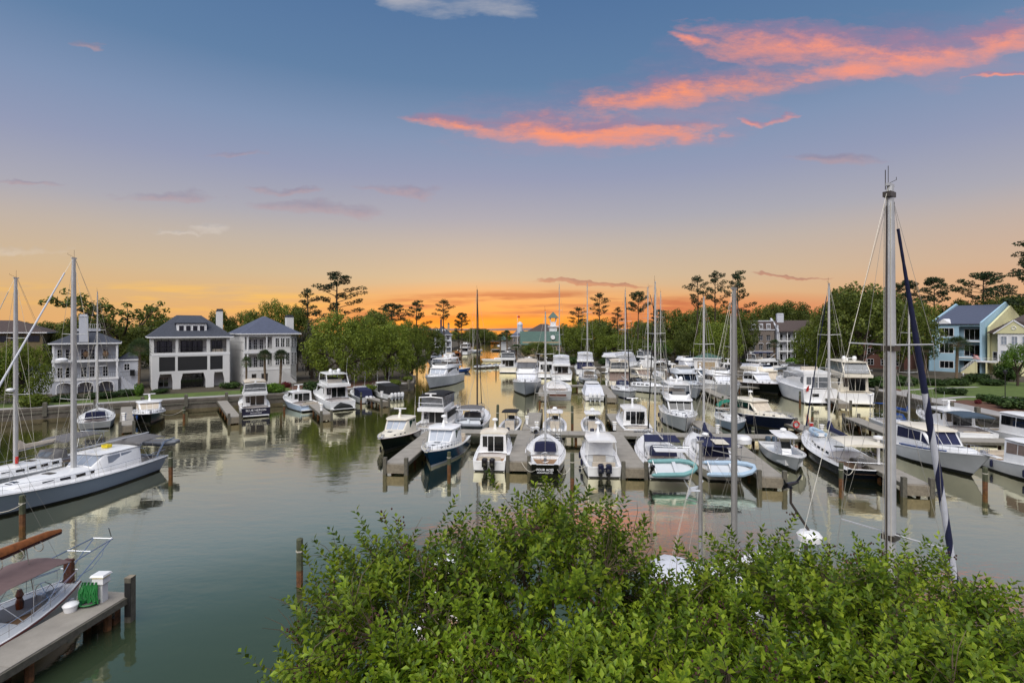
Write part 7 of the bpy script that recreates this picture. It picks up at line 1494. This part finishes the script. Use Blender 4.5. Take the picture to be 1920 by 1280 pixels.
for a in [('bright', 'willowy bright green tree behind the two big sloops', 40, 86, 622, 52), ('lime', 'drooping lime green tree at the far edge beyond the sloop masts', -12, 84, 645, 48), ('open', 'wide sparse tree with bare crooked limbs behind the balconied grey house', 225, 122, 534, 108), ('oak', 'dark rounded tree peeking behind the grey house chimney', 138, 138, 598, 36), ('oak2', 'dark tree between the balconied grey house and the screened house', 258, 122, 600, 44),
          ('oak', 'grey green tree behind the white chimney of the screened house', 415, 152, 572, 40), ('oak2', 'bushy tree behind the ridge of the hipped roof house', 470, 158, 566, 36), ('bright2', 'tall leafy tree above the hipped roof house', 520, 152, 546, 40), ('oak', 'dark tree rising beside the white chimney of the hipped roof house', 556, 150, 562, 36),
          ('moss', 'grey brown mossy oak beside the hipped roof house', 585, 128, 592, 42), ('pine', 'tallest layered pine standing over the round oaks', 634, 150, 505, 58), ('pine3', 'shorter pine leaning beside the tallest pine', 578, 154, 538, 40),
          ('bright', 'big rounded bright oak on the point beside the sport yacht', 645, 117, 568, 76), ('bright2', 'second rounded oak with drooping branches on the wooded point', 728, 128, 590, 56), ('bright', 'last drooping oak hanging over the channel bank', 772, 140, 588, 36), ('oak', 'shaded oak behind the second rounded oak', 700, 165, 572, 60),
          ('pine', 'flat topped pine behind the drooping oak', 782, 205, 560, 32), ('pine2', 'tall pine beside the dormered house', 833, 232, 558, 24), ('umbrella', 'short umbrella pine next to the channel mouth', 866, 240, 584, 20), ('umbrella', 'umbrella pine above the rounded oaks', 735, 195, 566, 42), ('oak', 'dense dark green tree hiding the side of the dormered house', 806, 188, 606, 32), ('pine3', 'dark conifer in front of the dormered house', 860, 244, 600, 16), ('oak2', 'low tree on the point where the channel bends', 898, 330, 610, 26), ('oak', 'distant tree beyond the channel bend', 884, 380, 612, 20), ('palm2', 'tiny palm on the far spit at the channel end', 942, 510, 622, 5), ('oak', 'small rounded tree on the far spit', 918, 508, 622, 14),
          ('palm3', 'lean palm between the grey house and the screened house', 262, 97, 634, 23), ('palm2', 'short palm before the hipped roof house porch, nearest its corner', 462, 108, 668, 12), ('palm', 'middle palm before the hipped roof house porch', 496, 109, 655, 16), ('palm', 'palm before the paned bay of the hipped roof house', 527, 111, 655, 17),
          ('palm', 'tall palm silhouetted beside the far harbour building', 950, 296, 619, 10), ('palm2', 'small palm at the foot of the flagpole', 968, 204, 645, 14), ('palm2', 'small palm by the gazebo', 938, 296, 626, 9), ('oak', 'round tree in front of the sea green roof', 1010, 208, 638, 40), ('oak2', 'small round tree near the green roofed building corner', 1040, 200, 655, 22),
          ('bright', 'broad bright tree beside the cupola tower', 1096, 205, 597, 48), ('bright2', 'light green tree beyond the tan sportfisher', 1150, 200, 620, 44), ('oak', 'darker tree over the car park entrance', 1190, 196, 632, 30), ('lime', 'lime green tree shading the parked cars', 1228, 206, 640, 40), ('bright2', 'green tree standing over the far car row', 1268, 212, 630, 42),
          ('pine2', 'thin tall pine above the bright tree', 1126, 235, 545, 26), ('pine2', 'ragged pine left of the thin tall pine', 1082, 240, 573, 26), ('umbrella', 'isolated round headed pine over the car park', 1196, 225, 543, 30), ('pine3', 'low scrubby pine against the sunset', 1158, 250, 574, 22), ('umbrella', 'small flat pine near the isolated round headed pine', 1236, 262, 578, 24),
          ('oak', 'dark woodland tree right of the car park', 1276, 232, 572, 46), ('oak2', 'dark woodland tree below the tall pine trio', 1330, 215, 560, 52), ('pine2', 'first of the three tall pines', 1306, 186, 512, 30), ('pine2', 'middle and highest of the three tall pines', 1341, 194, 503, 28), ('pine', 'broad crowned tall pine beside the brick block', 1384, 190, 503, 36), ('bright2', 'bright tree in front of the tall pine trio', 1345, 172, 592, 46), ('oak', 'green tree beside the brick block corner', 1385, 184, 575, 36), ('oak2', 'olive tree behind the hut roof', 1300, 190, 610, 40),
          ('oak', 'rounded tree over the pale townhouse roof', 1445, 262, 562, 52), ('oak2', 'rounded tree further along the sunset skyline', 1500, 262, 568, 46), ('bright', 'light leafed tree hiding the pale townhouse end', 1528, 148, 590, 48), ('oak', 'huge old oak with thick trunk beyond the white motor yachts', 1612, 128, 516, 92), ('bright2', 'lower leafy limb tree below the huge old oak', 1560, 132, 600, 46), ('oak2', 'large oak behind the silver mast', 1690, 146, 545, 62), ('bright', 'leafy tree between the silver mast and the blue house', 1728, 168, 548, 46),
          ('umbrella', 'flat crowned pine above the silver mast spreader', 1700, 225, 522, 46), ('umbrella', 'rounded umbrella pine over the blue house', 1750, 232, 516, 42), ('oak', 'dark backdrop tree behind the blue roof ridge', 1800, 236, 552, 56), ('umbrella', 'wide umbrella pine over the yellow house', 1846, 226, 506, 56), ('oak2', 'dark backdrop tree behind the yellow house', 1880, 222, 540, 56), ('pine', 'big pine with level boughs at the frame edge', 1932, 150, 446, 66), ('yellow', 'small yellow leafed tree behind the blue roof', 1842, 206, 556, 15), ('bright2', 'bright green tree above the yellow gable wall', 1892, 200, 552, 42),
          ('palm3', 'thick palm before the blue townhouse', 1795, 118, 630, 25), ('palm3', 'palm at the shaded side of the blue townhouse', 1736, 138, 648, 21), ('palm2', 'thin palm before the pale townhouse', 1452, 176, 636, 14), ('lime', 'feathery small tree before the white gabled bay', 1908, 112, 636, 32), ('oak', 'broad dark tree filling the gap behind the huge old oak', 1592, 182, 530, 62), ('oak2', 'dark tree behind the silver mast and its spreader', 1655, 192, 532, 54), ('oak', 'rounded dark tree above the long brown roof', 1472, 232, 556, 50), ('oak2', 'wide dark tree between the screened house roof and its dormer', 312, 166, 580, 62), ('oak', 'tree mass behind the grey house chimney and balcony roof', 176, 152, 580, 54), ('oak2', 'dark tree over the brown roofed house ridge', 96, 172, 592, 58), ('oak', 'tree closing the gap below the thin tall pine', 1122, 222, 598, 54), ('oak2', 'tree behind the cupola tower', 1062, 262, 606, 44), ('oak', 'tree closing the gap below the isolated round headed pine', 1222, 246, 598, 54), ('oak2', 'dark tree over the roof of the yellow house', 1900, 190, 536, 60),
          ('oak', 'tree beyond the screened house roof', 345, 170, 596, 60), ('oak2', 'distant treetop over the left brown roof', 60, 160, 606, 50)]:
    tree(*a[:6], group='palms around the marina' if 'palm' in a[0] else TG)
def shrub(kind, label, px, py, hw, h, group='clipped shrubs on the lawns'):
    p = P(px, py, LZ); plant(kind, label, p.x, p.y, h, hw*p.y/F, group)
for a in [('bush', 'long low hedge under the palm of the blue house', 1752, 722, 26, 1.5), ('bush', 'hedge continuing behind the garden bollard', 1795, 722, 26, 1.6), ('bush', 'clipped mound nearest the path fork', 1768, 738, 15, 1.3), ('bush', 'clipped mound beside the path fork mound', 1796, 740, 18, 1.4), ('bush', 'dark clump before the porch stair', 1832, 716, 24, 2.2), ('bush', 'large round dark shrub by the yellow house', 1889, 714, 22, 4.6), ('bush', 'hedge along the yellow house wall', 1860, 722, 26, 1.5),
          ('bush', 'low mound behind the lamp post', 1850, 752, 18, 1.3), ('bush', 'mound on the straw bed before the lamp post', 1870, 758, 20, 1.4), ('bush', 'wide mound behind the bench', 1905, 766, 36, 1.9), ('red_bush', 'small reddish shrub at the straw bed tip', 1834, 757, 6, .8), ('bush', 'big dark shrub at the foot of the huge old oak', 1640, 726, 40, 2.4), ('bush', 'dark shrub right of the huge old oak trunk', 1690, 722, 34, 2.2), ('bush', 'dark shrub under the leafy limb tree', 1565, 704, 34, 2.8), ('bush', 'shrub before the pale townhouse end', 1525, 694, 26, 2.4), ('lime_bush', 'glowing lime shrub near the white garden light', 1486, 684, 18, 2.6), ('bush', 'hedge below the brick block', 1425, 682, 40, 2.0), ('bush', 'low hedge in front of the parked cars', 1215, 677, 45, 2.0), ('bush', 'dark shrub below the broad bright tree', 1075, 682, 26, 2.6), ('bush', 'dark shrub by the far wall corner', 1140, 684, 24, 2.4),
          ('lime_bush', 'bright hedge before the paned bay', 512, 735, 32, 1.8), ('lime_bush', 'bright hedge below the middle palm', 470, 737, 20, 1.7), ('red_bush', 'red shrub at the hipped house wall', 492, 727, 9, 1.4), ('red_bush', 'red azalea beside the house stair', 536, 726, 10, 1.3), ('lime_bush', 'lime plant at the foot of the lean palm', 262, 742, 10, 2.4), ('bush', 'dark hedge below the arches of the grey house', 190, 746, 34, 1.1), ('bush', 'dark hedge at the side stair of the grey house', 238, 742, 22, 1.3), ('bush', 'shrub beside the screened house corner', 300, 737, 18, .9), ('bush', 'shrubs between the screened house and the hipped house', 432, 728, 22, 1.4), ('low_bush', 'shrub bed at the edge of the wooded point', 690, 731, 22, 1.1), ('low_bush', 'shrub before the last drooping oak', 740, 722, 18, 1.3), ('low_bush', 'shrub by the channel bank', 765, 714, 12, 1.2), ('bush', 'dark shrub in front of the mossy oak', 590, 734, 30, 2.2), ('bush', 'shadowed shrub beside the white fire cabinet lawn', 120, 752, 26, 1.2), ('low_bush', 'leafy shrub below the willowy bright tree', 60, 762, 30, 2.0)]:
    shrub(*a)
# distant woodland that reads as one mass
def woods(name, items, seed):
    global rng; rng = np.random.default_rng(seed); rd = random.Random(seed); C = []; Nn = []
    for (x0, y0, x1, y1, n, h0, h1) in items:
        for i in range(n):
            k = (i+rd.random())/n; x = lerp(x0, x1, k)+rd.uniform(-6, 6); y = lerp(y0, y1, k)+rd.uniform(0, 30); h = rd.uniform(h0, h1)
            for j in range(7): p, nn = clump((x+rd.uniform(-4, 4), y+rd.uniform(-3, 3), LZ+h*rd.uniform(.25, .92)), rd.uniform(2, 3.6), 75, .75); C.append(p); Nn.append(nn)
    o = obj(name, leafmesh('woods', np.concatenate(C), 1.0, np.concatenate(Nn), LOAK, .6, .65)); return tag(o, {51: 'far woodland behind the houses reading as one dark mass', 52: 'far woodland behind the car park and townhouses reading as one mass', 53: 'low distant thicket closing the end of the channel'}[seed], 'woods', kind='stuff')
woods('woods', [(-420, 260, -60, 330, 60, 12, 17), (-330, 190, -60, 250, 46, 11, 15)], 51)
woods('woods', [(30, 290, 330, 280, 80, 13, 20), (110, 235, 330, 215, 44, 14, 20), (160, 180, 260, 170, 20, 12, 18)], 52)
woods('woods', [(-62, 520, 24, 530, 34, 4, 9), (-70, 560, -20, 560, 16, 7, 13)], 53)
# ------------------------------------------------------------------ crepe myrtles below the viewing terrace
def myrtle(label, base, stems, seed, cone, nshoots, dead=0, lift=1.0):
    """stems rise from the base and fork into leafy shoots; cone = (centre, radius, height) of the crown dome"""
    global rng; rng = np.random.default_rng(seed); rd = random.Random(seed)
    r = thing('crepe_myrtle', label, 'tree', base, 0, 'crepe myrtle trees below the terrace')
    B = Vector(base); (cx, cy, cz), (rx, ry, rz) = cone; cc = Vector((cx, cy, cz))-B
    mb = MB(); tw = MB(); forks = []
    for i in range(stems):
        az = i*2.4+seed; e = cc+Vector((math.cos(az)*rx*.55, math.sin(az)*ry*.55, -rz*.35)); s = Vector((.12*math.cos(az), .12*math.sin(az), 0)); m1 = s.lerp(e, .55)*1.0; m1.x *= .75; m1.y *= .75
        mb.tube([s, m1, e], .075, 6, .035); forks.append((m1, e))
    mb.build('trunk', mat('myrtle_bark', (150, 124, 104), .7, var=.3, scale=8), r)
    tips = []; nodes = []
    for i in range(stems*9):
        az = rd.uniform(0, 2*math.pi); el = math.asin(rd.uniform(-.3, 1)); k = rd.uniform(.25, .82)
        p = cc+Vector((rx*k*math.cos(el)*math.cos(az), ry*k*math.cos(el)*math.sin(az), rz*k*math.sin(el)))
        a, e = min(forks, key=lambda f: (f[1]-p).length); tw.tube([e, e.lerp(p, .5)+Vector((rd.uniform(-.08, .08), 0, .05)), p], .014, 4, .007); nodes.append((p, e))
    for i in range(nshoots):
        az = rd.uniform(0, 2*math.pi); el = math.asin(-.35+1.35*rd.random()); k = rd.uniform(.35, 1.0)**.55; wob = 1+.15*math.sin(3*az+seed)*math.cos(el)+.13*math.sin(7*az+2*seed)+.10*math.sin(5*el*2+4*az)+(rd.uniform(-.08, .12) if rd.random() < .86 else rd.uniform(.12, .34))
        t_ = cc+Vector((rx*k*wob*math.cos(el)*math.cos(az), ry*k*wob*math.cos(el)*math.sin(az), rz*k*wob*math.sin(el)))
        s, e0 = min(nodes, key=lambda f: (f[0]-t_).length); md = s.lerp(t_, .5)+Vector((rd.uniform(-.05, .05), rd.uniform(-.05, .05), -.04)); tw.tube([s, md, t_], .006, 3, .003); tips.append((t_, md, k))
    for i in range(dead):
        t_, md, k = rd.choice(tips)
        for j in range(4): f = t_+Vector((rd.uniform(-.4, .4), rd.uniform(-.3, .3), rd.uniform(.05, .35))); tw.tube([md.lerp(t_, .7), t_.lerp(f, .5)+Vector((0, 0, .04)), f], .006, 3, .002)
    tw.build('twigs', TWIG, r)
    L = []   # leaves: position, direction, normal, size
    for (t_, md, k) in tips:
        d = (t_-md).normalized(); n = rd.randint(15, 25); ln = rd.uniform(.28, .5); d = (d+Vector((0, 0, .45*lift))).normalized()
        sd = d.cross(Vector((rd.uniform(-1, 1), rd.uniform(-1, 1), .4))).normalized(); up = sd.cross(d)
        for j in range(n):
            q = (j+.5)/n; p = t_-d*ln*.55+d*ln*q; an = j*2.4; o = (sd*math.cos(an)+up*math.sin(an)); ld = (o*.9+d*(.35+.6*q)+Vector((0, 0, .12))).normalized(); s = rd.uniform(.066, .125)*(1-.25*q)
            nn = (d*.75+Vector((0, 0, .6))+o*-.2+Vector((rd.uniform(-.35, .35), rd.uniform(-.35, .35), 0))); nn = (nn-ld*nn.dot(ld)).normalized(); L.append((p+o*.012, ld, nn, s))
    P_ = np.array([tuple(x[0]) for x in L]); D_ = np.array([tuple(x[1]) for x in L]); N_ = np.array([tuple(x[2]) for x in L]); S_ = np.array([x[3] for x in L])[:, None]
    S2 = np.cross(D_, N_)
    # each leaf: two quads folded along the midrib
    b = P_; t = P_+D_*S_+N_*S_*-.12; m = P_+D_*S_*.5+N_*S_*.02; l = P_+D_*S_*.45+S2*S_*.30+N_*S_*.09; rr = P_+D_*S_*.45-S2*S_*.30+N_*S_*.09
    # nearest 300 leaves are parts of their own
    dist = np.linalg.norm(P_+np.array(base)-np.array((0, 0, CAMH)), axis=1)
    inview = (np.abs((P_[:, 0]+base[0])/(P_[:, 1]+base[1]+1e-6)) < 1.0) & ((CAMH-P_[:, 2]-base[2])/(P_[:, 1]+base[1]) < .68)
    order = np.argsort(np.where(inview, dist, 1e6)); own = order[:260]; rest = order[260:]
    def build(ix):
        n = len(ix); V = np.stack([b[ix], rr[ix], t[ix], l[ix]], 1).reshape(-1, 3)
        me = bpy.data.meshes.new('foliage'); me.vertices.add(n*4); me.vertices.foreach_set('co', V.astype(np.float32).ravel())
        F_ = np.stack([np.array([0, 1, 2]), np.array([0, 2, 3])]); idx = (np.arange(n)[:, None, None]*4+F_[None]).reshape(-1)
        me.loops.add(n*6); me.loops.foreach_set('vertex_index', idx.astype(np.int32)); me.polygons.add(n*2); me.polygons.foreach_set('loop_start', np.arange(0, n*6, 3, dtype=np.int32)); me.polygons.foreach_set('loop_total', np.full(n*2, 3, dtype=np.int32))
        me.update(calc_edges=True); me.materials.append(LMYR); return me
    o = obj('foliage', build(rest), r); o['kind'] = 'stuff'
    lm = bpy.data.meshes.new('leaf'); lm.from_pydata([(0, 0, 0), (.45, -.30, .09), (1, 0, -.12), (.45, .30, .09)], [], [(0, 1, 2), (0, 2, 3)]); lm.materials.append(LMYR)
    for i in own:
        o = obj('leaf', lm, r); X_, Z_ = Vector(D_[i]), Vector(N_[i]); Y_ = Z_.cross(X_); M_ = Matrix((X_, Y_, Z_)).transposed().to_4x4()
        o.matrix_local = Matrix.Translation(P_[i]) @ M_ @ Matrix.Scale(S_[i, 0], 4)
    # dried seed pods on the upper tips
    pd = MB()
    for (t_, md, k) in tips:
        if k > .8 and rd.random() < .10:
            for j in range(9): c = t_+Vector((rd.uniform(-.09, .09), rd.uniform(-.09, .09), rd.uniform(.02, .2))); pd.sph(c, .013, 5, 3, 1.2)
    o = pd.build('seed_pods', POD, r); o['kind'] = 'stuff'
    return r
myrtle('crepe myrtle with bare twigs and dark seed heads reaching over the open water', (-1.8, 5.6, LZ), 6, 1, ((-1.32, 6.2, 10.2), (1.38, 1.3, 1.15)), 540, 30)
myrtle('tallest crepe myrtle in front of the cutter slip', (.6, 6.6, LZ), 6, 2, ((.5, 6.9, 10.3), (1.55, 1.4, 1.32)), 740, 12)
myrtle('crepe myrtle under the silver mast with yellow green tips', (3.6, 6.4, LZ), 6, 3, ((3.8, 6.8, 9.9), (1.6, 1.4, 1.12)), 700, 12)
myrtle('crepe myrtle at the frame edge below the striped furled jib', (5.9, 7.0, LZ), 6, 4, ((5.75, 7.1, 9.5), (1.5, 1.4, 1.2)), 620, 10)
myrtle('nearest low crepe myrtle filling the bottom edge', (1.2, 4.6, LZ), 5, 5, ((1.2, 5.0, 10.1), (1.9, .9, .85)), 900, 8)
myrtle('crepe myrtle low in the corner beneath the mast', (4.3, 4.8, LZ), 5, 6, ((4.2, 5.2, 9.95), (1.8, .9, .85)), 800, 6)
myrtle('low crepe myrtle filling the bottom edge below the bare twigs', (-1.0, 4.8, LZ), 5, 7, ((-.8, 5.0, 9.9), (1.35, .9, .82)), 700, 8)
myrtle('small crepe myrtle in the dip between the two taller ones', (2.2, 6.2, LZ), 5, 8, ((2.2, 6.4, 9.85), (.95, .9, .95)), 330, 4)
